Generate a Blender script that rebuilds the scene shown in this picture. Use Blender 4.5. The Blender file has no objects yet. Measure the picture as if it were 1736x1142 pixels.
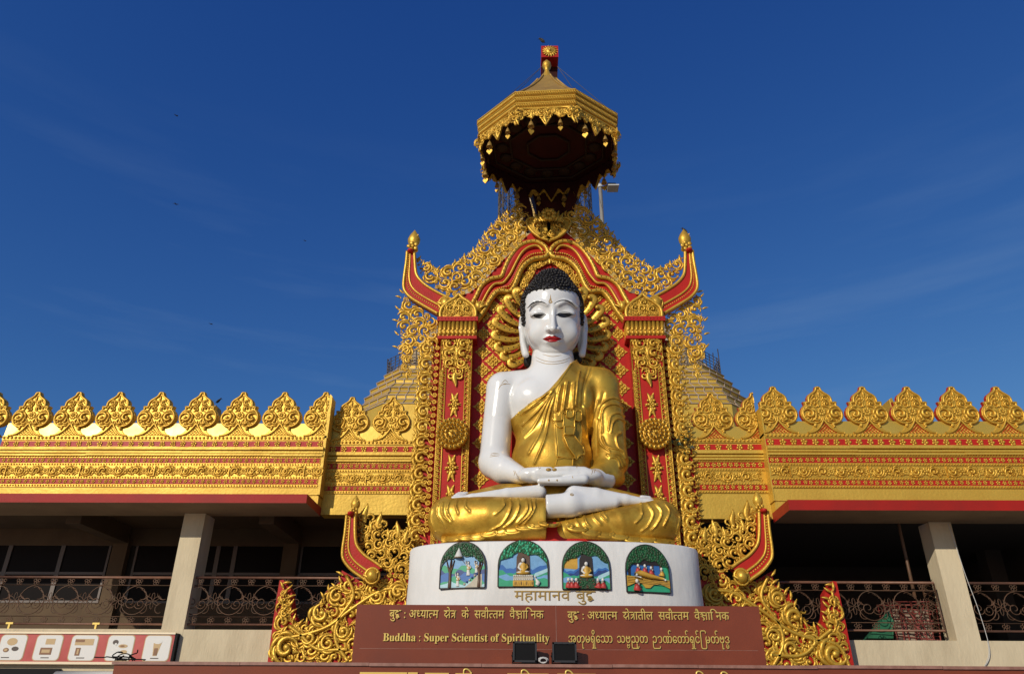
import bpy, math, random
import numpy as np
from mathutils import Vector, Matrix
PI = math.pi
SC = bpy.context.scene
COL = SC.collection
rng = np.random.RandomState(7)
random.seed(7)

# ------------------------------------------------------------------ camera, sky, sun, exposure
W, H, F = 1736, 1142, 1250.0
PITCH, YAW, ROLL = math.radians(26.6), math.radians(1.0), math.radians(0.39)
CAM = np.array([0.0, 0.0, 1.6])
fw = np.array([-math.sin(YAW) * math.cos(PITCH), math.cos(YAW) * math.cos(PITCH), math.sin(PITCH)])
r0 = np.array([math.cos(YAW), math.sin(YAW), 0.0])
u0 = np.cross(r0, fw)
RT = r0 * math.cos(ROLL) + u0 * math.sin(ROLL)
UP = u0 * math.cos(ROLL) - r0 * math.sin(ROLL)
cd = bpy.data.cameras.new('camera')
cam = bpy.data.objects.new('camera', cd)
COL.objects.link(cam)
cd.sensor_width = 36.0
cd.lens = F / W * 36.0
cd.clip_start, cd.clip_end = 0.1, 3000
mw = Matrix.Identity(4)
for i in range(3):
    mw[i][0], mw[i][1], mw[i][2], mw[i][3] = RT[i], UP[i], -fw[i], CAM[i]
cam.matrix_world = mw
SC.camera = cam

SUN_AZ, SUN_EL = math.radians(33), math.radians(25)     # to the left behind the viewer
SUN = np.array([-math.sin(SUN_AZ) * math.cos(SUN_EL), -math.cos(SUN_AZ) * math.cos(SUN_EL), math.sin(SUN_EL)])
wd = bpy.data.worlds.new('World')
SC.world = wd
wd.use_nodes = True
nt = wd.node_tree
bg = nt.nodes['Background']
sky = nt.nodes.new('ShaderNodeTexSky')
sky.sky_type = 'NISHITA'
sky.sun_disc = False
sky.sun_elevation = SUN_EL
sky.sun_rotation = PI + SUN_AZ
sky.altitude = 0
sky.air_density = 1.0
sky.dust_density = 0.15
sky.ozone_density = 4.0
# thin cirrus streaks over the blue
tc = nt.nodes.new('ShaderNodeTexCoord')
mp = nt.nodes.new('ShaderNodeMapping')
mp.inputs['Rotation'].default_value = (0.0, math.radians(-14), 0.0)
mp.inputs['Scale'].default_value = (1.1, 1.0, 9.0)
nz = nt.nodes.new('ShaderNodeTexNoise')
nz.inputs['Scale'].default_value = 2.1
nz.inputs['Detail'].default_value = 7
nz.inputs['Roughness'].default_value = 0.55
rp = nt.nodes.new('ShaderNodeValToRGB')
rp.color_ramp.elements[0].position = 0.50
rp.color_ramp.elements[0].color = (0, 0, 0, 1)
rp.color_ramp.elements[1].position = 0.82
rp.color_ramp.elements[1].color = (0.16, 0.16, 0.16, 1)
mx = nt.nodes.new('ShaderNodeMix')
mx.data_type = 'RGBA'
mx.inputs['B'].default_value = (2.6, 3.7, 5.2, 1)
sep = nt.nodes.new('ShaderNodeSeparateColor')            # the deep, clean blue of the camera's sky
com = nt.nodes.new('ShaderNodeCombineColor')
def mth(op, a, b):
    n = nt.nodes.new('ShaderNodeMath')
    n.operation = op
    nt.links.new(a, n.inputs[0])
    n.inputs[1].default_value = b
    return n.outputs[0]
nt.links.new(sky.outputs['Color'], sep.inputs['Color'])
for ch, (e_, k_) in zip(('Red', 'Green', 'Blue'), ((1.56, 3.07), (1.16, 1.60), (0.70, 1.06))):
    o_ = mth('MULTIPLY', mth('POWER', mth('MULTIPLY', sep.outputs[ch], 0.05625), e_), k_ * 10)
    nt.links.new(o_, com.inputs[ch])
nt.links.new(tc.outputs['Generated'], mp.inputs['Vector'])
nt.links.new(mp.outputs['Vector'], nz.inputs['Vector'])
nt.links.new(nz.outputs['Fac'], rp.inputs['Fac'])
sx = nt.nodes.new('ShaderNodeSeparateXYZ')               # cirrus only low over the roofs
mr = nt.nodes.new('ShaderNodeMapRange')
mr.inputs['From Min'].default_value = 0.66
mr.inputs['From Max'].default_value = 0.45
nt.links.new(tc.outputs['Generated'], sx.inputs['Vector'])
nt.links.new(sx.outputs['Z'], mr.inputs['Value'])
ml = nt.nodes.new('ShaderNodeMath')
ml.operation = 'MULTIPLY'
nt.links.new(rp.outputs['Color'], ml.inputs[0])
nt.links.new(mr.outputs['Result'], ml.inputs[1])
nt.links.new(ml.outputs[0], mx.inputs['Factor'])
nt.links.new(com.outputs['Color'], mx.inputs['A'])
nt.links.new(mx.outputs['Result'], bg.inputs['Color'])
bg.inputs['Strength'].default_value = 0.1
ld = bpy.data.lights.new('sun', 'SUN')
ld.energy = 3.3
ld.angle = math.radians(0.5)
ld.color = (1.0, 0.925, 0.79)
lo = bpy.data.objects.new('sun', ld)
COL.objects.link(lo)
lo.rotation_euler = Vector(-SUN).to_track_quat('-Z', 'Y').to_euler()
SC.view_settings.view_transform = 'Standard'
SC.view_settings.look = 'None'
SC.view_settings.exposure = 0.0
SC.view_settings.gamma = 1.0
SC.render.engine = 'CYCLES'
SC.cycles.max_bounces = 6

# ------------------------------------------------------------------ measuring helpers
def ray(px, py):
    return fw + (px - 868.0) / F * RT + (571.0 - py) / F * UP
def P(px, py, Y):
    d = ray(px, py)
    return CAM + d * (Y / d[1])
def XZ(px, py, Y):
    p = P(px, py, Y)
    return (p[0], p[2])
def MPP(px, py, Y):                       # metres per photo pixel there
    d = ray(px, py)
    return Y / d[1] / F
X0 = P(936, 700, 15.0)[0]                 # axis of the shrine

# ------------------------------------------------------------------ materials
def mat(name, base, rough=0.5, metal=0.0, base2=None, scale=3.0, lo=0.35, hi=0.65, bump=0.0, bscale=40.0,
        rough2=None, coat=0.0, spec=0.5, stretch=(1, 1, 1), detail=5):
    m = bpy.data.materials.new(name)
    m.use_nodes = True
    t = m.node_tree
    b = t.nodes['Principled BSDF']
    b.inputs['Base Color'].default_value = (*base, 1)
    b.inputs['Roughness'].default_value = rough
    b.inputs['Metallic'].default_value = metal
    b.inputs['Specular IOR Level'].default_value = spec
    b.inputs['Coat Weight'].default_value = coat
    b.inputs['Coat Roughness'].default_value = 0.12
    c = t.nodes.new('ShaderNodeTexCoord')
    g = t.nodes.new('ShaderNodeMapping')
    g.inputs['Scale'].default_value = stretch
    t.links.new(c.outputs['Object'], g.inputs['Vector'])
    if base2 is not None:
        n = t.nodes.new('ShaderNodeTexNoise')
        n.inputs['Scale'].default_value = scale
        n.inputs['Detail'].default_value = detail
        n.inputs['Roughness'].default_value = 0.62
        t.links.new(g.outputs['Vector'], n.inputs['Vector'])
        r = t.nodes.new('ShaderNodeValToRGB')
        r.color_ramp.elements[0].position = lo
        r.color_ramp.elements[0].color = (*base, 1)
        r.color_ramp.elements[1].position = hi
        r.color_ramp.elements[1].color = (*base2, 1)
        t.links.new(n.outputs['Fac'], r.inputs['Fac'])
        t.links.new(r.outputs['Color'], b.inputs['Base Color'])
        if rough2 is not None:
            q = t.nodes.new('ShaderNodeMapRange')
            q.inputs['From Min'].default_value = lo
            q.inputs['From Max'].default_value = hi
            q.inputs['To Min'].default_value = rough
            q.inputs['To Max'].default_value = rough2
            t.links.new(n.outputs['Fac'], q.inputs['Value'])
            t.links.new(q.outputs['Result'], b.inputs['Roughness'])
    if bump > 0:
        n2 = t.nodes.new('ShaderNodeTexNoise')
        n2.inputs['Scale'].default_value = bscale
        n2.inputs['Detail'].default_value = 4
        t.links.new(g.outputs['Vector'], n2.inputs['Vector'])
        bp = t.nodes.new('ShaderNodeBump')
        bp.inputs['Strength'].default_value = bump
        bp.inputs['Distance'].default_value = 0.02
        t.links.new(n2.outputs['Fac'], bp.inputs['Height'])
        t.links.new(bp.outputs['Normal'], b.inputs['Normal'])
    return m
M = {}
M['gold'] = mat('gold_paint', (0.66, 0.40, 0.050), 0.40, 0.5, (0.54, 0.30, 0.03), 2.2, 0.35, 0.7, 0.25, 30, 0.50)
M['gold_wall'] = mat('gold_wall_paint', (0.66, 0.43, 0.062), 0.50, 0.4, (0.52, 0.32, 0.04), 1.1, 0.3, 0.75, 0.35, 18, 0.6)
M['gold_kerb'] = mat('glossy_gold_paint', (0.68, 0.45, 0.08), 0.34, 0.5, (0.60, 0.38, 0.05), 1.5, 0.3, 0.75, 0.06, 12, 0.42)
M['gold_robe'] = mat('gold_leaf_robe', (0.66, 0.40, 0.050), 0.36, 0.6, (0.42, 0.225, 0.02), 2.6, 0.44, 0.60, 0.10, 26, 0.48, detail=8)
M['gold_old'] = mat('dull_gold', (0.42, 0.26, 0.055), 0.55, 0.3, (0.30, 0.17, 0.035), 3.0, 0.3, 0.7, 0.2, 25)
M['red'] = mat('red_paint', (0.46, 0.022, 0.014), 0.42, 0, (0.35, 0.017, 0.011), 2.5, 0.3, 0.75, 0.15, 25, spec=0.2, detail=9)
M['red_dark'] = mat('shade_deepened_dark_red', (0.042, 0.007, 0.005), 0.7, 0, (0.024, 0.005, 0.004), 3, 0.3, 0.7, spec=0.15)  # dark red paint, its colour deepened to stand for the shade under the canopy
M['red_slab'] = mat('red_fascia_paint', (0.36, 0.016, 0.010), 0.55, 0, (0.27, 0.017, 0.012), 1.4, 0.35, 0.7, 0.1, 12, spec=0.2, detail=10)
M['white'] = mat('white_enamel', (0.70, 0.70, 0.685), 0.22, 0, (0.56, 0.55, 0.52), 1.5, 0.42, 0.9, 0.15, 5, coat=0.3, detail=11, stretch=(1, 1, .5))
M['plinth'] = mat('whitewash', (0.68, 0.67, 0.64), 0.6, 0, (0.54, 0.52, 0.48), 1.6, 0.42, 0.8, 0.35, 10, detail=10, stretch=(1, 1, .35))
M['black_hair'] = mat('black_gloss_hair', (0.012, 0.010, 0.009), 0.45, spec=0.35)
M['gold_dim'] = mat('shade_darkened_gold', (0.030, 0.015, 0.007), 0.7, spec=0.2)  # gold of the canopy ceiling, shade put into its colour
M['black'] = mat('black_paint', (0.008, 0.007, 0.007), 0.4)
M['lips'] = mat('red_lip_paint', (0.32, 0.007, 0.008), 0.35, spec=0.3)
M['cream'] = mat('cream_plaster', (0.60, 0.50, 0.33), 0.85, 0, (0.42, 0.335, 0.21), 2.6, 0.42, 0.85, 0.4, 24, detail=11, stretch=(1, 1, .3))
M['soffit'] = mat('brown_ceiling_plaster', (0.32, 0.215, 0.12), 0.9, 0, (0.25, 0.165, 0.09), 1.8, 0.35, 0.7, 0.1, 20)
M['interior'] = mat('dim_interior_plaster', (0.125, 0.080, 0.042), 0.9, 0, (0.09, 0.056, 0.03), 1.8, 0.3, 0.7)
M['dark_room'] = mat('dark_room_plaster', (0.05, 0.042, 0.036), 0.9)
M['win_frame'] = mat('grey_window_frame', (0.11, 0.09, 0.08), 0.5, 0.3)
M['glass'] = mat('dark_window_glass', (0.008, 0.006, 0.006), 0.35, spec=0.05)
M['iron'] = mat('rusty_wrought_iron', (0.09, 0.052, 0.028), 0.55, 0.3, (0.13, 0.06, 0.03), 9, 0.35, 0.7)
M['rail'] = mat('painted_rail', (0.21, 0.095, 0.055), 0.5, 0.1, (0.13, 0.06, 0.035), 5, 0.35, 0.7)
M['granite'] = mat('red_granite', (0.20, 0.045, 0.020), 0.25, 0, (0.155, 0.034, 0.016), 1.3, 0.35, 0.7, 0.0, 20, 0.34, spec=0.35, detail=12)
M['granite_edge'] = mat('granite_edge', (0.32, 0.16, 0.12), 0.4, 0, (0.22, 0.10, 0.07), 8)
M['text_gold'] = mat('gilt_letters', (0.72, 0.52, 0.13), 0.35, 0.35)
M['lamp_black'] = mat('black_lamp_housing', (0.004, 0.004, 0.0045), 0.6, spec=0.15)
M['grey_pole'] = mat('grey_pole_paint', (0.50, 0.49, 0.46), 0.5)
M['steel'] = mat('scaffold_steel', (0.10, 0.085, 0.075), 0.6, 0.3)
M['pagoda_stone'] = mat('weathered_pagoda_stone', (0.50, 0.33, 0.09), 0.6, 0.1, (0.46, 0.38, 0.24), 0.22, 0.42, 0.60, 0.2, 2)
M['pagoda_joint'] = mat('grey_joint', (0.40, 0.31, 0.22), 0.8)
M['ground'] = mat('sandy_paving', (0.36, 0.31, 0.24), 0.9, 0, (0.28, 0.24, 0.185), 0.6, 0.35, 0.7)
M['leaf'] = mat('dark_leaf', (0.012, 0.05, 0.022), 0.5)
M['bird'] = mat('dark_feathers', (0.02, 0.018, 0.018), 0.7)

# ------------------------------------------------------------------ mesh collector
class MB:
    def __init__(s):
        s.V, s.Fc, s.n, s.mi, s.sm = [], [], 0, 0, True
    def add(s, V, faces, mi=None, smooth=None):
        V = np.asarray(V, dtype=float).reshape(-1, 3)
        mi = s.mi if mi is None else mi
        smooth = s.sm if smooth is None else smooth
        if not isinstance(faces, list):
            faces = [faces]
        for f in faces:
            f = np.asarray(f, dtype=np.int64)
            if f.ndim == 1:
                f = f[None]
            s.Fc.append((f + s.n, mi, smooth))
        s.V.append(V)
        s.n += len(V)
    def build(s, name, mats, parent=None):
        me = bpy.data.meshes.new(name)
        V = np.concatenate(s.V)
        li, lt, mi, sm = [], [], [], []
        for f, m, k in s.Fc:
            li.append(f.ravel()); lt.append(np.full(len(f), f.shape[1]))
            mi.append(np.full(len(f), m)); sm.append(np.full(len(f), k))
        li = np.concatenate(li); lt = np.concatenate(lt)
        me.vertices.add(len(V)); me.vertices.foreach_set('co', V.ravel())
        me.loops.add(len(li)); me.loops.foreach_set('vertex_index', li)
        me.polygons.add(len(lt))
        me.polygons.foreach_set('loop_start', np.concatenate([[0], np.cumsum(lt)[:-1]]))
        me.polygons.foreach_set('loop_total', lt)
        me.polygons.foreach_set('material_index', np.concatenate(mi))
        me.polygons.foreach_set('use_smooth', np.concatenate(sm))
        me.update(calc_edges=True)
        me.validate()
        for m in (mats if isinstance(mats, (list, tuple)) else [mats]):
            me.materials.append(M[m])
        o = bpy.data.objects.new(name, me)
        COL.objects.link(o)
        if parent is not None:
            o.parent = parent
            o.matrix_parent_inverse = Matrix.Translation(parent.location).inverted() if parent.parent is None else Matrix.Identity(4)
        return o

def thing(name, label, cat, loc=(0, 0, 0), group=None):
    o = bpy.data.objects.new(name, None)
    COL.objects.link(o)
    o.location = loc
    o.empty_display_size = 0.2
    return tag(o, label, cat, group)
def tag(o, label, cat, group=None):
    o['label'] = label
    o['category'] = cat
    if group:
        o['group'] = group
    return o
def struct(o):
    o['kind'] = 'structure'
    return o

# ------------------------------------------------------------------ shapes
def grid(nu, nv, cu=False, cv=False, off=0):
    iu = np.arange(nu if cu else nu - 1)
    iv = np.arange(nv if cv else nv - 1)
    a, b = np.meshgrid(iu, iv, indexing='ij')
    a, b = a.ravel(), b.ravel()
    a2, b2 = (a + 1) % nu, (b + 1) % nv
    return np.stack([a * nv + b, a2 * nv + b, a2 * nv + b2, a * nv + b2], 1) + off
BOXF = np.array([[0, 1, 3, 2], [4, 6, 7, 5], [0, 4, 5, 1], [2, 3, 7, 6], [0, 2, 6, 4], [1, 5, 7, 3]])
def box(mb, x0, x1, y0, y1, z0, z1, mi=None):
    V = [(x, y, z) for x in (x0, x1) for y in (y0, y1) for z in (z0, z1)]
    mb.add(V, BOXF, mi, False)
def tube_geo(pts, rad, k=6, nrm=(0, -1, 0), depth=1.0, closed=False):
    p = np.asarray(pts, float)
    n = len(p)
    rad = np.broadcast_to(np.asarray(rad, float), (n,))
    if closed:
        t = np.roll(p, -1, 0) - np.roll(p, 1, 0)
    else:
        t = np.gradient(p, axis=0)
    t /= np.linalg.norm(t, axis=1)[:, None] + 1e-12
    nr = np.broadcast_to(np.asarray(nrm, float), (n, 3))
    s = np.cross(t, nr)
    ln = np.linalg.norm(s, axis=1)
    bad = ln < 1e-3
    if bad.any():
        s[bad] = np.cross(t[bad], np.array([1.0, 0.13, 0.2]))
    s /= np.linalg.norm(s, axis=1)[:, None] + 1e-12
    b = np.cross(s, t)
    a = np.arange(k) * 2 * PI / k
    V = p[:, None] + rad[:, None, None] * (np.cos(a)[None, :, None] * s[:, None] + depth * np.sin(a)[None, :, None] * b[:, None])
    fs = [grid(n, k, closed, True)]
    if not closed:
        fs.append(np.arange(k)[::-1][None])
        fs.append((np.arange(k) + (n - 1) * k)[None])
    return V.reshape(-1, 3), fs
def tube(mb, pts, rad, k=6, nrm=(0, -1, 0), depth=1.0, closed=False, mi=None, smooth=True):
    V, fs = tube_geo(pts, rad, k, nrm, depth, closed)
    mb.add(V, fs, mi, smooth)
def sphere_geo(nu=8, nv=5):
    V = [(0, 0, 1)]
    for i in range(1, nv):
        a = PI * i / nv
        for j in range(nu):
            b = 2 * PI * j / nu
            V.append((math.sin(a) * math.cos(b), math.sin(a) * math.sin(b), math.cos(a)))
    V.append((0, 0, -1))
    q = [[1 + i * nu + j, 1 + (i + 1) * nu + j, 1 + (i + 1) * nu + (j + 1) % nu, 1 + i * nu + (j + 1) % nu] for i in range(nv - 2) for j in range(nu)]
    t = [[0, 1 + j, 1 + (j + 1) % nu] for j in range(nu)]
    e = 1 + (nv - 2) * nu
    t += [[e + j, len(V) - 1, e + (j + 1) % nu] for j in range(nu)]
    return np.array(V), [np.array(q), np.array(t)]
SPH = sphere_geo(8, 5)
SPL = sphere_geo(6, 4)
SPB = sphere_geo(20, 12)
def ball(mb, c, r, geo=SPH, mi=None):
    mb.add(np.asarray(c) + geo[0] * np.asarray(r), geo[1], mi, True)
def prism(mb, poly, y0, y1, mi=None, bev=0.0, smooth=False):
    """outline in (x, z), from the front y0 back to y1; optional chamfer at the front"""
    p = np.asarray(poly, float)
    a = np.sum(p[:, 0] * np.roll(p[:, 1], -1) - np.roll(p[:, 0], -1) * p[:, 1])
    if a < 0:
        p = p[::-1]
    n = len(p)
    f3 = lambda q, y: np.stack([q[:, 0], np.full(n, y), q[:, 1]], 1)
    if bev > 0:
        t = np.roll(p, -1, 0) - np.roll(p, 1, 0)
        t /= np.linalg.norm(t, axis=1)[:, None] + 1e-9
        q = p + bev * np.stack([-t[:, 1], t[:, 0]], 1)
        V = np.concatenate([f3(q, y0), f3(p, y0 + bev), f3(p, y1)])
        L = 3
    else:
        V = np.concatenate([f3(p, y0), f3(p, y1)])
        L = 2
    fs = [np.arange(n)[None], (np.arange(n)[::-1] + (L - 1) * n)[None]]
    for l in range(L - 1):
        i = np.arange(n); j = (i + 1) % n
        fs.append(np.stack([l * n + i, (l + 1) * n + i, (l + 1) * n + j, l * n + j], 1))
    mb.add(V, fs, mi, smooth)
def lathe(mb, prof, c, k=16, mi=None, smooth=True, a0=0.0, sy=1.0):
    p = np.asarray(prof, float)
    a = a0 + np.arange(k) * 2 * PI / k
    V = np.stack([c[0] + p[:, 0, None] * np.cos(a), c[1] + sy * p[:, 0, None] * np.sin(a), c[2] + np.repeat(p[:, 1, None], k, 1)], 2)
    mb.add(V.reshape(-1, 3), [grid(len(p), k, False, True)[:, ::-1], np.arange(k)[::-1][None], (np.arange(k) + (len(p) - 1) * k)[None]], mi, smooth)
def smooth_curve(pts, n=8):
    """Catmull-Rom through 2-D or 3-D points"""
    p = np.asarray(pts, float)
    q = np.concatenate([[2 * p[0] - p[1]], p, [2 * p[-1] - p[-2]]])
    out = []
    for i in range(len(p) - 1):
        a, b, c, d = q[i:i + 4]
        for t in np.arange(n) / n:
            out.append(0.5 * ((2 * b) + (c - a) * t + (2 * a - 5 * b + 4 * c - d) * t * t + (3 * b - a - 3 * c + d) * t ** 3))
    out.append(p[-1])
    return np.array(out)
def resample(p, step):
    p = np.asarray(p, float)
    d = np.concatenate([[0], np.cumsum(np.linalg.norm(np.diff(p, axis=0), axis=1))])
    n = max(2, int(round(d[-1] / step)) + 1)
    s = np.linspace(0, d[-1], n)
    return np.stack([np.interp(s, d, p[:, i]) for i in range(p.shape[1])], 1)
def to3(q, y):
    q = np.asarray(q, float)
    return np.stack([q[:, 0], np.full(len(q), y), q[:, 1]], 1)
def pxz(pts, Y):
    return np.array([XZ(a, b, Y) for a, b in pts])
def mirror(q):
    q = np.array(q, float)
    q[:, 0] = 2 * X0 - q[:, 0]
    return q

# ------------------------------------------------------------------ carved ornament vocabulary (unit size, in the XZ plane, facing -Y)
def join(parts):
    V, Q, n = [], {}, 0
    for v, fs in parts:
        for f in fs:
            Q.setdefault(f.shape[1], []).append(f + n)
        V.append(v); n += len(v)
    return np.concatenate(V), [np.concatenate(f) for f in Q.values()]
def acanthus(turns=1.25, blades=3, hooks=3, k=5):
    """a volute ending in a boss, swept over by pointed blades"""
    out = []
    t = np.linspace(0, 1, 15)
    a = -0.5 + turns * 2 * PI * t
    r = 0.86 * (1 - t) ** 0.8 + 0.16
    pts = np.stack([r * np.cos(a), np.full(15, -0.12) - 0.10 * t, r * np.sin(a)], 1)
    out.append(tube_geo(pts, 0.05 + 0.20 * np.sin(np.clip(t * 1.02 + .02, 0, 1) * PI) ** .7 + .05 * t, k, depth=1.2))
    b = SPL
    e = pts[-1] * np.array([0.35, 1, 0.35])
    out.append((e + b[0] * np.array([0.33, 0.32, 0.33]), b[1]))
    for i in range(blades):
        tt = np.linspace(0, 1, 7)
        a0 = 0.3 + i * 0.95
        aa = a0 + tt * (1.55 + 0.2 * i)
        rr = 0.98 + 0.25 * np.sin(tt * PI) * (1 - 0.2 * i) + 0.30 * tt ** 3
        pp = np.stack([rr * np.cos(aa), np.full(7, -0.06) - 0.10 * np.sin(tt * PI), rr * np.sin(aa)], 1)
        out.append(tube_geo(pp, 0.02 + 0.20 * np.sin(np.clip(tt * 1.05, 0, 1) * PI) ** 0.9, k, depth=1.0))
    for i in range(hooks):
        a0 = 3.6 + i * 0.75
        tt = np.linspace(0, 1, 5)
        c = np.array([math.cos(a0), 0, math.sin(a0)])
        d = np.array([-math.sin(a0), 0, math.cos(a0)])
        pp = c * (0.75 + 0.5 * tt[:, None]) + d * (0.34 * np.sin(tt * 2.4))[:, None] + np.array([0, -0.08, 0])
        out.append(tube_geo(pp, 0.13 * (1 - tt) + 0.03, k, depth=1.1))
    return join(out)
def flame(k=5):
    """upright flame tip with two curled side leaves; base at z=0, tip at z=1"""
    out = []
    t = np.linspace(0, 1, 7)
    pts = np.stack([0.07 * np.sin(t * 5), np.full(7, -0.05), t], 1)
    out.append(tube_geo(pts, 0.02 + 0.17 * np.sin(np.clip(0.18 + t * 0.82, 0, 1) * PI) ** 1.1, k))
    for s in (-1, 1):
        t = np.linspace(0, 1, 8)
        a = 0.2 + t * 4.2
        r = 0.24 * (1 - 0.55 * t)
        pts = np.stack([s * (0.30 - r * np.cos(a)), np.full(8, -0.07), 0.24 + r * np.sin(a)], 1)
        out.append(tube_geo(pts, 0.085 - 0.03 * t, k))
    return join(out)
def leaf_drop(k=5):
    t = np.linspace(0, 1, 6)
    pts = np.stack([0.25 * t ** 2, -0.05 - 0.06 * np.sin(t * PI), t], 1)
    return tube_geo(pts, 0.02 + 0.16 * np.sin(np.clip(0.12 + 0.88 * t, 0, 1) * PI), k)
def flower(n=5, k=6):
    out = []
    g = SPL
    for i in range(n):
        a = 2 * PI * i / n + 0.3
        out.append((np.array([0.62 * math.cos(a), -0.08, 0.62 * math.sin(a)]) + g[0] * np.array([0.38, 0.22, 0.38]), g[1]))
    out.append((np.array([0, -0.2, 0]) + g[0] * np.array([0.3, 0.24, 0.3]), g[1]))
    return join(out)
ACS = [acanthus(1.05, 3, 3), acanthus(0.9, 2, 4), acanthus(1.2, 3, 2), acanthus(0.8, 4, 2)]
FLAME, DROP, FLOWER, FLOWER8 = flame(), leaf_drop(), flower(5), flower(8)
BEAD = sphere_geo(5, 4)
def put(mb, geo, x, y, z, s, ang=0.0, flip=False, sy=None, mi=None):
    V = geo[0].copy()
    fs = geo[1]
    if flip:
        V[:, 0] *= -1
        fs = [f[:, ::-1] for f in fs]
    c, sn = math.cos(ang), math.sin(ang)
    X = (V[:, 0] * c - V[:, 2] * sn) * s + x
    Z = (V[:, 0] * sn + V[:, 2] * c) * s + z
    mb.add(np.stack([X, V[:, 1] * (sy or s) + y, Z], 1), fs, mi, True)
def inside(poly, q):
    poly = np.asarray(poly); q = np.atleast_2d(q)
    r = np.zeros(len(q), bool)
    j = len(poly) - 1
    for i in range(len(poly)):
        a, b = poly[i], poly[j]
        c = ((a[1] > q[:, 1]) != (b[1] > q[:, 1])) & (q[:, 0] < (b[0] - a[0]) * (q[:, 1] - a[1]) / (b[1] - a[1] + 1e-12) + a[0])
        r ^= c
        j = i
    return r
def edge_dist(poly, q):
    a = np.asarray(poly); b = np.roll(a, -1, 0)
    ab = b - a
    t = np.clip(((q[:, None] - a) * ab).sum(2) / ((ab ** 2).sum(1) + 1e-12), 0, 1)
    return np.linalg.norm(q[:, None] - a - t[..., None] * ab, axis=2).min(1)
def pack(poly, radii, seed, edge=0.8, gap=0.9, tries=400):
    R = np.random.RandomState(seed)
    poly = np.asarray(poly)
    lo, hi = poly.min(0), poly.max(0)
    C, Rr = np.zeros((0, 2)), np.zeros(0)
    for r in radii:
        q = lo + R.rand(tries, 2) * (hi - lo)
        q = q[inside(poly, q)]
        if len(q) == 0:
            continue
        q = q[edge_dist(poly, q) > r * edge]
        for c in q:
            if len(C) == 0 or (np.linalg.norm(C - c, axis=1) > (Rr + r) * gap).all():
                C = np.concatenate([C, c[None]]); Rr = np.append(Rr, r)
    return C, Rr
def scrollwork(mb, poly, y, rmax, rmin, seed, n=9, edge=0.8, gap=0.88, relief=0.8, bits=True, mi=None):
    R = np.random.RandomState(seed + 99)
    C, Rr = pack(poly, np.linspace(rmax, rmin, n), seed, edge, gap)
    for c, r in zip(C, Rr):
        put(mb, ACS[R.randint(4)], c[0], y, c[1], r * 1.0, R.rand() * 6.28, R.rand() < 0.5, r * relief, mi)
    if bits:
        C2, R2 = pack(poly, np.linspace(rmin * 0.8, rmin * 0.4, 3), seed + 5, 0.5, 0.8, 500)
        for c, r in zip(C2, R2):
            d = np.linalg.norm(C - c, axis=1) - Rr if len(C) else np.array([9.0])
            if d.min() > -r * 0.6:
                put(mb, DROP if R.rand() < 0.7 else FLOWER, c[0], y, c[1], r * 1.3, R.rand() * 6.28, R.rand() < 0.5, r, mi)
    return C, Rr
def beads(mb, x0, x1, y, z, pitch, r, mi=None):
    for x in np.arange(x0 + pitch / 2, x1, pitch):
        mb.add(np.array([x, y, z]) + BEAD[0] * r, BEAD[1], mi, True)
# ------------------------------------------------------------------ ground
mb = MB()
mb.add([(-400, -200, 0), (400, -200, 0), (400, 500, 0), (-400, 500, 0)], np.array([[0, 1, 2, 3]]), 0, False)
struct(mb.build('ground', 'ground'))

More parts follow.
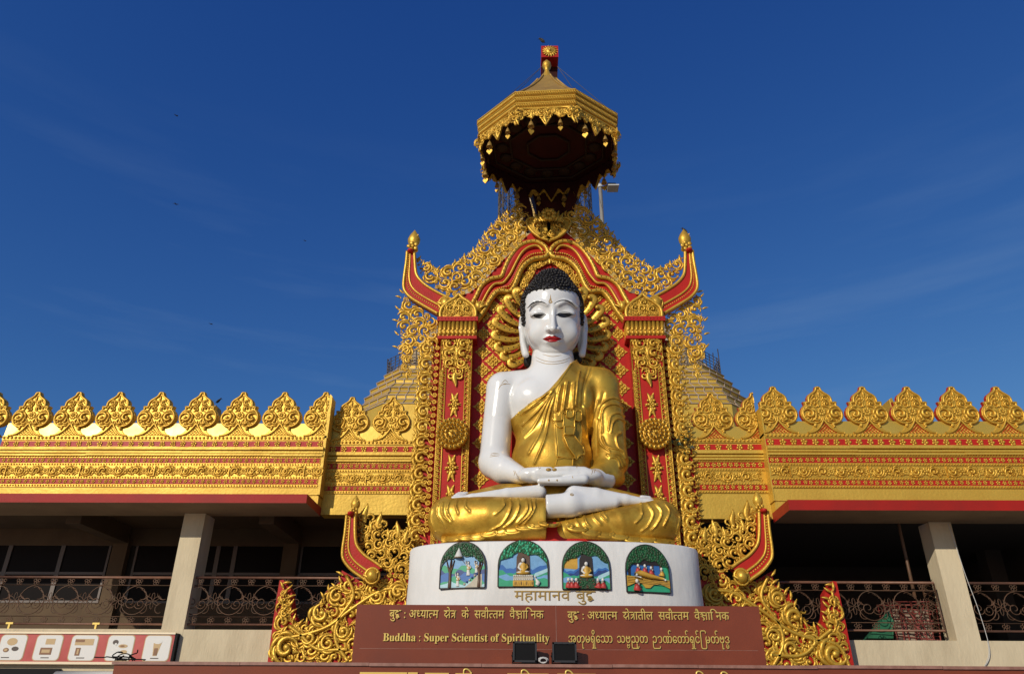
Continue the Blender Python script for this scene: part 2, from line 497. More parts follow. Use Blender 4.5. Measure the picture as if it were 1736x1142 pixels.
# ------------------------------------------------------------------ temple wings
def merlon_mesh(dx, red_lattice):
    """spade shaped battlement leaf, base centre at the origin, height ~1.1 dx"""
    half = [(.43, 0), (.37, .03), (.30, .09), (.235, .165), (.205, .235), (.26, .25), (.35, .275), (.43, .34), (.472, .44), (.462, .54), (.415, .625),
            (.355, .68), (.375, .755), (.295, .745), (.275, .79), (.272, .85), (.235, .915), (.165, .965), (.095, 1.015), (.058, 1.065), (.045, 1.115), (0, 1.125)]
    h = np.array(half)
    out = np.concatenate([h, np.stack([-h[-2::-1, 0], h[-2::-1, 1]], 1)]) * dx
    a = MB()
    a.mi = 0
    prism(a, out, -0.03, 0.07, bev=0.012)
    if red_lattice:                                          # the cut edge is painted red on this wing
        prism(a, out * np.array([1.012, 1.006]), 0.0, 0.075, mi=1)
    h2 = smooth_curve(h[3:] * np.array([0.90, 0.97]) * dx, 3)
    for s in (-1, 1):
        q = h2.copy(); q[:, 0] *= s
        tube(a, to3(q, -0.04), 0.028 * dx, 5)
        q = smooth_curve(np.array([(0, .33), (.05, .24), (.14, .12), (.26, .04), (.40, .012)]) * dx, 4); q[:, 0] *= s
        tube(a, to3(q, -0.045), 0.026 * dx, 5)
    tri = smooth_curve(np.array([(0, .30), (.05, .20), (.13, .10), (.30, .012)]) * dx, 4)
    tri = np.concatenate([tri, (tri * np.array([-1, 1]))[::-1][:-1]])
    prism(a, tri, -0.034, 0.0, mi=1 if red_lattice else 0)
    for k in np.arange(-0.5, 0.51, 0.075):                   # lattice bars
        for s in (-1, 1):
            p = [(k + s * u, v) for u, v in zip(np.linspace(0, .3, 12), np.linspace(0.015, .3, 12))]
            p = np.array(p) * dx
            p = p[inside(tri, p)]
            if len(p) > 1:
                tube(a, to3(p[[0, -1]], -0.037), 0.011 * dx, 4)
    put(a, FLOWER8, 0, -0.03, .52 * dx, .105 * dx, 0, False, .08 * dx)
    for s in (-1, 1):
        f = s < 0
        put(a, ACS[0], s * .29 * dx, -.03, .46 * dx, .135 * dx, s * .6, f, .13 * dx)
        put(a, ACS[1], s * .15 * dx, -.03, .36 * dx, .085 * dx, s * 2.4, f, .10 * dx)
        put(a, ACS[3], s * .13 * dx, -.03, .69 * dx, .075 * dx, s * 1.4, not f, .10 * dx)
        put(a, ACS[2], s * .11 * dx, -.03, .82 * dx, .07 * dx, s * 0.4, f, .10 * dx)
        put(a, DROP, s * .16 * dx, -.03, .26 * dx, .12 * dx, s * -2.2, f, .10 * dx)
        put(a, DROP, s * .25 * dx, -.03, .64 * dx, .10 * dx, s * .9, f, .10 * dx)
        for q in ((.33, .60), (.38, .36), (.29, .31), (.40, .54), (.22, .72)):
            ball(a, (s * q[0] * dx, -.035, q[1] * dx), .022 * dx, SPL)
    put(a, DROP, 0, -.03, .86 * dx, .17 * dx, 0.2, False, .12 * dx)
    put(a, DROP, 0, -.03, .40 * dx, .10 * dx, 3.2, False, .10 * dx)
    return a

def frieze(a, x0, x1, z0, z1, Y, seed):
    """running scroll relief between two bead rows"""
    h = z1 - z0
    R = np.random.RandomState(seed)
    x, i = x0 + h * .5, 0
    while x < x1 - h * .3:
        if i % 4 == 2:
            put(a, FLOWER8, x, Y, (z0 + z1) / 2, h * .36, 0, False, h * .25)
        elif i % 4 == 0:
            put(a, FLOWER, x, Y, (z0 + z1) / 2, h * .40, 0, False, h * .3)
        else:
            put(a, ACS[i % 3], x, Y, (z0 + z1) / 2, h * .44, (0.5 if i % 4 == 1 else 2.6) + R.rand() * .3, i % 4 == 1, h * .4)
        for s in (-1, 1):
            for e in (-1, 1):
                put(a, DROP, x + s * h * .10, Y, (z0 + z1) / 2 + e * h * .16, h * .46, -s * (.9 if e > 0 else 2.2) + R.rand() * .3, R.rand() < .5, h * .28)
        put(a, ACS[3], x + h * .44, Y, z0 + h * .22, h * .17, R.rand() * 6, False, h * .22)
        put(a, ACS[1], x + h * .44, Y, z1 - h * .22, h * .17, R.rand() * 6, True, h * .22)
        x += h * .88
        i += 1

def facade(root, x0, x1, Y, pyref, rows, seed, ends, fpitch, panel):
    """the banded gold wall under the merlons; rows are the photo heights of each band at column pyref"""
    Z = lambda py: P(pyref, py, Y)[2]
    z = {k: Z(v) for k, v in rows.items()}
    wall, bd, rb, fz = MB(), MB(), MB(), MB()
    xs0, xs1 = ends
    R = np.random.RandomState(seed)
    box(wall, xs0, xs1, Y, Y + 0.35, z['bottom'], z['bead1'] + .03)
    kb = MB()
    zk0, zk1 = z['bead1'] + .032, z['kerb_top']
    ln = (zk1 - zk0) * .07
    V = [(xs0, Y + .002, zk0), (xs1, Y + .002, zk0), (xs1, Y + .002 + ln, zk1), (xs0, Y + .002 + ln, zk1), (xs0, Y + .35, zk0), (xs1, Y + .35, zk0), (xs1, Y + .35, zk1), (xs0, Y + .35, zk1)]
    kb.add(V, np.array([[0, 1, 2, 3], [1, 5, 6, 2], [4, 0, 3, 7], [3, 2, 6, 7], [5, 4, 7, 6]]), 0, False)
    kb.build('parapet_kerb', 'gold_kerb', root)
    # kerb behind the merlons, leaning back a little
    dz = z['kerb_top'] - z['bead1']
    # stepped mouldings between the first and second bead rows
    for n0, n1, pr in (('mould', 'm1', .075), ('m1', 'm2', .045), ('m2', 'bead2', .06)):
        zz0, zz1 = z[n1], z[n0]
        xx = x0
        while xx < x1 - 1e-6:                                 # cast in lengths that never line up exactly
            xe = min(x1, xx + panel * 2.1 * (0.8 + 0.4 * R.rand()))
            d = R.uniform(-.006, .006); e = R.uniform(-.006, .006)
            V = [(xx, Y - pr + d, zz0 + .012 + e), (xe - .004, Y - pr + d, zz0 + .012 + e), (xe - .004, Y - pr + d, zz1 - .012 + e), (xx, Y - pr + d, zz1 - .012 + e),
                 (xx, Y - .004, zz0), (xe - .004, Y - .004, zz0), (xe - .004, Y - .004, zz1), (xx, Y - .004, zz1)]
            wall.add(V, np.array([[0, 1, 2, 3], [4, 5, 1, 0], [3, 2, 6, 7], [4, 0, 3, 7], [1, 5, 6, 2]]), 0, False)
            xx = xe
    # red painted bands carrying flower studs
    for n0, n1, fp in (('red1', 'mould', fpitch), ('red2', 'bead3', fpitch * .535), ('red3', 'bead5', fpitch * .535)):
        zz1, zz0 = z[n0], z[n1]
        if n1 == 'bead3': zz0 = z['red2b']
        if n1 == 'bead5': zz0 = z['red3b']
        box(rb, x0, x1, Y - .012, Y - .002, zz0, zz1, 0)
        hh = (zz1 - zz0)
        for x in np.arange(x0 + fp * .5, x1 - fp * .3, fp):
            put(rb, FLOWER, x + R.uniform(-.012, .012), Y - .014, (zz0 + zz1) / 2 + R.uniform(-.006, .006), hh * (.54 if n0 == 'red1' else .45), R.rand() * 6, False, hh * .42, 1)
    for n in ('bead1', 'bead2', 'bead3', 'bead4', 'bead5'):
        big = n == 'bead1'
        r = (.036 if big else .022)
        box(bd, x0, x1, Y - .022, Y - .001, z[n] - r * 1.25, z[n] + r * 1.25)
        beads(bd, x0, x1, Y - .026, z[n], (.083 if big else .058), r * .85)
    box(fz, x0, x1, Y - .016, Y - .003, z['fr1'], z['fr0'])
    frieze(fz, x0, x1, z['fr1'] + .01, z['fr0'] - .01, Y - .02, seed)
    for x in np.arange(x0 + R.rand() * panel, x1, panel * 1.75):   # joints between cast frieze panels
        box(fz, x - .006, x + .006, Y - .055, Y - .016, z['fr1'], z['fr0'])
    wall.build('gold_wall', 'gold_wall', root)
    bd.build('bead_moulding', 'gold', root)
    rb.build('red_flower_band', ['red', 'gold'], root)
    fz.build('scroll_frieze', 'gold', root)
    return z

def merlons(root, mesh, cols, Y, z):
    for x in cols:
        o = mesh.copy(); COL.objects.link(o)
        o.parent = root
        o.matrix_parent_inverse = Matrix.Translation(root.location).inverted()
        o.location = (x, Y, z)

LROWS = dict(kerb_top=717, bead1=742.5, red1=748, mould=757.5, m1=764, m2=769, bead2=774, red2=776.8, red2b=784.6, bead3=787.2, fr0=789.8, fr1=807,
             bead4=809.3, red3=812, red3b=820, bead5=823, bottom=838)
LREC = {k: v + d for (k, v), d in zip(LROWS.items(), (5, 7.5, 9, 9.5, 10, 10, 10, 9.5, 10, 11, 12.5, 11.5, 11.5, 12.5, 11.5, 11.5, 34))}
RROWS = dict(kerb_top=713, bead1=738, red1=744, mould=755, m1=762, m2=767, bead2=772.5, red2=775.5, red2b=784.3, bead3=787, fr0=790, fr1=809,
             bead4=811.5, red3=814, red3b=822.5, bead5=825, bottom=849)
RREC = dict(kerb_top=722, bead1=747, red1=753, mould=763.5, m1=771, m2=776, bead2=781, red2=783.5, red2b=793, bead3=795.5, fr0=798.5, fr1=817.5,
            bead4=819.5, red3=821.5, red3b=830.5, bead5=833.3, bottom=879)
YL, YLR, YR, YRR = 15.0, 15.32, 14.72, 14.98
# ---- left wing
wl = thing('temple_wing', 'gold temple wing on the left, glaring bright, with windows behind its balcony', 'temple wing', (-6, 15, 0))
xl1 = P(552, 742, YL)[0]
zl = facade(wl, -11.2, xl1, YL, 300, LROWS, 3, (-11.2, xl1), .225, .9)
xr0, xr1 = xl1, P(697, 800, YLR)[0]
zlr = facade(wl, xr0, xr1, YLR, 630, LREC, 4, (xr0, xr1 + .3), .225, .9)
bx = [P(44 + 71.5 * i, 738, YL)[0] for i in range(-2, 8)]
dxl = bx[1] - bx[0]
pm = merlon_mesh(dxl, False).build('merlon', 'gold')
pm.location = (0, 0, 0)
pm.parent = wl; pm.matrix_parent_inverse = Matrix.Translation(wl.location).inverted(); pm.location = (bx[0], YL + .02, zl['bead1'] + .035)
merlons(wl, pm, bx[1:9], YL + .02, zl['bead1'] + .035)
# the end one is cut off flush with the corner
def cut_merlon(src, root, x, Y, z, xcut, keep_left, cap):
    import bmesh
    o = src.copy(); o.data = src.data.copy(); COL.objects.link(o)
    o.parent = root; o.matrix_parent_inverse = Matrix.Translation(root.location).inverted(); o.location = (x, Y, z)
    bm = bmesh.new(); bm.from_mesh(o.data)
    bmesh.ops.bisect_plane(bm, geom=bm.verts[:] + bm.edges[:] + bm.faces[:], plane_co=(xcut - x, 0, 0), plane_no=(1, 0, 0), clear_outer=keep_left, clear_inner=not keep_left)
    bm.to_mesh(o.data); bm.free()
    return o
cut_merlon(pm, wl, bx[9], YL + .02, zl['bead1'] + .035, xl1 - .02, True, 0)
a = MB()                                                    # return face of the parapet closing the cut end
box(a, xl1 - .03, xl1 + .03, YL - .03, YLR, zl['bottom'], zl['bead1'] + .05)
prism(a, [(xl1 - .02, zl['bead1']), (xl1 + .045, zl['bead1']), (xl1 + .045, zl['bead1'] + 1.03 * dxl), (xl1 + .0, zl['bead1'] + 1.09 * dxl), (xl1 - .03, zl['bead1'] + 1.03 * dxl)], YL - .03, YLR - .02)
a.build('corner_return', 'gold_wall', wl)
bxr = [P(590.5, 746, YLR)[0], P(661.5, 746, YLR)[0]]
merlons(wl, pm, bxr, YLR + .02, zlr['bead1'] + .035)
# ---- right wing
wr = thing('temple_wing', 'gold temple wing on the right, its merlons edged in red over a black balcony opening', 'temple wing', (6, 14, 0))
xq0 = P(1297, 742, YR)[0]
zr = facade(wr, xq0, 11.6, YR, 1500, RROWS, 5, (xq0, 11.6), .225, .9)
xq1 = P(1176, 800, YRR)[0]
zrr = facade(wr, xq1, xq0, YRR, 1240, RREC, 6, (xq1 - .1, xq0), .225, .9)
bx2 = [P(1322 + 77.8 * i, 733, YR)[0] for i in range(0, 8)]
dxr = bx2[1] - bx2[0]
pm2 = merlon_mesh(dxr, True).build('merlon', ['gold', 'red'])
pm2.parent = wr; pm2.matrix_parent_inverse = Matrix.Translation(wr.location).inverted(); pm2.location = (bx2[1], YR + .02, zr['bead1'] + .035)
merlons(wr, pm2, [bx2[2], bx2[3], bx2[4], bx2[5], bx2[6], bx2[7]], YR + .02, zr['bead1'] + .035)
cut_merlon(pm2, wr, bx2[0], YR + .02, zr['bead1'] + .035, xq0 - .01, False, 0)
b3 = [P(1212.5, 743, YRR)[0], P(1287, 743, YRR)[0]]
merlons(wr, pm2, b3[:1], YRR + .02, zrr['bead1'] + .035)
cut_merlon(pm2, wr, b3[1], YRR + .02, zrr['bead1'] + .035, xq0 - .035, True, 0)
a = MB()
box(a, xq0 - .02, xq0 - .002, YR - .02, YRR, zr['bottom'], zr['bead1'] + .05)
prism(a, [(xq0 - .02, zr['bead1']), (xq0 + .01, zr['bead1']), (xq0 + .01, zr['bead1'] + .66 * dxr), (xq0 - .02, zr['bead1'] + .66 * dxr)], YR - .03, YRR + .05)
a.build('corner_return', 'gold_wall', wr)

# ---- slabs, ceilings, columns, balcony walls, interiors
def block(name, m, root, *bs):
    a = MB()
    for b in bs:
        box(a, *b)
    return a.build(name, m, root)
# left: projecting red edged slab
YS, YC = 14.2, 15.08
zt, zb = P(260, 836.5, YS)[2], P(260, 851.5, YS)[2]
xs = P(520, 845, YS)[0]
a = MB()
V = [(-11.2, YS, zb), (xs, YS, zb), (xs, YS, zt), (-11.2, YS, zt), (-11.2, YLR, zb), (xs, YLR, zb), (xs, YLR, zt), (-11.2, YLR, zt)]
a.add(V, np.array([[0, 1, 2, 3], [1, 5, 6, 2], [3, 2, 6, 7]]), 0, False)
a.add(V, np.array([[4, 5, 1, 0]]), 1, False)
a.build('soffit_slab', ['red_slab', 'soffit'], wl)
block('gold_wall', 'gold_wall', wl, (-11.2, xl1 - .002, YL + .02, YLR, zt + .004, zl['bottom'] - .002))
zfl = P(300, 1066, YC)[2]                                    # balcony kerb top
cx0, cx1 = P(296, 990, YC)[0], P(333, 990, YC)[0]
cw = cx1 - cx0
cmid = P(300, 975, YC)[0]
block('column', 'cream', wl, (cmid - cw / 2 + .12, cmid + cw / 2 + .12, YC, YC + .5, 0, zb - .003))
a = MB()
box(a, -11.2, X0 - 2.2, YC + .003, YC + .25, 0, zfl)
a.build('balcony_wall', 'cream', wl)
zc = zb + .28                                                # higher ceiling behind the slab
a = MB()
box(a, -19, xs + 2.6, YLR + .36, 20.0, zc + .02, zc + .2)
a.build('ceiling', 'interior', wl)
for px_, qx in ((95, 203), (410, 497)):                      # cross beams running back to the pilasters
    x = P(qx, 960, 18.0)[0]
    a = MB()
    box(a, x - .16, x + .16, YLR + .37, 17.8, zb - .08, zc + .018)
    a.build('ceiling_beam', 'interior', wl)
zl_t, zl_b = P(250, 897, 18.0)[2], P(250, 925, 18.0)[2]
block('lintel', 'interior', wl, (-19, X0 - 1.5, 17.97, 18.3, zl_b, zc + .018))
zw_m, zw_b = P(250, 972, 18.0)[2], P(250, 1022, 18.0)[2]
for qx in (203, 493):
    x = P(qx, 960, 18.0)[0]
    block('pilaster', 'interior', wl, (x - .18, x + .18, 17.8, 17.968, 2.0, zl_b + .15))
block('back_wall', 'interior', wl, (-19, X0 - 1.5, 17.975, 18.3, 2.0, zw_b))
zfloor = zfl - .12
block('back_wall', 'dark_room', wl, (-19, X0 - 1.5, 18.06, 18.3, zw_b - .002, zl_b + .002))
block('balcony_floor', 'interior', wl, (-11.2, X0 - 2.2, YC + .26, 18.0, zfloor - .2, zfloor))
fx = [P(p, 960, 17.99)[0] for p in (-520, -380, -250, -130, 10, 100, 182, 225, 334, 366, 395, 480, 507, 600, 690)]
for i in range(len(fx) - 1):
    if i in (6, 11):
        continue
    x0_, x1_ = fx[i], fx[i + 1]
    f = MB()
    for b in ((x0_, x1_, 17.96, 18.02, zw_m - .03, zw_m + .03), (x0_, x0_ + .05, 17.955, 18.02, zw_b, zl_b), (x1_ - .05, x1_, 17.955, 18.02, zw_b, zl_b), (x0_, x1_, 17.958, 18.02, zw_b, zw_b + .05)):
        box(f, *b)
    fo = f.build('window', 'win_frame', wl)
    g = MB(); box(g, x0_ + .05, x1_ - .05, 17.985, 18.0, zw_b + .05, zl_b); g.build('pane', 'glass', fo)
# right
YS2, YC2 = 13.88, 14.83
zt2, zb2 = P(1500, 847, YS2)[2], P(1500, 864.5, YS2)[2]
xs2 = P(1337, 855, YS2)[0]
xs2b = P(1309, 870, YRR)[0]
a = MB()
V = [(xs2, YS2, zb2), (11.6, YS2, zb2), (11.6, YS2, zt2), (xs2, YS2, zt2), (xs2b, YRR, zb2), (11.6, YRR, zb2), (11.6, YRR, zt2), (xs2b, YRR, zt2)]
a.add(V, np.array([[0, 1, 2, 3], [4, 0, 3, 7], [3, 2, 6, 7]]), 0, False)
a.add(V, np.array([[4, 5, 1, 0]]), 1, False)
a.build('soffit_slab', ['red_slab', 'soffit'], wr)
block('gold_wall', 'gold_wall', wr, (xq0 + .003, 11.6, YR + .02, YRR, zt2 + .004, zr['bottom'] - .002))
cm2 = P(1618, 985, YC2)[0]
cw2 = P(1640, 985, YC2)[0] - P(1601, 985, YC2)[0]
zfr = P(1600, 1085, YC2)[2]
block('column', 'cream', wr, (cm2 - cw2 / 2, cm2 + cw2 / 2, YC2, YC2 + .42, 0, zb2 - .003))
a = MB(); box(a, X0 + 2.4, 11.6, YC2 + .003, YC2 + .25, 0, zfr); a.build('balcony_wall', 'cream', wr)
zc2 = zb2 + .25
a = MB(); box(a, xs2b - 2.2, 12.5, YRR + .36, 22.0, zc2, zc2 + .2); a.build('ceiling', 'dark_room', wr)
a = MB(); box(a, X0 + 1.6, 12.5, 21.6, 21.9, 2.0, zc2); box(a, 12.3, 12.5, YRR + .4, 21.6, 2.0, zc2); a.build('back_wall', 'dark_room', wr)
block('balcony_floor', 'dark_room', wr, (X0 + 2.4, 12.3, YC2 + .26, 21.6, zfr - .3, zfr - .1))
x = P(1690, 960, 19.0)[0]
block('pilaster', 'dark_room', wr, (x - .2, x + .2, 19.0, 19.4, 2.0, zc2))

# ------------------------------------------------------------------ balcony railings (wrought iron)
def ring(mb, x, y, z, r, k=9, t=.009):
    a_ = np.arange(k) * 2 * PI / k
    tube(mb, np.stack([x + r * np.cos(a_), np.full(k, y), z + r * np.sin(a_)], 1), t, 4, closed=True)
def spiral(mb, x, y, z, r, a0, turns, hand=1, t=.010, n=16, r1=.25):
    s = np.linspace(0, 1, n)
    a_ = a0 + hand * s * turns * 2 * PI
    rr = r * (1 - (1 - r1) * s)
    tube(mb, np.stack([x + rr * np.cos(a_), np.full(n, y), z + rr * np.sin(a_)], 1), t, 4)
def railing(label, x0, x1, Y, zt_, zb_, phase, group='wrought iron balcony railings'):
    root = thing('balcony_railing', label, 'railing', ((x0 + x1) / 2, Y, zb_), group)
    t, s = MB(), MB()
    tube(t, [(x0, Y, zt_), (x1, Y, zt_)], .026, 8)
    t.build('handrail', 'rail', root)
    b_ = MB()
    tube(b_, [(x0, Y, zb_), (x1, Y, zb_)], .020, 6)
    b_.build('bottom_rail', 'rail', root)
    h = zt_ - zb_
    z1, z0 = zt_ - .17 * h, zb_ + .16 * h
    for z in (z1, z0):
        tube(s, [(x0, Y, z), (x1, Y, z)], .008, 4)
    mid = (z0 + z1) / 2
    R = (z1 - z0) / 2
    p = 2.35 * R
    x = x0 + phase * p
    i = 0
    while x < x1 - .02:
        for zz, zr_ in ((zt_ - .085 * h, 1), (zb_ + .08 * h, -1)):
            if x0 < x < x1:
                for k in range(5):
                    a_ = k * 2 * PI / 5 + .3
                    ring(s, x + .045 * math.cos(a_), Y, zz + .045 * math.sin(a_), .026, 7, .007)
                ring(s, x, Y, zz, .02, 6, .007)
        if i % 2 == 0 and x - R > x0 - .2 and x + R < x1 + .3:
            spiral(s, x, Y, mid, R * .98, PI / 2, .95, 1, .010, 22, .8)
            spiral(s, x - R * .3, Y, mid - R * .1, R * .42, 0, 1.3, -1, .009, 16)
            spiral(s, x + R * .35, Y, mid - R * .2, R * .36, PI, 1.3, 1, .009, 16)
            for k in range(4):
                a_ = .3 + k * .38
                spiral(s, x + R * .5 * math.cos(a_), Y, mid + R * .62 * math.sin(a_), R * .3, a_ - 1.2, .33, 1, .007, 8, .9)
        elif x0 < x < x1:
            for k in range(6):
                a_ = k * PI / 3 + PI / 6
                c = np.array([x + R * .28 * math.cos(a_), Y, mid + R * .28 * math.sin(a_)])
                q = np.arange(8) * 2 * PI / 8
                d = np.array([math.cos(a_), 0, math.sin(a_)]); e = np.array([-math.sin(a_), 0, math.cos(a_)])
                tube(s, c + R * .24 * np.cos(q)[:, None] * d + R * .10 * np.sin(q)[:, None] * e, .007, 4, closed=True)
            for sg in (-1, 1):
                for k in range(3):
                    spiral(s, x + sg * R * .75, Y, mid + R * (.5 - .1 * k), R * (.5 - .12 * k), PI if sg > 0 else 0, .3, sg, .007, 8, .8)
                spiral(s, x + sg * R * .6, Y, mid - R * .55, R * .4, PI / 2, .6, sg, .008, 10, .5)
        x += p / 2
        i += 1
    s.build('scroll_infill', 'iron', root)
    return root
YRL = YC + .12
zt_, zb_ = P(150, 978, YRL)[2], P(150, 1057, YRL)[2]
r1 = railing('rusty scroll railing on the left wing, above the menu board', -10.6, cmid - cw / 2 + .12, YRL, zt_, zb_, .3)
for q in (16, 163):
    a = MB()
    x = P(q, 1060, YRL)[0]
    box(a, x - .018, x + .018, YRL - .02, YRL + .02, zfl - .02, zb_ + .01); box(a, x - .07, x + .07, YRL - .025, YRL + .025, zb_ - .01, zb_ + .025)
    a.build('foot_bracket', 'text_gold', r1)
railing('rusty scroll railing between the left column and the carved side panel', cmid + cw / 2 + .12, X0 - 2.6, YRL, zt_ + .004, zb_ + .004, .15)
YRR2 = YC2 + .10
zt3, zb3 = P(1500, 987, YRR2)[2], P(1500, 1068, YRR2)[2]
xr_e = P(1583, 990, YRR2)[0]
rr = railing('rusty scroll railing in front of the red wire bundle, open corner post at its end', X0 + 3.0, xr_e, YRR2, zt3, zb3, .45)
a = MB()
for dy in (0, .45):
    tube(a, [(xr_e, YRR2 + dy, zb3 - .02), (xr_e, YRR2 + dy, zt3)], .018, 6)
for z in (zt3, zb3, zt3 - .15, zb3 + .15):
    tube(a, [(xr_e, YRR2, z), (xr_e, YRR2 + .45, z)], .013, 5)
for k in range(9):
    z = zb3 + (zt3 - zb3) * k / 9
    tube(a, [(xr_e, YRR2 + .02, z), (xr_e, YRR2 + .43, z + .16)], .008, 4)
    tube(a, [(xr_e, YRR2 + .43, z), (xr_e, YRR2 + .02, z + .16)], .008, 4)
a.build('return_panel', 'iron', rr)
railing('rusty scroll railing right of the right hand cream column', cm2 + cw2 / 2 - .02, 11.6, YRR2, zt3 - .004, zb3 - .004, .4)
# ------------------------------------------------------------------ far pagoda behind the shrine
YP = 60.0
st = thing('pagoda', 'huge gold stone pagoda rising behind the shrine with scaffolding on its terrace', 'pagoda', (P(930, 700, YP)[0], YP, 0))
xp, yp = st.location[0], YP
def prof(pts):
    return [((P(937 + w, y, YP)[0] - P(937, y, YP)[0]), P(937, y, YP)[2]) for w, y in pts]
def chsq(w, yf, z, c=.16):
    """chamfered square ring of half width w whose front lies at yf"""
    k = w * c
    yb_ = 78
    return [(xp - w + k, yf, z), (xp + w - k, yf, z), (xp + w, yf + k, z), (xp + w, yb_ - k, z), (xp + w - k, yb_, z), (xp - w + k, yb_, z), (xp - w, yb_ - k, z), (xp - w, yf + k, z)]
def tiers(mb, levels, mi=0):
    V = np.array([q for lv in levels for q in chsq(*lv)])
    mb.add(V, [grid(len(levels), 8, False, True)[:, ::-1], (np.arange(8) + (len(levels) - 1) * 8)[None]], mi, False)
def lev(hw, py, yf):
    ye = yf + 2.8                                           # the chamfered corner is what shows against the sky
    return (hw * .975 * MPP(937, py, ye), yf, P(937, py + 5, ye)[2])
YG = 46.0
a = MB()
lv = [(lev(342, 704, YG - .8)[0], YG - .8, 0)]
for hw, py, d in ((342, 704, -.8), (334, 697, -.5), (334, 690, -.5), (326, 684, -.1), (327, 677, -.2), (316, 671, .2), (316, 664, .2), (303, 658, .6), (304, 652, .5), (290, 647, 1.0), (290, 640, 1.0), (274, 636, 1.6)):
    lv.append(lev(hw, py, YG + d))
tiers(a, lv)
a.build('gilded_tier', 'gold_wall', st)
a = MB()
lv = [lev(hw, py, YG + d) for hw, py, d in ((270, 637, 1.5), (266, 628, 1.8), (254, 618, 2.2), (236, 600, 2.8), (208, 572, 3.8), (178, 540, 5), (140, 498, 7), (100, 450, 9))]
tiers(a, lv)
a.build('upper_slope', 'pagoda_stone', st)
jn = MB()                                                   # joints between the facing stones
lv2 = [lev(hw, py, YG + d) for hw, py, d in ((342, 704, -.83), (334, 697, -.53), (334, 690, -.53), (326, 684, -.13), (327, 677, -.23), (316, 671, .17), (316, 664, .17), (303, 658, .57), (304, 652, .47), (290, 647, .97), (290, 640, .97), (274, 636, 1.47), (266, 628, 1.77), (254, 618, 2.17), (236, 600, 2.77), (208, 572, 3.77), (178, 540, 4.97))]
for w, yf, z in lv2:
    tube(jn, np.array(chsq(w + .03, yf, z + .02)), .045, 4, (0, 0, 1), closed=True)
for t in np.linspace(-1, 1, 37):
    tube(jn, [(xp + t * w * .84, yf - .01, z) for w, yf, z in lv2], .04, 4)
for sg in (-1, 1):
    for t in (.0, .33, .66, 1):
        tube(jn, [(xp + sg * (w - .16 * w * (1 - t)), yf + .16 * w * t - .01, z) for w, yf, z in lv2], .04, 4)
jn.build('joint_lines', 'pagoda_joint', st)
a = MB()
lathe(a, prof([(110, 462), (75, 412), (52, 360), (40, 320), (28, 270), (14, 240)]), (xp, yp, 0), 48)
a.build('spire', 'pagoda_stone', st)
sc_ = MB()                                                  # scaffold fence along the terrace edge
w_, yf_, z_ = lev(290, 640, YG + .8)
ring_ = np.array(chsq(w_ - .15, yf_ + .15, z_))
for i0, i1 in ((0, 1), (1, 2), (2, 3), (7, 0), (6, 7)):
    p0, p1 = ring_[i0], ring_[i1]
    L_ = np.linalg.norm(p1 - p0)
    n_ = int(L_ / .42)
    for k in range(n_):
        c = p0 + (p1 - p0) * k / n_
        hgt = 1.35 + (1.0 * rng.rand() if k % 4 == 0 else 0)
        tube(sc_, [c, c + np.array([rng.uniform(-.08, .08), 0, hgt])], .035, 4)
    for j in range(6):
        tube(sc_, [p0 + np.array([0, 0, .15 + j * .24]), p1 + np.array([0, 0, .15 + j * .24])], .03, 4, (0, 0, 1))
sc_.build('scaffold_fence', 'steel', st)
sc_ = MB()                                                  # lattice cage round the spire
zt0, zt1 = P(924, 470, YP)[2], P(924, 285, YP)[2]
rc = 79 * MPP(924, 350, YP)
for k in range(28):
    an = k * 2 * PI / 28
    tube(sc_, [(xp + rc * math.cos(an), yp + rc * math.sin(an), zt0), (xp + rc * math.cos(an), yp + rc * math.sin(an), zt1)], .05, 4)
nr_ = 12
for j in range(nr_):
    q = np.arange(28) * 2 * PI / 28
    z = zt0 + (zt1 - zt0) * j / (nr_ - 1)
    tube(sc_, np.stack([xp + rc * np.cos(q), yp + rc * np.sin(q), np.full(28, z)], 1), .045, 4, (0, 0, 1), closed=True)
    if j < nr_ - 1:
        z2 = zt0 + (zt1 - zt0) * (j + 1) / (nr_ - 1)
        for k in range(28):
            a0_, a1_ = (k + (j % 2)) * 2 * PI / 28, (k + 1 - (j % 2)) * 2 * PI / 28
            tube(sc_, [(xp + rc * math.cos(a0_), yp + rc * math.sin(a0_), z), (xp + rc * math.cos(a1_), yp + rc * math.sin(a1_), z2)], .03, 4)
            if rng.rand() < .6:
                r2 = rc * .8
                tube(sc_, [(xp + rc * math.cos(a0_), yp + rc * math.sin(a0_), z), (xp + r2 * math.cos(a1_), yp + r2 * math.sin(a1_), z2)], .03, 4)
sc_.build('scaffold_cage', 'steel', st)

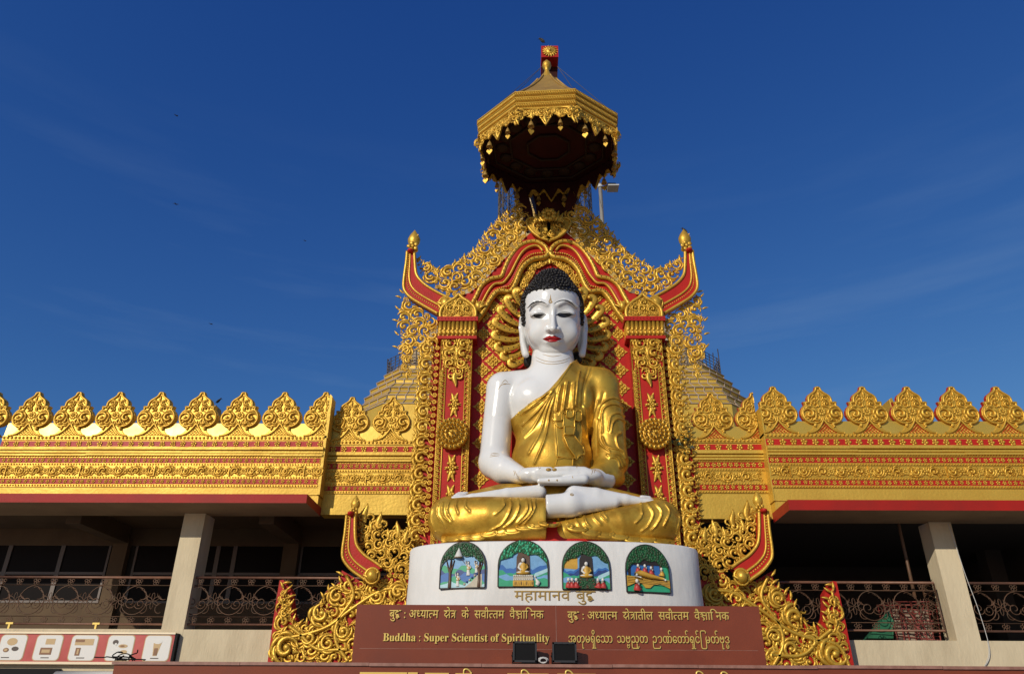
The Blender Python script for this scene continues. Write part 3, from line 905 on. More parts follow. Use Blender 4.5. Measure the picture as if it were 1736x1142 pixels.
# ------------------------------------------------------------------ the carved throne back
YB, YPI, YC3 = 15.0, 14.72, 14.9
sh = thing('shrine_backdrop', 'tall red and gold carved throne back behind the seated statue', 'shrine', (X0, YB, 0))
L2 = lambda pts, Y=YB: pxz(pts, Y)
half = [(735, 930), (742, 545), (757, 506), (778, 501), (797, 496), (812, 483), (829, 467), (851, 443), (868, 426), (888, 405), (900, 394), (915, 388), (933, 386)]
h = L2(half)
h[-1, 0] = X0
out = np.concatenate([h, mirror(h)[::-1][1:]])
a = MB()
prism(a, out, YB, YB + .12, 0)
h2 = L2([(738, 930), (741, 560)])
def lozenge(mb, x, z, w, hh, Y, mi=1):
    pl = []
    for k in range(16):
        an = k * 2 * PI / 16
        c_, s_ = math.cos(an), math.sin(an)
        r_ = 1 / (abs(c_) + abs(s_)) * (1.0 + .10 * math.cos(8 * an))
        pl.append((x + w * r_ * c_, z + hh * r_ * s_))
    prism(mb, pl, Y - .02, Y, mi)
    for sx, sz in ((.5, 0), (-.5, 0), (0, .55), (0, -.55)):
        ball(mb, (x + sx * w, Y - .02, z + sz * hh), (w * .24, .03, hh * .24), SPL, mi)
    for sx, sz in ((.27, .27), (-.27, .27), (.27, -.27), (-.27, -.27)):
        ball(mb, (x + sx * w, Y - .022, z + sz * hh), (w * .17, .025, hh * .17), SPL, mi)
    ball(mb, (x, Y - .025, z), (w * .16, .045, w * .16), SPL, mi)
inner = L2([(803, 930), (803, 547), (812, 541), (822, 526), (832, 509), (843, 499), (863, 499), (872, 489), (882, 468), (892, 452), (905, 444), (933, 441)])
inner[-1, 0] = X0
dpx = MPP(820, 600, YB)
for i in range(0, 8):
    for j in range(-8, 22):
        if (i + j) % 2:
            continue
        x, z = XZ(817.5 + 17 * i, 597 + 15.4 * j, YB)
        # keep verticals true: take the column's x at one height
        x = XZ(817.5 + 17 * i, 650, YB)[0]
        if inside(inner, [(x, z)])[0] and x < X0 - .05:
            for xx in (x, 2 * X0 - x):
                lozenge(a, xx, z, 13.2 * dpx, 13.2 * dpx, YB)
a.build('back_panel', ['red', 'gold'], sh)

# rays of the halo
def halo_petal(mb, p0, p1, flip):
    p0, p1 = np.array(XZ(*p0, YB)), np.array(XZ(*p1, YB))
    d = p1 - p0
    n = np.array([-d[1], d[0]]); ln = np.linalg.norm(d); n /= ln
    if n[1] > 0: n = -n
    t = np.linspace(0, 1, 10)
    c = p0 + d * t[:, None] + n * (np.sin(t * PI) * .10 * ln)[:, None]
    th = math.atan2(d[1], d[0]); r_ = 5.4 * dpx
    q = np.linspace(0, 1, 7)
    sgn = 1.0
    cc = p1 - n * r_                                        # curl at the end
    a0_ = math.atan2(n[1], n[0])
    wind = np.sign(d[0] * n[1] - d[1] * n[0])
    cur = np.stack([cc[0] + r_ * (1 - .4 * q) * np.cos(a0_ - wind * q * 3.9), cc[1] + r_ * (1 - .4 * q) * np.sin(a0_ - wind * q * 3.9)], 1)
    path = np.concatenate([c, cur[1:]])
    rad = np.concatenate([np.linspace(4.0, 7.4, 10), np.linspace(7.0, 3.6, 6)]) * dpx
    yy = np.concatenate([np.linspace(YB - .10, YB - .20, 10), np.linspace(YB - .21, YB - .24, 6)])
    V = np.stack([path[:, 0], yy, path[:, 1]], 1)
    if flip: V[:, 0] = 2 * X0 - V[:, 0]
    tube(mb, V, rad * .92, 8, depth=.28, mi=0)
    e = V[-1]
    ball(mb, e + np.array([0, -.02, 0]), 3.6 * dpx, SPH, 0)
    for i in range(2, 9, 2):
        ball(mb, V[i] + np.array([0, -rad[i] * .27, 0]), .014, SPL, 1)
a = MB()
for p0, p1 in (((884, 520), (874, 504)), ((882, 539), (860, 517)), ((884, 555), (849, 535)), ((884, 565), (842, 556)), ((886, 576), (842, 578)), ((886, 584), (848, 598)), ((888, 598), (858, 613)), ((892, 606), (872, 624))):
    for f in (False, True):
        halo_petal(a, p0, p1, f)
a.build('halo_ray', ['gold', 'black'], sh)

# arch mouldings
A_ = [(800, 516), (807, 503), (817, 484), (832, 473), (849, 469.5), (853, 462), (857, 452), (864, 438), (876, 422), (885, 415), (893, 411.5), (905, 409.5), (914, 411.5), (923, 417), (928, 424), (929.5, 434)]
B_ = [(812, 522), (817, 515), (829, 493), (839, 482.5), (852, 481), (859, 474), (866, 464), (872, 452), (881, 435), (888, 426), (897, 420), (907, 417.5), (914, 419.5), (920, 427)]
C_ = [(806, 548), (820, 529), (829, 513), (841, 497), (852, 494), (863.5, 495.5), (869, 490), (874, 481), (881, 463), (887, 453), (894, 446), (903, 440.5), (911, 438.5), (921, 437.5), (927, 434.5), (931, 428)]
def line(pts, Y, flip, step=.05):
    q = resample(smooth_curve(L2(pts, Y), 6), step)
    return mirror(q) if flip else q
for f in (False, True):
    a = MB()
    qa, qb, qc = line(A_, YB - .1, f), line(B_, YB - .1, f), line(C_, YB - .1, f)
    tube(a, to3(qa, YB - .10), 4.2 * dpx, 8, depth=1.2, mi=0)
    tube(a, to3(qb, YB - .13), 2.4 * dpx, 6, depth=1.3, mi=0)
    tube(a, to3(qc, YB - .10), 4.8 * dpx, 8, depth=1.5, mi=0)
    n_ = 60
    rs = lambda q: resample(q, np.linalg.norm(np.diff(q, axis=0), axis=1).sum() / (n_ - 1))[:n_]
    ra, rb, rc2 = rs(qa), rs(qb), rs(qc)
    k_ = min(len(ra), len(rb), len(rc2))
    m1, m2 = (ra[:k_] + rb[:k_]) / 2, (rb[:k_] + rc2[:k_]) / 2
    tube(a, to3(m1, YB - .03), np.linalg.norm(ra[:k_] - rb[:k_], axis=1) * .42, 8, depth=.8, mi=1)
    tube(a, to3(m2, YB - .03), np.minimum(np.linalg.norm(rb[:k_] - rc2[:k_], axis=1) * .45, .13), 8, depth=.7, mi=1)
    mm = rb[:k_] + (rc2[:k_] - rb[:k_]) * .62
    for q in resample(mm, .055):
        a.add(np.array([q[0], YB - .13, q[1]]) + BEAD[0] * .024, BEAD[1], 0, True)
    for q in resample(qa, .11):
        ball(a, (q[0], YB - .10 - 4.9 * dpx, q[1]), .014, SPL, 2)
    for q in resample(qc, .11):
        ball(a, (q[0], YB - .10 - 7.0 * dpx, q[1]), .014, SPL, 2)
    # leaf where the arch lands on the capital
    c = L2([(812, 525)])[0]
    c = mirror([c])[0] if f else c
    ball(a, (c[0], YB - .12, c[1]), (8.5 * dpx, .14, 11 * dpx), SPH, 0)
    for k in range(4):
        put(a, DROP, c[0], YB - .2, c[1] - 6 * dpx, 16 * dpx, (-.9 + k * .45) * (-1 if f else 1), f, .14)
    a.build('arch_moulding', ['gold', 'red', 'black'], sh)

# leaf garland inside the arch above the head
a = MB()
gp = resample(smooth_curve(L2([(888, 489), (893, 477), (900, 463), (909, 454), (920, 448), (931, 445)]), 6), 7.5 * dpx)
for f in (False, True):
    for i, q in enumerate(mirror(gp) if f else gp):
        put(a, ACS[i % 4], q[0], YB - .05, q[1] + .03, 6.4 * dpx, i * 1.3, f != (i % 2 == 0), .10)
        ct = np.array([X0, P(933, 500, YB)[2]])
        put(a, FLAME, q[0] * .95 + ct[0] * .05, YB - .06, q[1] * .96 + ct[1] * .04, 9 * dpx, math.atan2(-(q - ct)[0], (q - ct)[1]), f, .1)
put(a, FLAME, X0, YB - .1, P(933, 451, YB)[2], 13 * dpx, 0, False, .1)
a.build('leaf_garland', 'gold', sh)

# pillars
for f in (False, True):
    mx_ = (lambda x: 2 * X0 - x) if f else (lambda x: x)
    x0_, x1_ = P(747, 600, YPI)[0], P(800.5, 600, YPI)[0]
    zt_, zb_ = P(773, 575, YPI)[2], P(760, 935, YPI)[2]
    a = MB()
    box(a, min(mx_(x0_), mx_(x1_)), max(mx_(x0_), mx_(x1_)), YPI, YB - .003, zb_, zt_)
    pil = a.build('pillar', 'red', sh)
    s_ = dpx * YPI / YB
    g = MB()
    for xa in (x0_ + .8 * s_, x0_ + 10.5 * s_, x1_ - 10.5 * s_, x1_ - .8 * s_):
        xa = mx_(xa)
        tube(g, [(xa, YPI - .012, zb_), (xa, YPI - .012, zt_)], 1.15 * s_, 6)
    for side, xa in ((1, x0_ + 5.6 * s_), (-1, x1_ - 5.6 * s_)):
        i = 0
        for z in np.arange(zb_ + .05, zt_ - .75, 9.6 * s_):
            put(g, ACS[3], mx_(xa), YPI - .01, z, 3.9 * s_, 2.2 * side * (-1 if f else 1), (side > 0) != f, 5 * s_)
            put(g, DROP, mx_(xa - side * 2 * s_), YPI - .01, z + 3.6 * s_, 8 * s_, -.5 * side * (-1 if f else 1), (side > 0) != f, 5 * s_)
            i += 1
    xc = (x0_ + x1_) / 2
    for py, hh in ((686, 21), (793, 22), (845, 22)):          # diamond flowers on the red field
        z = P(765, py, YPI)[2]
        for k in range(4):
            put(g, DROP, mx_(xc), YPI - .01, z, (hh if k % 2 == 0 else 11) * s_, k * PI / 2 + .18 * (1 if k % 2 else 0), False, 8 * s_)
            put(g, DROP, mx_(xc), YPI - .01, z, (hh if k % 2 == 0 else 11) * s_, k * PI / 2, True, 8 * s_)
        put(g, FLOWER, mx_(xc), YPI - .03, z, 6 * s_, .3, False, 5 * s_)
        for k in range(8):
            ball(g, (mx_(xc) + 7 * s_ * math.cos(k * PI / 4), YPI - .02, z + 10 * s_ * math.sin(k * PI / 4)), 2.6 * s_, SPL)
    ztop = zt_
    fin = np.array([(-25, 0), (25, 0), (24, -30), (20, -55), (10, -68), (3, -84), (-3, -84), (-10, -68), (-20, -55), (-24, -30)]) * s_
    # carved drop at the head of the shaft
    for k, (dx, dz, r_) in enumerate(((12, -10, 9), (12, -28, 9.5), (10, -46, 8.5), (5.5, -61, 6), (20, -18, 5), (20, -37, 5), (4, -19, 5), (4, -38, 5), (20, -4, 4.5), (18, -52, 4.5))):
        for sg in (-1, 1):
            put(g, ACS[k % 4], mx_(xc) + sg * dx * s_, YPI - .02, ztop + dz * s_, r_ * s_, (1.1 * k if sg > 0 else PI - 1.1 * k), sg < 0, r_ * s_ * 1.0)
    put(g, FLAME, mx_(xc), YPI - .03, ztop - 63 * s_, 26 * s_, PI, False, 10 * s_)
    put(g, FLOWER, mx_(xc), YPI - .03, ztop - 6 * s_, 6 * s_, 0, False, 6 * s_)
    put(g, FLAME, mx_(xc), YPI - .03, ztop - 34 * s_, 20 * s_, 0, False, 9 * s_)
    g.build('carved_ornament', 'gold', pil)
    # round lotus boss
    rz = P(764, 738, YPI)[2]
    g = MB()
    R_ = 26.5 * s_
    lathe_y = lambda prof_, mi: g.add(np.array([[mx_(xc) + r_ * math.cos(t), YPI + y_, rz + r_ * math.sin(t)] for r_, y_ in prof_ for t in np.arange(24) * 2 * PI / 24]), [grid(len(prof_), 24, False, True)], mi, True)
    lathe_y([(R_ * .92, 0), (R_ * .93, -.10), (R_ * .7, -.16), (R_ * .3, -.2), (.001, -.21)], 0)
    for ring_, n_, rr2 in ((.86, 20, .16), (.58, 16, .13), (.33, 11, .10)):
        for k in range(n_):
            an = k * 2 * PI / n_ + ring_
            c_, q_ = math.cos(an), math.sin(an)
            ball(g, (mx_(xc) + R_ * ring_ * c_, YPI - .15 - (.9 - ring_) * .12, rz + R_ * ring_ * q_), (R_ * rr2, .06, R_ * rr2), SPL, 0)
            ball(g, (mx_(xc) + R_ * ring_ * c_, YPI - .21 - (.9 - ring_) * .12, rz + R_ * ring_ * q_), .015, SPL, 1)
    ball(g, (mx_(xc), YPI - .26, rz), (R_ * .12, .06, R_ * .12), SPL, 0)
    g.build('lotus_boss', ['gold', 'black'], pil)
    # capital
    cx0_, cx1_ = P(741, 556, YPI - .06)[0], P(810, 556, YPI - .06)[0]
    g = MB()
    zz = [P(775, y, YPI)[2] for y in (540.5, 547.5, 560, 571, 576)]
    b = lambda xa, xb, y0_, z0_, z1_, mi: box(g, min(mx_(xa), mx_(xb)), max(mx_(xa), mx_(xb)), y0_, YB - .004, z0_, z1_, mi)
    b(cx0_, cx1_, YPI - .12, zz[1], zz[0], 1)
    b(cx0_ + .03, cx1_ - .03, YPI - .05, zz[3], zz[1] - .002, 0)
    b(cx0_ + .02, cx1_ - .02, YPI - .07, zz[4], zz[3] - .002, 1)
    n_ = 9
    for k in range(n_):
        xx = mx_(cx0_ + .03 + (cx1_ - cx0_ - .06) * (k + .5) / n_)
        w_ = (cx1_ - cx0_ - .06) / n_ / 2
        tube(g, [(xx, YPI - .085, zz[1] - .01), (xx, YPI - .075, zz[2] + .04), (xx, YPI - .055, zz[2] - .01)], [w_ * .8, w_ * .9, w_ * .5], 7, mi=0)
        ball(g, (xx, YPI - .06, (zz[2] + zz[3]) / 2 - .01), (w_ * .95, .05, .065), SPL, 0)
    for x in np.arange(cx0_ + .03, cx1_ - .01, .075):
        ball(g, (mx_(x), YPI - .12, (zz[0] + zz[1]) / 2), .012, SPL, 2)
    g.build('capital', ['gold', 'red', 'black'], pil)
    # onion shaped crest standing on the capital
    g = MB()
    w_ = (cx1_ - cx0_) / 2
    hh = P(776, 501, YPI)[2] - zz[0]
    o_ = smooth_curve(np.array([(-.86, 0), (-.88, .18), (-.80, .42), (-.50, .66), (-.20, .82), (0, 1.0)]) * np.array([w_, hh]), 5)
    o_ = np.concatenate([o_, (o_ * np.array([-1, 1]))[::-1][1:]]) + np.array([mx_((cx0_ + cx1_) / 2), zz[0] + .002])
    prism(g, o_, YPI - .06, YB - .12, 0)
    tube(g, to3(o_, YPI - .07), 3.2 * s_, 7)
    ins = (o_ - o_.mean(0)) * .80 + o_.mean(0)
    scrollwork(g, ins, YPI - .07, 7 * s_, 3.2 * s_, 40, 8, .9, .85, .9)
    g.build('onion_crest', 'gold', pil)

# horns with buds
def horn(parent, O, I, bud, boss, Y, fl, s_, th=.16):
    o_, i_ = resample(smooth_curve(fl(L2(O, Y)), 5), .06), resample(smooth_curve(fl(L2(I, Y)), 5), .06)
    n_ = 40
    rs = lambda q: np.stack([np.interp(np.linspace(0, 1, n_), np.linspace(0, 1, len(q)), q[:, k]) for k in (0, 1)], 1)
    o_, i_ = rs(o_), rs(i_)
    g = MB()
    V = np.concatenate([to3(o_, Y - th), to3(i_, Y - th), to3(o_, Y + .05), to3(i_, Y + .05)])
    k = np.arange(n_ - 1)
    flip_ = (o_[0, 0] > i_[0, 0])
    qs = [np.stack([k, k + 1, k + 1 + n_, k + n_], 1), np.stack([k + 2 * n_, k + 1 + 2 * n_, k + 1, k], 1), np.stack([k + n_, k + 1 + n_, k + 1 + 3 * n_, k + 3 * n_], 1),
          np.array([[0, n_, 3 * n_, 2 * n_]]), np.stack([k + 3 * n_, k + 1 + 3 * n_, k + 1 + 2 * n_, k + 2 * n_], 1)]
    if flip_:
        qs = [q[:, ::-1] for q in qs]
    g.add(V, qs, 1, False)
    tube(g, to3(o_, Y - th), 2.9 * s_, 6, depth=1.2, mi=0)
    tube(g, to3(i_, Y - th), 2.9 * s_, 6, depth=1.2, mi=0)
    tube(g, to3(o_ + (i_ - o_) * .42, Y - th), np.linspace(1.4, 2.6, n_) * s_, 5, mi=0)
    for q in resample(o_ + (i_ - o_) * .24, .055):
        g.add(np.array([q[0], Y - th, q[1]]) + BEAD[0] * .02, BEAD[1], 0, True)
    e = (o_[0] + i_[0]) / 2
    ball(g, (e[0] - .1 * np.sign(i_[0, 0] - o_[0, 0]) * 0, Y - th, e[1]), (6.5 * s_, th * .9, 4.5 * s_), SPH, 1)
    hn = g.build('horn', ['gold', 'red'], parent)
    b_ = fl(L2([boss], Y))[0]
    g = MB()
    ball(g, (b_[0], Y - th, b_[1]), (11 * s_, .16, 12 * s_), SPH)
    for k in range(5):
        put(g, DROP, b_[0], Y - th - .06, b_[1] - 8 * s_, 18 * s_, -.8 + k * .4, k % 2 == 0, .15)
    ring_ = np.arange(14) * 2 * PI / 14
    tube(g, np.stack([b_[0] + 12 * s_ * np.cos(ring_), np.full(14, Y - th - .03), b_[1] + 13 * s_ * np.sin(ring_)], 1), 2.2 * s_, 5, closed=True)
    g.build('leaf_boss', 'gold', hn)
    t_, q_ = fl(L2([bud[0]], Y))[0], fl(L2([bud[1]], Y))[0]
    hh = t_[1] - q_[1]
    g = MB()
    lathe(g, [(.01, 0), (.19 * hh, .05 * hh), (.17 * hh, .16 * hh), (.13 * hh, .24 * hh), (.23 * hh, .42 * hh), (.245 * hh, .56 * hh), (.17 * hh, .75 * hh), (.07 * hh, .90 * hh), (.015 * hh, 1.0 * hh)], (q_[0], Y - .06, q_[1]), 12, sy=.8)
    put(g, FLOWER, q_[0], Y - .06 - .17 * hh, q_[1] + .14 * hh, .24 * hh, .3, False, .1)
    put(g, DROP, q_[0], Y - .06 - .12 * hh, q_[1] + .30 * hh, .44 * hh, -.15, False, .08)
    for sg in (-1, 1):
        put(g, DROP, q_[0] + sg * .06 * hh, Y - .06 - .10 * hh, q_[1] + .28 * hh, .34 * hh, -sg * .12, sg < 0, .07)
    g.build('bud', 'gold', hn)
idn = lambda q: q
for fl in (idn, mirror):
    horn(sh, [(692, 432), (690.5, 450), (687, 475), (686, 492), (690, 502), (699, 511), (715, 521), (743, 537)],
         [(704, 434), (705, 452), (707, 470), (713, 480), (724, 490), (742, 501), (764, 512)], ((702, 392.5), (701, 429)), (757, 521), YB - .08, fl, dpx)

# pierced crest, hanging side scrolls and running border
CR = [(707, 440), (720, 447), (733, 453), (753, 461), (765, 452), (779, 445), (788, 438), (800, 430), (812, 421), (822, 405), (830, 394), (842, 378), (852, 372), (862, 362), (872, 352), (886, 347), (897, 356), (903, 385),
      (893, 398), (880, 410), (866, 422), (850, 441), (829, 463), (812, 480), (797, 492), (778, 498), (762, 499), (742, 492), (722, 478), (711, 462)]
TOP = [(709, 440), (733, 453), (753, 461), (765, 452), (788, 437), (810, 421), (826, 397), (842, 378), (864, 358), (886, 346)]
ROS = [(760, 500), (771, 500), (785, 498), (797, 493), (806, 487), (814, 479), (821, 471), (829, 464), (836, 456), (844, 448), (851, 440), (857, 432), (866, 424), (874, 416), (881, 410), (888, 402)]
OS = [(684, 499), (700, 515), (720, 528), (740, 541), (742, 560), (741, 590), (722, 600), (712, 600), (709, 588), (703, 592), (699, 606), (685, 610), (678, 602), (677, 588), (680, 575), (676, 560), (677, 540), (680, 520)]
PEND = [(703, 596), (700, 612), (696, 628), (692, 640), (686, 630), (683, 615), (681, 600)]
for fl in (idn, mirror):
    a = MB()
    scrollwork(a, fl(L2(CR)), YB - .02, 11 * dpx, 3.6 * dpx, 21, 20, .68, .84, .95)
    tp = resample(smooth_curve(fl(L2(TOP)), 6), 10.5 * dpx)
    tg = np.gradient(tp, axis=0)
    for i, (q, t_) in enumerate(zip(tp, tg)):
        nrm_ = np.array([-t_[1], t_[0]]); nrm_ *= np.sign(nrm_[1]) / np.linalg.norm(nrm_)
        nrm_ = nrm_ * .5 + np.array([0, .6])
        put(a, FLAME, q[0], YB - .02, q[1] - 7 * dpx, (15 if i % 2 == 0 else 11) * dpx, math.atan2(-nrm_[0], nrm_[1]), i % 2 == 0, .14)
    for i in range(2):                                      # stems that tie the scrolls together
        pa = smooth_curve(fl(L2([(712, 455), (735, 470), (760, 480), (790, 470), (820, 440), (850, 405), (880, 370)] if i == 0 else [(742, 490), (780, 490), (815, 468), (845, 435), (868, 408), (890, 380)])), 6)
        w_ = np.sin(np.arange(len(pa)) * 1.1) * 3 * dpx
        tube(a, to3(pa + np.stack([w_ * .4, w_], 1), YB + .01), 2.0 * dpx, 5)
    for q in fl(L2(ROS)):
        put(a, FLOWER8, q[0], YB - .04, q[1], 4.6 * dpx, .2, False, .06)
    a.build('pierced_crest', 'gold', sh)
    a = MB()
    scrollwork(a, fl(L2(OS, YC3)), YC3, 10 * dpx, 3.6 * dpx, 31, 18, .68, .84, .95)
    pp = smooth_curve(fl(L2([(690, 590), (697, 604), (686, 616), (694, 628), (690, 641)], YC3)), 5)
    for i, (x_, y_, r_) in enumerate(((690, 597, 8.5), (693, 611, 7.5), (688, 622, 6.0), (692, 631, 4.5), (682, 605, 4.5), (681, 590, 5))):
        q = fl(L2([(x_, y_)], YC3))[0]
        put(a, ACS[i % 4], q[0], YC3, q[1], r_ * dpx, 1.3 * i, i % 2 == 0, r_ * dpx * .9)
    q = fl(L2([(690.5, 631)], YC3))[0]
    put(a, FLAME, q[0], YC3, q[1], 15 * dpx, PI, False, .1)
    for i, (x_, y_) in enumerate(((680, 505), (677, 525), (675, 545), (676, 568), (675, 590), (684, 497))):
        q = fl(L2([(x_, y_)], YC3))[0]
        put(a, DROP, q[0] + 0, YC3, q[1], 11 * dpx, (1.0 if fl is idn else -1.0), i % 2 == 0, .12)
    # running border down the outer edge
    SD = 1 if fl is idn else -1
    za, zb_ = P(724, 588, YC3)[2], P(704, 940, YC3)[2]
    pth = lambda py: fl(L2([(724.5 + (704.5 - 724.5) * (py - 588) / 342, py)], YC3))[0]
    py, i = 592, 0
    while py < 935:
        q = pth(py)
        k = 1.0 + .12 * (py - 592) / 340
        put(a, ACS[0], q[0] + SD * 1.0 * dpx, YC3, q[1], 11.0 * dpx * k, (0.5 if SD > 0 else PI - .5), SD < 0, .15)
        q2 = pth(py + 14)
        put(a, ACS[1], q2[0] - SD * 5.5 * dpx, YC3, q2[1], 6.6 * dpx * k, (2.6 if SD > 0 else PI - 2.6), SD > 0, .11)
        put(a, ACS[2], q2[0] + SD * 8.5 * dpx, YC3, q2[1] + 1.5 * dpx, 5.6 * dpx * k, (1.0 if SD > 0 else PI - 1), SD < 0, .10)
        for d_, o2, r_ in ((4, -13, 10), (12, -14, 8), (20, -13, 9)):
            q3 = pth(py + d_)
            put(a, DROP, q3[0] + SD * (o2 + 4) * dpx, YC3 + .02, q3[1] - 2 * dpx, r_ * dpx, SD * .8, SD > 0, .10)
        py += 26.5
        i += 1
    tube(a, to3(np.array([pth(y_) for y_ in range(590, 941, 10)]) , YC3 + .03), 2.2 * dpx, 5)
    for py in np.arange(590, 900, 11.4):                     # small flowers on the red strip beside the pillar
        q = fl(L2([(742.0 - 17.5 * (py - 590) / 290, py)], YC3 - .02))[0]
        put(a, FLOWER8, q[0], YC3 - .02, q[1], 4.5 * dpx, .2, False, .07)
    a.build('scroll_border', 'gold', sh)
    a = MB()
    prism(a, fl(L2([(733.5, 575), (747, 575), (747, 940), (690, 940), (694, 860), (702, 760), (722, 740), (733, 590)], YC3)), YC3 + .05, YB + .01)
    a.build('red_strip', 'red', sh)

# crown piece under the canopy
a = MB()
pl = L2([(933, 414), (915, 408), (900, 396), (893, 382), (899, 376), (914, 377), (926, 380), (933, 384)], YB)
for fl in (idn, mirror):
    q = fl(pl)
    prism(a, q, YB - .14, YB + .1)
    c = smooth_curve(np.concatenate([q[:6]]), 5)
    tube(a, to3(c, YB - .15), 2.6 * dpx, 6)
    e = fl(L2([(912, 388)], YB))[0]
    put(a, ACS[0], e[0], YB - .15, e[1], 9 * dpx, .5, fl is idn, .10)
    e = fl(L2([(924, 402)], YB))[0]
    put(a, ACS[1], e[0], YB - .15, e[1], 7 * dpx, 2.5, fl is idn, .10)
    for x_, y_ in ((905, 382), (908, 390), (914, 396), (921, 402)):
        e = fl(L2([(x_, y_)], YB))[0]
        ball(a, (e[0], YB - .16, e[1]), .02, SPL, 1)
z = P(932, 352, YB - .3)[2]
put(a, FLOWER8, X0, YB - .3, P(932, 364, YB - .3)[2], 15 * dpx, 0, False, .2)
for k in range(7):
    put(a, FLAME, X0 + (k - 3) * 5 * dpx, YB - .28, P(932, 374, YB - .3)[2], (30 - 3 * abs(k - 3)) * dpx, -(k - 3) * .22, k < 3, .16)
a.build('crown_leaf', ['gold', 'black'], sh)

# ------------------------------------------------------------------ lower side panels
def side_panel(label, T, Y, sd, seed):
    """T maps the photo outline of the left panel to this one"""
    root = thing('carved_panel', label, 'carved panel', (P(*T(540, 1060), Y)[0], Y, 0), 'carved panels beside the pedestal')
    q = lambda pts: pxz([T(*p) for p in pts], Y)
    s_ = MPP(560, 1050, Y) * (1 if sd > 0 else 1.03)
    body = [(579.5, 966), (577, 985), (566, 994), (554, 1001), (547, 1012), (541, 1030), (534.5, 1045), (520, 1054), (506, 1054), (498, 1040), (495.5, 1020), (495, 1002), (487, 990), (480, 982), (474, 983), (463, 1050), (453, 1125), (605, 1128), (697, 1128), (696, 980), (660, 968), (640, 988), (610, 984)]
    a = MB()
    prism(a, q(body), Y, Y + .22)
    a.build('red_backing', 'red', root)
    a = MB()
    inner_ = [(583, 972), (580, 990), (566, 998), (555, 1006), (549, 1018), (543, 1034), (536, 1049), (520, 1058), (503, 1058), (493, 1042), (489, 1010), (482, 990), (478, 1000), (470, 1050), (460, 1122), (640, 1124), (692, 1026), (692, 985), (660, 972), (640, 990), (606, 984)]
    scrollwork(a, q(inner_), Y - .02, 11.5 * s_, 4.0 * s_, seed, 20, .7, .86, .7)
    for i, (x_, y_, r_, a_) in enumerate(((487, 1098, 22, .6), (547, 1040, 19, 2.0), (572, 1010, 15, 1.2), (676, 1003, 15, .4), (525, 1080, 14, 3.6), (583, 1070, 14, 2.8), (484, 1040, 9, 1.0), (482, 1015, 8, 2.0), (557, 1090, 15, 1.5), (640, 1010, 13, 3))):
        c = q([(x_, y_)])[0]
        put(a, ACS[i % 3], c[0], Y - .05, c[1], r_ * s_ * .86, a_ if sd > 0 else PI - a_, sd < 0, r_ * s_ * .55)
    for i, y_ in enumerate((992, 1005, 1018, 1032, 1048)):    # leaves up the outer point
        c = q([(483 - .3 * i, y_)])[0]
        put(a, DROP, c[0], Y - .05, c[1] - 6 * s_, 14 * s_, sd * .3 * (-1) ** i, i % 2 == 0, .13)
    edge = q([(583, 972), (580, 990), (566, 998), (555, 1006), (549, 1018), (543, 1034), (536, 1049), (520, 1058), (503, 1057), (494, 1042), (490, 1012), (482, 986)])
    for i, c in enumerate(resample(smooth_curve(edge, 4), 13 * s_)):
        put(a, DROP, c[0], Y - .05, c[1] - 3 * s_, 14 * s_, sd * (.9 - .14 * i), i % 2 == 0, .13)
    for pts in ([(463, 1120), (480, 1085), (520, 1075), (560, 1060), (600, 1030), (650, 1000), (690, 1000)], [(590, 1120), (570, 1085), (575, 1050), (600, 1010), (588, 975)], [(490, 1060), (510, 1075), (540, 1100), (590, 1100)]):
        tube(a, to3(smooth_curve(q(pts), 6), Y - .05), 3.2 * s_, 6)
    a.build('gold_scrollwork', 'gold', root)
    # pierced flames next to the border
    a = MB()
    fp = [(607, 880), (606, 922), (622, 945), (648, 962), (662, 972), (696, 976), (700, 930), (695, 905), (690, 888), (684, 910), (672, 885), (664, 905), (656, 900), (642, 868), (636, 890), (626, 900), (618, 855), (613, 868)]
    scrollwork(a, q(fp), Y + .02, 9.5 * s_, 4.2 * s_, seed + 3, 14, .6, .82, .9)
    for x_, y_, hh in ((618, 886, 36), (642, 896, 31), (672.5, 912, 31), (627, 902, 22), (657, 914, 20), (688, 920, 26)):
        c = q([(x_, y_)])[0]
        put(a, FLAME, c[0], Y + .01, c[1], hh * s_, 0, x_ % 2 == 0, .16)
    for x_ in (661, 671, 681, 691):
        c = q([(x_, 975 + (x_ - 661) * .1)])[0]
        put(a, FLOWER8, c[0], Y - .05, c[1], 4.8 * s_, 0, False, .06)
    a.build('pierced_flame', 'gold', root)
    f_ = lambda z: z
    Yh = Y - .05
    O = [T(*p) for p in [(591, 874), (588, 905), (584, 933), (584.5, 948), (592, 960), (602, 970), (622, 984)]]
    I = [T(*p) for p in [(605, 874), (604.5, 900), (606, 921), (611, 932), (622, 944), (636, 953), (650, 963)]]
    horn(root, O, I, (T(602, 840), T(602, 873)), T(634, 978), Yh, f_, s_)
    return root
side_panel('carved gold scroll panel on red, left of the white pedestal', lambda x, y: (x, y), 14.55, 1, 61)
side_panel('carved gold scroll panel on red, right of the white pedestal', lambda x, y: (938 + (938 - x) * 1.035 + max(0, y - 985) * .07, y - 7 + (y - 840) * .065), 14.45, -1, 67)
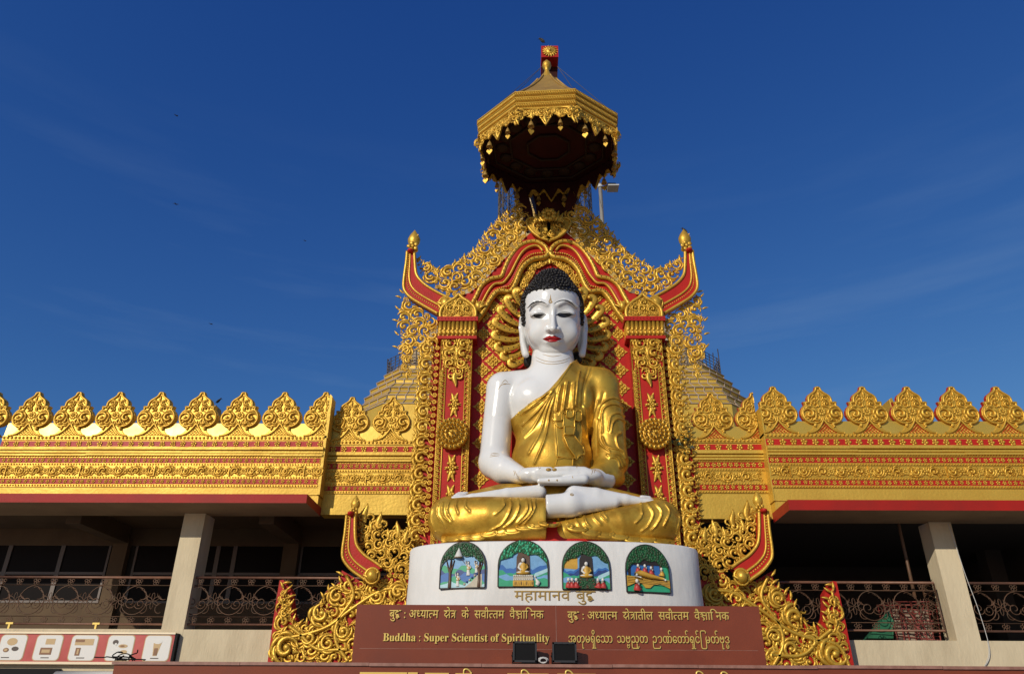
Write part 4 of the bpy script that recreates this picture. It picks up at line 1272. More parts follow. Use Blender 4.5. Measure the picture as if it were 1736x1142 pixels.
# ------------------------------------------------------------------ octagonal canopy above the statue
YCN, YF = 13.66, 12.25
xcn = P(929, 215, YCN)[0]
zr1, zr0 = P(929, 153, YF)[2], P(929, 178.5, YF)[2]          # rim top and bottom
zfb = P(929, 205, YF)[2]
ax_ = 113.5 * MPP(928, 215, YCN)
ay_ = YCN - YF
def octv(s, z, ox=0):
    k = np.arange(8) * PI / 4 + PI / 8 + math.radians(-4)
    c = 1 / math.cos(PI / 8)
    return np.stack([xcn + ax_ * s * c * np.cos(k), YCN + ay_ * s * c * np.sin(k), np.full(8, z)], 1)
def oct_skin(mb, levels, mi=None, smooth=False):
    V = np.concatenate([octv(s, z) for s, z in levels])
    mb.add(V, [grid(len(levels), 8, False, True)[:, ::-1]], mi, smooth)
cn = thing('canopy', 'gold octagonal canopy with fringe and bells high above the statue', 'canopy', (xcn, YCN, zr0))
hb = (zr1 - zr0) / 3
for i in range(3):
    a = MB()
    za, zb_ = zr1 - i * hb, zr1 - (i + 1) * hb
    s = 1.0 - .012 * i
    oct_skin(a, [(s - .06, za), (s, za), (s + .012, za - .012), (s + .012, za - .035), (s, za - .045), (s, zb_ + .01), (s - .06, zb_ + .01)])
    V = octv(s + .004, (za + zb_) / 2 - .01)
    for k in range(8):                                      # slanting rope ribs
        p0, p1 = V[k], V[(k + 1) % 8]
        n_ = 34
        e = (p1 - p0) / n_
        for j in range(n_):
            c = p0 + e * (j + .5)
            tube(a, [c - e * .45 - np.array([0, 0, hb * .30]), c + e * .45 + np.array([0, 0, hb * .28])], .019, 4)
    a.build('rim_tier', 'gold', cn)
# carved fringe: one pierced board per side
def side_frame(k):
    V = octv(.955, zr0)
    p0, p1 = V[k], V[(k + 1) % 8]
    e = p1 - p0
    L = np.linalg.norm(e); e = e / L
    nrm_ = np.array([e[1], -e[0], 0])
    if np.dot(nrm_, (p0 + p1) / 2 - np.array([xcn, YCN, zr0])) < 0:
        nrm_ = -nrm_
    return p0, e, nrm_, L
dep = zr0 - zfb
a = MB()
for k in range(8):
    p0, e, nv, L = side_frame(k)
    b = MB()
    # lower outline: big drop in the middle and at both corners, small ones between
    u = np.linspace(0, 1, 41)
    def drop(c, w, d):
        return d * np.clip(1 - np.abs(u - c) / w, 0, 1) ** .8
    low = np.maximum.reduce([drop(.5, .17, 1.15), drop(0, .15, 1.05), drop(1, .15, 1.05), drop(.26, .13, .72), drop(.74, .13, .72), np.full(41, .36)])
    poly = [(0, .01), (L, .01)] + [(uu * L, -l * dep) for uu, l in zip(u[::-1], low[::-1])]
    prism(b, poly, -.02, .02)
    prism(b, [(x_ * .999 + .0005, z_ * .97) for x_, z_ in poly], .023, .06, 1)
    tube(b, [(t * L, -.03, -.05) for t in np.linspace(0, 1, 5)], .024, 5)
    for uu, l in zip(np.linspace(.06, .94, 12), [.5, .3, .45, .3, .35, .4, .4, .35, .3, .45, .3, .5]):
        put(b, ACS[int(uu * 37) % 4], uu * L, -.02, -dep * l, .085, uu * 20, uu > .5, .07)
    for c, d in ((.5, .62), (.02, .55), (.98, .55)):
        for sg in (-1, 1):
            put(b, ACS[0], c * L + sg * .085, -.03, -dep * .38, .09, .4 if sg > 0 else PI - .4, sg < 0, .08)
        put(b, FLAME, c * L, -.03, -dep * .52, .26, PI, False, .09)
        put(b, FLOWER, c * L, -.05, -dep * .30, .06, 0, False, .05)
    for c in (.26, .74):
        put(b, FLAME, c * L, -.03, -dep * .30, .2, PI, False, .08)
    ol = np.array(poly[2:])
    tube(b, to3(ol, -.02), .02, 5)
    V = np.concatenate(b.V)
    Wd = p0 + V[:, :1] * e + (-V[:, 1:2]) * nv + V[:, 2:3] * np.array([0, 0, 1.0])
    fs = [f for f, m_, s_ in b.Fc]
    det = np.dot(np.cross(e, -nv), np.array([0, 0, 1.0]))
    for f, m_, s_ in b.Fc:
        a.Fc.append(((f if det > 0 else f[:, ::-1]) + a.n, m_, s_))
    a.V.append(Wd); a.n += len(Wd)
a.build('fringe', ['gold', 'red_dark'], cn)
# roof, finial, dark ceiling
a = MB()
zap, ztp = P(929, 138, YCN)[2], P(929, 103, YCN)[2]
hc = zap - zr1
rz = [(.99, zr1), (.95, zr1 + .02), (.84, zr1 + .12 * hc), (.66, zr1 + .32 * hc), (.46, zr1 + .55 * hc), (.28, zr1 + .78 * hc), (.18, zr1 + .93 * hc), (.14, zap)]
oct_skin(a, rz)
for k in range(8):
    V = np.array([octv(s, z)[k] for s, z in rz])
    tube(a, V + np.array([0, 0, .01]), .03, 5, (0, 0, 1))
a.build('roof', 'gold_old', cn)
a = MB()
hf = ztp - zap + .12
lathe(a, [(.20, 0), (.215, .06 * hf), (.19, .16 * hf), (.15, .28 * hf), (.095, .42 * hf), (.062, .54 * hf), (.055, .64 * hf), (.10, .70 * hf), (.115, .78 * hf), (.10, .88 * hf), (.05, .95 * hf), (.03, 1.0 * hf)], (xcn, YCN, zap - .12), 18)
a.build('finial', 'gold', cn)
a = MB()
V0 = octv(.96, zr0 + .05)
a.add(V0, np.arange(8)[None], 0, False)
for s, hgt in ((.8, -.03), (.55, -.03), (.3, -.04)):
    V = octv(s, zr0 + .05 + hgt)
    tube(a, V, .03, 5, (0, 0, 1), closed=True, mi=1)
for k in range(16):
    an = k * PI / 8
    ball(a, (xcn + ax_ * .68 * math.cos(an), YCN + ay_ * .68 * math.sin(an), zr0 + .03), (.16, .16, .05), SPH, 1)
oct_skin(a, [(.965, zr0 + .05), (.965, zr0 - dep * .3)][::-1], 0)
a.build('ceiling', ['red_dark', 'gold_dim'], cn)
# bells with heart shaped clappers
def bell_mesh():
    a = MB()
    lathe(a, [(.008, .26), (.012, .17), (.03, .155), (.05, .11), (.062, .05), (.075, .02), (.06, .02), (.02, .06)], (0, 0, -.26), 10, 0)
    hp = [(0, -.46), (.03, -.42), (.062, -.375), (.066, -.345), (.045, -.32), (.018, -.33), (0, -.345)]
    hp = np.array(hp + [(-x, z) for x, z in hp[-2:0:-1]])
    prism(a, hp, -.012, .012, 1)
    tube(a, [(0, 0, -.34), (0, 0, -.22)], .006, 4, mi=0)
    return a
bl = bell_mesh().build('bell', ['gold_old', 'gold'], None)
first = True
for k in range(8):
    p0, e, nv, L = side_frame(k)
    for t in (.25, .75):
        o = bl if first else bl.copy()
        if not first:
            COL.objects.link(o)
        first = False
        o.parent = cn
        o.matrix_parent_inverse = Matrix.Translation(cn.location).inverted()
        o.location = Vector(p0 + e * L * t - nv * .02) + Vector((0, 0, -dep * .62))
        o.rotation_euler = (0, 0, rng.uniform(-.5, .5))
    o.scale = (.78, .78, .85)
# dark red brackets that carry the canopy
for sg in (-1, 1):
    a = MB()
    pts = pxz([(893, 386), (906, 384), (903, 360), (898, 340), (890, 318), (870, 318), (884, 350)], YB)
    if sg > 0: pts = mirror(pts)
    prism(a, pts, YB - .05, YB + .25)
    a.build('bracket', 'red_dark', cn)
a = MB()
pts = pxz([(912, 380), (954, 380), (958, 345), (968, 305), (895, 305), (908, 345)], YB + .05)
prism(a, pts, YB + .06, YB + .5)
a.build('mast', 'red_dark', cn)

# ------------------------------------------------------------------ red post with gold flower, its bird and guy wires
YPO = 15.35
pt = thing('signal_post', 'tall red post with a gold flower, rising above the canopy', 'post', (P(931, 95, YPO)[0], YPO, 5))
a = MB()
x0_, x1_ = P(918.5, 110, YPO)[0], P(944.5, 110, YPO)[0]
z1_ = P(931, 78, YPO - .35)[2]; z0_ = P(931, 97, YPO - .35)[2]
box(a, x0_, x1_, YPO, YPO + .4, P(931, 370, YPO)[2], z1_ + .1)
a.build('shaft', 'red_dark', pt)
a = MB()
box(a, x0_ - .02, x1_ + .02, YPO - .35, YPO + .42, z0_, z1_)
hd = a.build('head', 'red', pt)
a = MB()
xm = (x0_ + x1_) / 2; zm = (z0_ + z1_) / 2
for k in range(16):
    an = k * PI / 8
    put(a, DROP, xm + .03 * math.cos(an), YPO - .36, zm + .03 * math.sin(an), .19, an - PI / 2, False, .1)
ball(a, (xm, YPO - .38, zm), (.12, .03, .12), SPH)
ball(a, (xm, YPO - .42, zm), (.04, .03, .04), SPH)
a.build('flower_boss', 'gold', hd)
for i, (tx, k) in enumerate(((870, 3), (1012, 0), (905, 3), (960, 0))):
    a = MB()
    q = octv(.97, zr1)[(5, 6, 4, 7)[i]]
    tube(a, [(x0_ if i % 2 == 0 else x1_, YPO - .1, z0_ - .1), q], .008, 4, (1, 0, 0))
    a.build('guy_wire', 'steel', pt)

# ------------------------------------------------------------------ birds
def bird(label, pos, span, roll, yaw, perched=False, group=None):
    a = MB()
    if perched:
        t = np.linspace(0, 1, 9)
        sp = np.stack([-.10 + .34 * t, 0 * t, .0 + .42 * t], 1) * span
        tube(a, sp, span * np.array([.02, .05, .10, .12, .12, .10, .075, .07, .02]), 8, (0, -1, 0), .9)
        ball(a, np.array([.24, 0, .46]) * span, span * .075, SPH)
        tube(a, np.array([(.29, 0, .46), (.40, 0, .43)]) * span, [.03 * span, .005 * span], 5)
        for s in (-1, 1):
            tube(a, np.array([(.04, s * .04, .14), (.05, s * .04, -.02)]) * span, .014 * span, 4)
            tube(a, np.array([(.16, s * .09, .36), (.05, s * .12, .22), (-.13, s * .08, .02)]) * span, np.array([.05, .07, .01]) * span, 5, (0, -1, 0), .5)
    else:
        t = np.linspace(0, 1, 8)
        tube(a, np.stack([-.28 + .52 * t, 0 * t, 0 * t], 1) * span, span * np.array([.05, .02, .05, .07, .075, .06, .045, .01]), 7, (0, 0, 1))
        for s in (-1, 1):
            w = np.array([(.10, s * .04, 0), (.13, s * .22, .05), (.06, s * .40, .04), (-.06, s * .52, .0), (-.04, s * .38, .02), (-.05, s * .22, .03), (-.06, s * .05, 0)]) * span
            V = np.concatenate([w, w + np.array([0, 0, .012 * span])])
            n_ = 7
            i_ = np.arange(n_); j_ = (i_ + 1) % n_
            a.add(V, [np.arange(n_)[None], (np.arange(n_)[::-1] + n_)[None], np.stack([i_, i_ + n_, j_ + n_, j_], 1)], 0, False)
        V = np.array([(-.22, 0, 0), (-.36, .08, 0), (-.36, -.08, 0)]) * span
        a.add(np.concatenate([V, V + np.array([0, 0, .01 * span])]), [np.array([[0, 1, 2]]), np.array([[5, 4, 3]])], 0, False)
    o = a.build('bird', 'bird', None)
    o.location = pos
    o.rotation_euler = (roll, 0, yaw)
    return tag(o, label, 'bird', group)
fly = 'birds gliding in the blue sky'
bird('highest gliding bird, left in the open blue sky', P(299, 196, 60), .8, .5, 1.0, group=fly)
bird('small dark bird gliding at mid height on the left sky, wings level', P(298, 346, 80), .95, .2, 1.6, group=fly)
bird('dark bird gliding between the left merlons and the small bird in the sky', P(358, 549, 60), .65, .4, .7, group=fly)
bird('tiny dark bird gliding nearest to the canopy', P(517, 408, 90), .7, .3, 1.2, group=fly)
bird('dark crow perched on top of the red post', P(922, 78, YPO) + np.array([-.02, -.1, .02]), .42, 0, PI * .9, True)
bird('crow perched on the tip of the right horn bud', P(1163, 395, YB - .1), .3, 0, PI, True)
bird('crow perched on the spike behind the left merlons', P(368, 683, YL + .9), .26, 0, .3, True)

# ------------------------------------------------------------------ spikes behind the battlements, white lamp pole
for px, py0, py1, Yq, lb in ((365, 686, 735, YL + .9, 'gold'), (1511, 673, 730, YR + .8, 'gold')):
    a = MB()
    xq, zq1, zq0 = P(px, py0, Yq)[0], P(px, py0, Yq)[2], P(px, py1 + 30, Yq)[2]
    prism(a, [(xq - .055, zq0), (xq + .055, zq0), (xq + .055, zq1 - .2), (xq + .01, zq1), (xq - .055, zq1 - .05)], Yq, Yq + .35, bev=.01)
    prism(a, [(xq - .075, zq0), (xq + .075, zq0), (xq + .075, zq0 + .12), (xq - .075, zq0 + .12)], Yq - .02, Yq + .37)
    tag(a.build('roof_spike', 'gold' if px > 900 else 'gold_old'), 'narrow gold spike seen edge on behind the %s merlons' % ('right' if px > 900 else 'left'), 'roof ornament')
lp = thing('lamp_pole', 'white lamp pole with a flat floodlight right of the canopy', 'lamp post', (P(1019, 378, 17)[0], 17, 0))
a = MB()
xq = P(1019.5, 350, 17)[0]
tube(a, [(xq, 17, 3), (xq, 17, P(1019, 316, 17)[2])], .055, 12)
tube(a, [(xq, 17, P(1019, 318, 17)[2]), (xq, 17, P(1019, 313, 17)[2])], .075, 12)
a.build('pole', 'grey_pole', lp)
a = MB()
z_ = P(1030, 316, 16.9)[2]
xa = P(1028, 316, 16.9)[0]; xb = P(1047, 316, 16.9)[0]
prism(a, [(xa, z_ - .02), (xb, z_ - .05), (xb, z_ + .0), (xb - .06, z_ + .09), (xa + .04, z_ + .10)], 16.85, 17.05, bev=.01)
tube(a, [(xq, 17, z_ - .02), (xa + .02, 16.9, z_ + .03)], .03, 6)
fl_ = a.build('floodlight', 'lamp_black', lp)
a = MB(); box(a, xa + .03, xb + .02, 16.74, 17.06, z_ - .085, z_ - .045); a.build('lamp_glass', 'grey_pole', fl_)
# ------------------------------------------------------------------ the seated statue, carved as signed distance fields
from mathutils.bvhtree import BVHTree
def surface_nets(vol, org, step):
    s = vol < 0
    nx, ny, nz = vol.shape
    cs = np.zeros((nx - 1, ny - 1, nz - 1), np.int8)
    for i in (0, 1):
        for j in (0, 1):
            for k in (0, 1):
                cs += s[i:nx - 1 + i, j:ny - 1 + j, k:nz - 1 + k]
    act = (cs > 0) & (cs < 8)
    idx = -np.ones(act.shape, np.int64)
    c = np.argwhere(act)
    idx[act] = np.arange(len(c))
    acc = np.zeros((len(c), 3)); cnt = np.zeros(len(c))
    cor = [(i, j, k) for i in (0, 1) for j in (0, 1) for k in (0, 1)]
    for a in cor:
        for ax in range(3):
            if a[ax]:
                continue
            b = list(a); b[ax] = 1
            va = vol[c[:, 0] + a[0], c[:, 1] + a[1], c[:, 2] + a[2]]
            vb = vol[c[:, 0] + b[0], c[:, 1] + b[1], c[:, 2] + b[2]]
            m = (va < 0) != (vb < 0)
            t = np.where(m, va / (va - vb + 1e-12), 0)
            p = np.array(a, float)[None] + t[:, None] * (np.array(b) - np.array(a))[None]
            acc += p * m[:, None]; cnt += m
    V = (c + acc / cnt[:, None]) * step + org
    Fs = []
    for ax in range(3):
        sl0 = [slice(None)] * 3; sl1 = [slice(None)] * 3
        sl0[ax] = slice(0, -1); sl1[ax] = slice(1, None)
        a_, b_ = s[tuple(sl0)], s[tuple(sl1)]
        e = np.argwhere(a_ != b_)
        o1, o2 = [(1, 2), (2, 0), (0, 1)][ax]
        ok = (e[:, o1] > 0) & (e[:, o2] > 0) & (e[:, o1] < vol.shape[o1] - 1) & (e[:, o2] < vol.shape[o2] - 1)
        e = e[ok]
        q = []
        for d1, d2 in ((-1, -1), (0, -1), (0, 0), (-1, 0)):
            g = e.copy(); g[:, o1] += d1; g[:, o2] += d2
            q.append(idx[g[:, 0], g[:, 1], g[:, 2]])
        q = np.stack(q, 1)
        fl = ~a_[e[:, 0], e[:, 1], e[:, 2]]
        q[fl] = q[fl][:, ::-1]
        Fs.append(q)
    return V, np.concatenate(Fs)
def mesh_sdf(f, lo, hi, step):
    lo = np.array(lo, float); hi = np.array(hi, float)
    n = np.ceil((hi - lo) / step).astype(int) + 1
    ax = [(lo[i] + np.arange(n[i]) * step).astype(np.float32) for i in range(3)]
    vol = f(ax[0][:, None, None], ax[1][None, :, None], ax[2][None, None, :])
    return surface_nets(np.asarray(vol, np.float32), lo, step)
def ell(X, Y, Z, c, r):
    a, b, d = (X - c[0]) / r[0], (Y - c[1]) / r[1], (Z - c[2]) / r[2]
    k0 = np.sqrt(a * a + b * b + d * d)
    k1 = np.sqrt((a / r[0]) ** 2 + (b / r[1]) ** 2 + (d / r[2]) ** 2) + 1e-9
    return k0 * (k0 - 1) / k1
def cone(X, Y, Z, a, b, ra, rb):
    ba = np.asarray(b, float) - np.asarray(a, float)
    L = (ba ** 2).sum()
    px_, py_, pz_ = X - a[0], Y - a[1], Z - a[2]
    h = np.clip((px_ * ba[0] + py_ * ba[1] + pz_ * ba[2]) / L, 0, 1)
    return np.sqrt((px_ - ba[0] * h) ** 2 + (py_ - ba[1] * h) ** 2 + (pz_ - ba[2] * h) ** 2) - (ra + (rb - ra) * h)
def smin(a, b, k):
    h = np.clip(0.5 + 0.5 * (b - a) / k, 0, 1)
    return b + (a - b) * h - k * h * (1 - h)
def smax(a, b, k):
    return -smin(-a, -b, k)
def chain(X, Y, Z, pts, k=None):
    d = None
    for (a, ra), (b, rb) in zip(pts[:-1], pts[1:]):
        e = cone(X, Y, Z, a, b, ra, rb)
        d = e if d is None else (np.minimum(d, e) if k is None else smin(d, e, k))
    return d
WP = lambda px, py, Y: P(px, py, Y)
SS = MPP(936, 700, 14.0)                                     # metres per photo pixel at the torso
def C(px, py, Y, r):
    return (WP(px, py, Y), r * MPP(px, py, Y))
def vnormals(V, Fq):
    n = np.cross(V[Fq[:, 2]] - V[Fq[:, 0]], V[Fq[:, 3]] - V[Fq[:, 1]])
    N = np.zeros_like(V)
    for i in range(4):
        np.add.at(N, Fq[:, i], n)
    return N / (np.linalg.norm(N, axis=1)[:, None] + 1e-12)
def topx(V):
    d = V - CAM
    z = d @ fw
    return np.stack([868 + F * (d @ RT) / z, 571 - F * (d @ UP) / z], 1)
def pdist(q, line):
    a, b = np.asarray(line[:-1], float), np.asarray(line[1:], float)
    best = np.full(len(q), 1e9)
    for i in range(len(a)):
        ab = b[i] - a[i]
        t = np.clip(((q - a[i]) @ ab) / (ab @ ab + 1e-9), 0, 1)
        best = np.minimum(best, np.linalg.norm(q - a[i] - t[:, None] * ab, axis=1))
    return best
def emboss(V, Fq, folds, panels=()):
    """raise carved drapery ridges (and stepped pleats) on a finished surface; photo lines give their course over the front"""
    N = vnormals(V, Fq)
    q = topx(V)
    front = np.clip(-N @ fw * 4 + .3, 0, 1)
    h = np.zeros(len(V))
    for pts, amp, w in folds:
        d = pdist(q, smooth_curve(pts, 5))
        t = np.exp(-(d / (w * .8)) ** 1.5)
        h += amp * 1.35 * t
    for poly, amp, w in panels:
        d = edge_dist(poly, q) * np.where(inside(poly, q), 1, -1)
        h += amp * 1.5 * np.clip(d / w + .5, 0, 1)
    return V + N * (h * front * SS)[:, None]

# ---- head
TAU = math.radians(14)
HO = WP(936, 548, 14.0)
HS = MPP(936, 548, 14.0)
HX = np.array([1.0, 0, 0]); HY = np.array([0, -math.cos(TAU), -math.sin(TAU)]); HZ = np.array([0, -math.sin(TAU), math.cos(TAU)])
def L(px, py, y):
    return np.array([px - 936.0, y, (548.0 - py - .245 * y) / .97])
def head_parts(X, Y, Z):
    """coordinates in head units (photo pixels): x right, y out of the face, z up"""
    cran = ell(X, Y, Z, L(936, 522, -8), (50.5, 58, 53))
    midf = ell(X, Y, Z, L(937, 549, 4), (48.0, 47, 54))
    sk = smin(cran, midf, 10)
    low = ell(X, Y, Z, L(937, 572, 9), (37.5, 38, 35.5))
    d = smin(sk, low, 14)
    d = smin(d, ell(X, Y, Z, L(936.5, 592.5, 28), (20, 13.5, 13)), 12)
    for x in (914, 960):
        d = smin(d, ell(X, Y, Z, L(x, 565, 31), (17, 13, 18)), 8)
    # eye hollows, lids, brows
    for x, sg in ((913.5, -1), (957.5, 1)):
        d = smax(d, -ell(X, Y, Z, L(x, 527, 58), (17.5, 9.3, 9)), 9)
        d = smin(d, ell(X, Y, Z, L(x, 532.5, 37), (15.5, 9.5, 9.0)), 2.5)
        br = [(L(x + sg * 19, 521, 36), 2.0), (L(x + sg * 9, 512.5, 43), 2.6), (L(x - sg * 2, 511.5, 46.5), 2.8), (L(x - sg * 13, 516.5, 49.5), 2.6)]
        d = smin(d, chain(X, Y, Z, br), 5)
    nose = chain(X, Y, Z, [(L(936, 514, 46), 3.4), (L(935.5, 535, 51.5), 3.2), (L(935.2, 549, 58), 4.2), (L(935, 556, 60.5), 5.4)])
    d = smin(d, nose, 5)
    for x in (927.6, 942.6):
        d = smin(d, ell(X, Y, Z, L(x, 557.5, 51), (4.6, 7, 4.4)), 3)
    d = smax(d, -ell(X, Y, Z, L(935, 570, 61), (7, 9, 6)), 3)
    # mouth mound and corners
    d = smin(d, ell(X, Y, Z, L(935.5, 574.5, 43), (15, 9, 9)), 6)
    for c_, r_ in (((930.5, 571.8, 49.0), (8.6, 5.0, 2.6)), ((940.8, 571.8, 49.0), (8.6, 5.0, 2.6)), ((935.6, 577.2, 48.4), (10.5, 6.0, 3.0))):
        d = smin(d, ell(X, Y, Z, L(*c_), r_), 1.6)
    for x in (919.5, 952):
        d = smax(d, -ell(X, Y, Z, L(x, 574.5, 50), (4, 4, 3)), 4)
    d = smax(d, -ell(X, Y, Z, L(935.5, 586, 56), (10, 6, 3.2)), 5)
    return d, sk
def ears(X, Y, Z):
    d = None
    for x, lx, sg in ((885.5, 890, -1), (990.5, 986.5, 1)):
        e = ell(X, Y, Z, L(x, 549, -6), (6, 10, 17))
        e = smin(e, chain(X, Y, Z, [(L(x + sg * .5, 556, -4), 5.4), (L(x - sg * .5, 580, 0), 4.8), (L(lx - sg * 1, 600, 3), 5.8)]), 4)
        e = smin(e, ell(X, Y, Z, L(x - sg * 4, 583, -8), (7.5, 6, 24)), 4)
        e = smax(e, -ell(X, Y, Z, L(x + sg * 4, 550, 2), (3.0, 6, 10)), 2.5)
        d = e if d is None else np.minimum(d, e)
    return d
def to_local(f):
    def g(X, Y, Z):
        a, b, c = (X - HO[0]) / HS, (Y - HO[1]) / HS, (Z - HO[2]) / HS
        x = a + 0 * b + 0 * c
        y = b * HY[1] + c * HY[2] + 0 * a
        z = b * HZ[1] + c * HZ[2] + 0 * a
        return f(x, y, z) * HS
    return g
def f_head(x, y, z):
    d, sk = head_parts(x, y, z)
    d = smin(d, ears(x, y, z), 3)
    nk = cone(x, y, z, L(937, 585, -22), L(938, 655, -34), 34, 40)
    return smin(d, nk, 2.0)
hlo, hhi = HO - np.array([66, 62, 112]) * HS, HO + np.array([66, 66, 84]) * HS
Vh, Fh = mesh_sdf(to_local(f_head), hlo, hhi, 1.15 * HS)
def f_hair(x, y, z):
    d, sk = head_parts(x, y, z)
    us = ell(x, y, z, L(936.5, 481, -4), (30.5, 33, 25))
    h = smin(sk - 1.8, us, 9)
    cc = L(936.5, 552, 40)
    bx = [np.abs(x - cc[0]) - 34.5, np.abs(y - cc[1]) - 26, np.abs(z - (cc[2] - 12)) - 62]
    ins = np.sqrt(np.maximum(bx[0], 0) ** 2 + np.maximum(bx[1], 0) ** 2 + np.maximum(bx[2], 0) ** 2) + np.minimum(np.maximum(np.maximum(bx[0], bx[1]), bx[2]), 0) - 12
    h = smax(h, -ins, 2)
    low = L(936, 556, -10)[2]
    return smax(h, low - z, 3)
Vr, Fr = mesh_sdf(to_local(f_hair), hlo, hhi + np.array([0, 0, 30]) * HS, 1.5 * HS)
# ---- white body: torso, right arm, hands, feet
S_ = SS
def torso(X, Y, Z):
    d = ell(X, Y, Z, WP(935, 694, 14.1), (72 * S_, .60, 74 * S_))
    d = smin(d, ell(X, Y, Z, WP(936, 785, 14.02), (62 * S_, .62, 62 * S_)), .25)
    d = smin(d, ell(X, Y, Z, WP(902, 674, 13.86), (34 * S_, .30, 28 * S_)), .2)
    d = smin(d, ell(X, Y, Z, WP(966, 674, 13.86), (34 * S_, .30, 28 * S_)), .2)
    d = smin(d, chain(X, Y, Z, [C(905, 650, 14.15, 25), C(853, 657, 14.13, 27)]), .16)
    d = smin(d, chain(X, Y, Z, [C(970, 648, 14.15, 26), C(1016, 656, 14.13, 29)]), .16)
    d = smin(d, chain(X, Y, Z, [C(937, 610, 14.14, 36), C(938, 655, 14.15, 44)]), .14)
    return d
def rarm(X, Y, Z):
    return smin(chain(X, Y, Z, [C(852, 660, 14.1, 27.5), C(844, 715, 14.05, 25.0), C(838, 780, 13.92, 25.5)]),
                chain(X, Y, Z, [C(838, 786, 13.9, 25), C(855, 797, 13.70, 24), C(886, 806, 13.36, 13.5)]), .10)
def hands(X, Y, Z):
    d = ell(X, Y, Z, WP(903, 806, 13.22), (24 * S_, .20, 11.5 * S_))
    d = smin(d, ell(X, Y, Z, WP(985, 807, 13.22), (32 * S_, .20, 12.5 * S_)), .05)
    d = smin(d, chain(X, Y, Z, [C(1024, 811, 13.62, 20), C(1008, 809, 13.36, 15)]), .08)
    k = .03
    for ch in ([C(890, 801, 13.16, 8), C(914, 796.5, 13.06, 6.0), C(933, 795.5, 13.03, 4.6)],            # right thumb
               [C(908, 803, 13.08, 6.6), C(945, 804, 13.04, 5.8), C(978, 803, 13.06, 4.8)],              # right fingers
               [C(908, 809, 13.10, 6.6), C(940, 809.5, 13.10, 5.8), C(972, 808, 13.12, 4.8)],
               [C(906, 806, 13.22, 6.6), C(945, 805, 13.26, 5.6), C(975, 804, 13.28, 4.4)],
               [C(904, 803, 13.34, 6.2), C(938, 802, 13.38, 5.0), C(966, 801, 13.40, 4.2)],
               [C(990, 799, 13.16, 8.5), C(962, 796, 13.06, 6.4), C(943, 795.5, 13.03, 4.8)],            # left thumb
               [C(990, 812, 13.04, 8.2), C(950, 814, 12.96, 6.2), C(914, 815, 12.96, 4.4)],              # left fingers, below
               [C(985, 815, 13.12, 8.0), C(945, 817, 13.08, 6.0), C(916, 818, 13.08, 4.4)],
               [C(985, 813, 13.24, 7.6), C(945, 815, 13.22, 5.6), C(920, 816, 13.22, 4.2)],
               [C(985, 811, 13.34, 7.0), C(950, 812, 13.34, 5.0), C(930, 812, 13.34, 4.0)]):
        d = smin(d, chain(X, Y, Z, ch), k)
    return d
def feet(X, Y, Z):
    f1 = chain(X, Y, Z, [C(914, 834, 13.12, 12.5), C(860, 838, 13.06, 11), C(800, 845, 13.0, 8.5), C(772, 848, 12.98, 6)], .03)
    for i, (dx, dy, r) in enumerate(((0, 0, 5.6), (3, -4, 4.6), (6, -7, 4.2), (9, -9, 3.8))):
        f1 = smin(f1, cone(X, Y, Z, WP(782 + dx, 846 + dy, 12.98 + .07 * i), WP(769 + dx, 846 + dy, 12.97 + .07 * i), r * S_, r * S_ * .9), .02)
    f2 = chain(X, Y, Z, [C(930, 858, 12.80, 20), C(968, 855, 12.82, 20)])
    f2 = smin(f2, chain(X, Y, Z, [C(974, 840, 12.92, 17), C(1010, 841, 12.94, 14.5), C(1060, 847, 12.98, 10), C(1100, 851, 13.0, 5.5)], .03), .10)
    f2 = smin(f2, chain(X, Y, Z, [C(968, 855, 12.82, 19), C(1040, 853, 12.92, 9)]), .08)
    f2 = smin(f2, ell(X, Y, Z, WP(969, 838, 12.78), (5 * S_, .05, 4 * S_)), .05)
    for i, (dx, dy, r) in enumerate(((0, 0, 5), (-3, -4, 4.2), (-6, -7, 3.8))):
        f2 = smin(f2, cone(X, Y, Z, WP(1094 + dx, 850 + dy, 12.99 + .07 * i), WP(1107 + dx, 851 + dy, 13.0 + .07 * i), r * S_, r * S_ * .9), .02)
    cut = X - WP(925, 850, 12.8)[0]
    f2 = np.maximum(f2, -cut)
    return np.minimum(f1, f2)
def f_body(X, Y, Z):
    d = smin(torso(X, Y, Z), rarm(X, Y, Z), .06)
    d = smin(d, hands(X, Y, Z), .04)
    return np.minimum(d, feet(X, Y, Z))
lo = np.array([WP(758, 800, 13)[0], 12.45, WP(936, 905, 12.9)[2]]); hi = np.array([WP(1125, 800, 13)[0], 14.95, WP(936, 596, 14.1)[2]])
Vb, Fb = mesh_sdf(f_body, lo, hi, .0215)

# ---- gold upper robe with sleeve
ex = [(858, 704), (868, 701), (890, 693), (912, 681), (930, 666), (945, 648), (957, 630), (968, 612), (980, 596)]
exw = np.array([XZ(x, y, 13.62) for x, y in ex])
exw = np.concatenate([exw, [[exw[-1, 0] + .05, exw[-1, 1] + 3]]])
def larm(X, Y, Z):
    d = chain(X, Y, Z, [C(1017, 660, 14.12, 31), C(1030, 715, 14.05, 29), C(1034, 778, 13.92, 29.5)])
    d = smin(d, chain(X, Y, Z, [C(1034, 785, 13.9, 29), C(1026, 803, 13.70, 24), C(1014, 808, 13.52, 20)]), .10)
    return smin(d, ell(X, Y, Z, WP(1034, 812, 13.85), (24 * S_, .3, 15 * S_)), .1)
def f_robe(X, Y, Z):
    d = smin(torso(X, Y, Z) - .06, larm(X, Y, Z), .05)
    zc = np.interp(X, exw[:, 0], exw[:, 1]).astype(np.float32)
    d = smax(d, (Z - zc) * .75, .02)
    # the sleeve ends open above the wrist
    return d
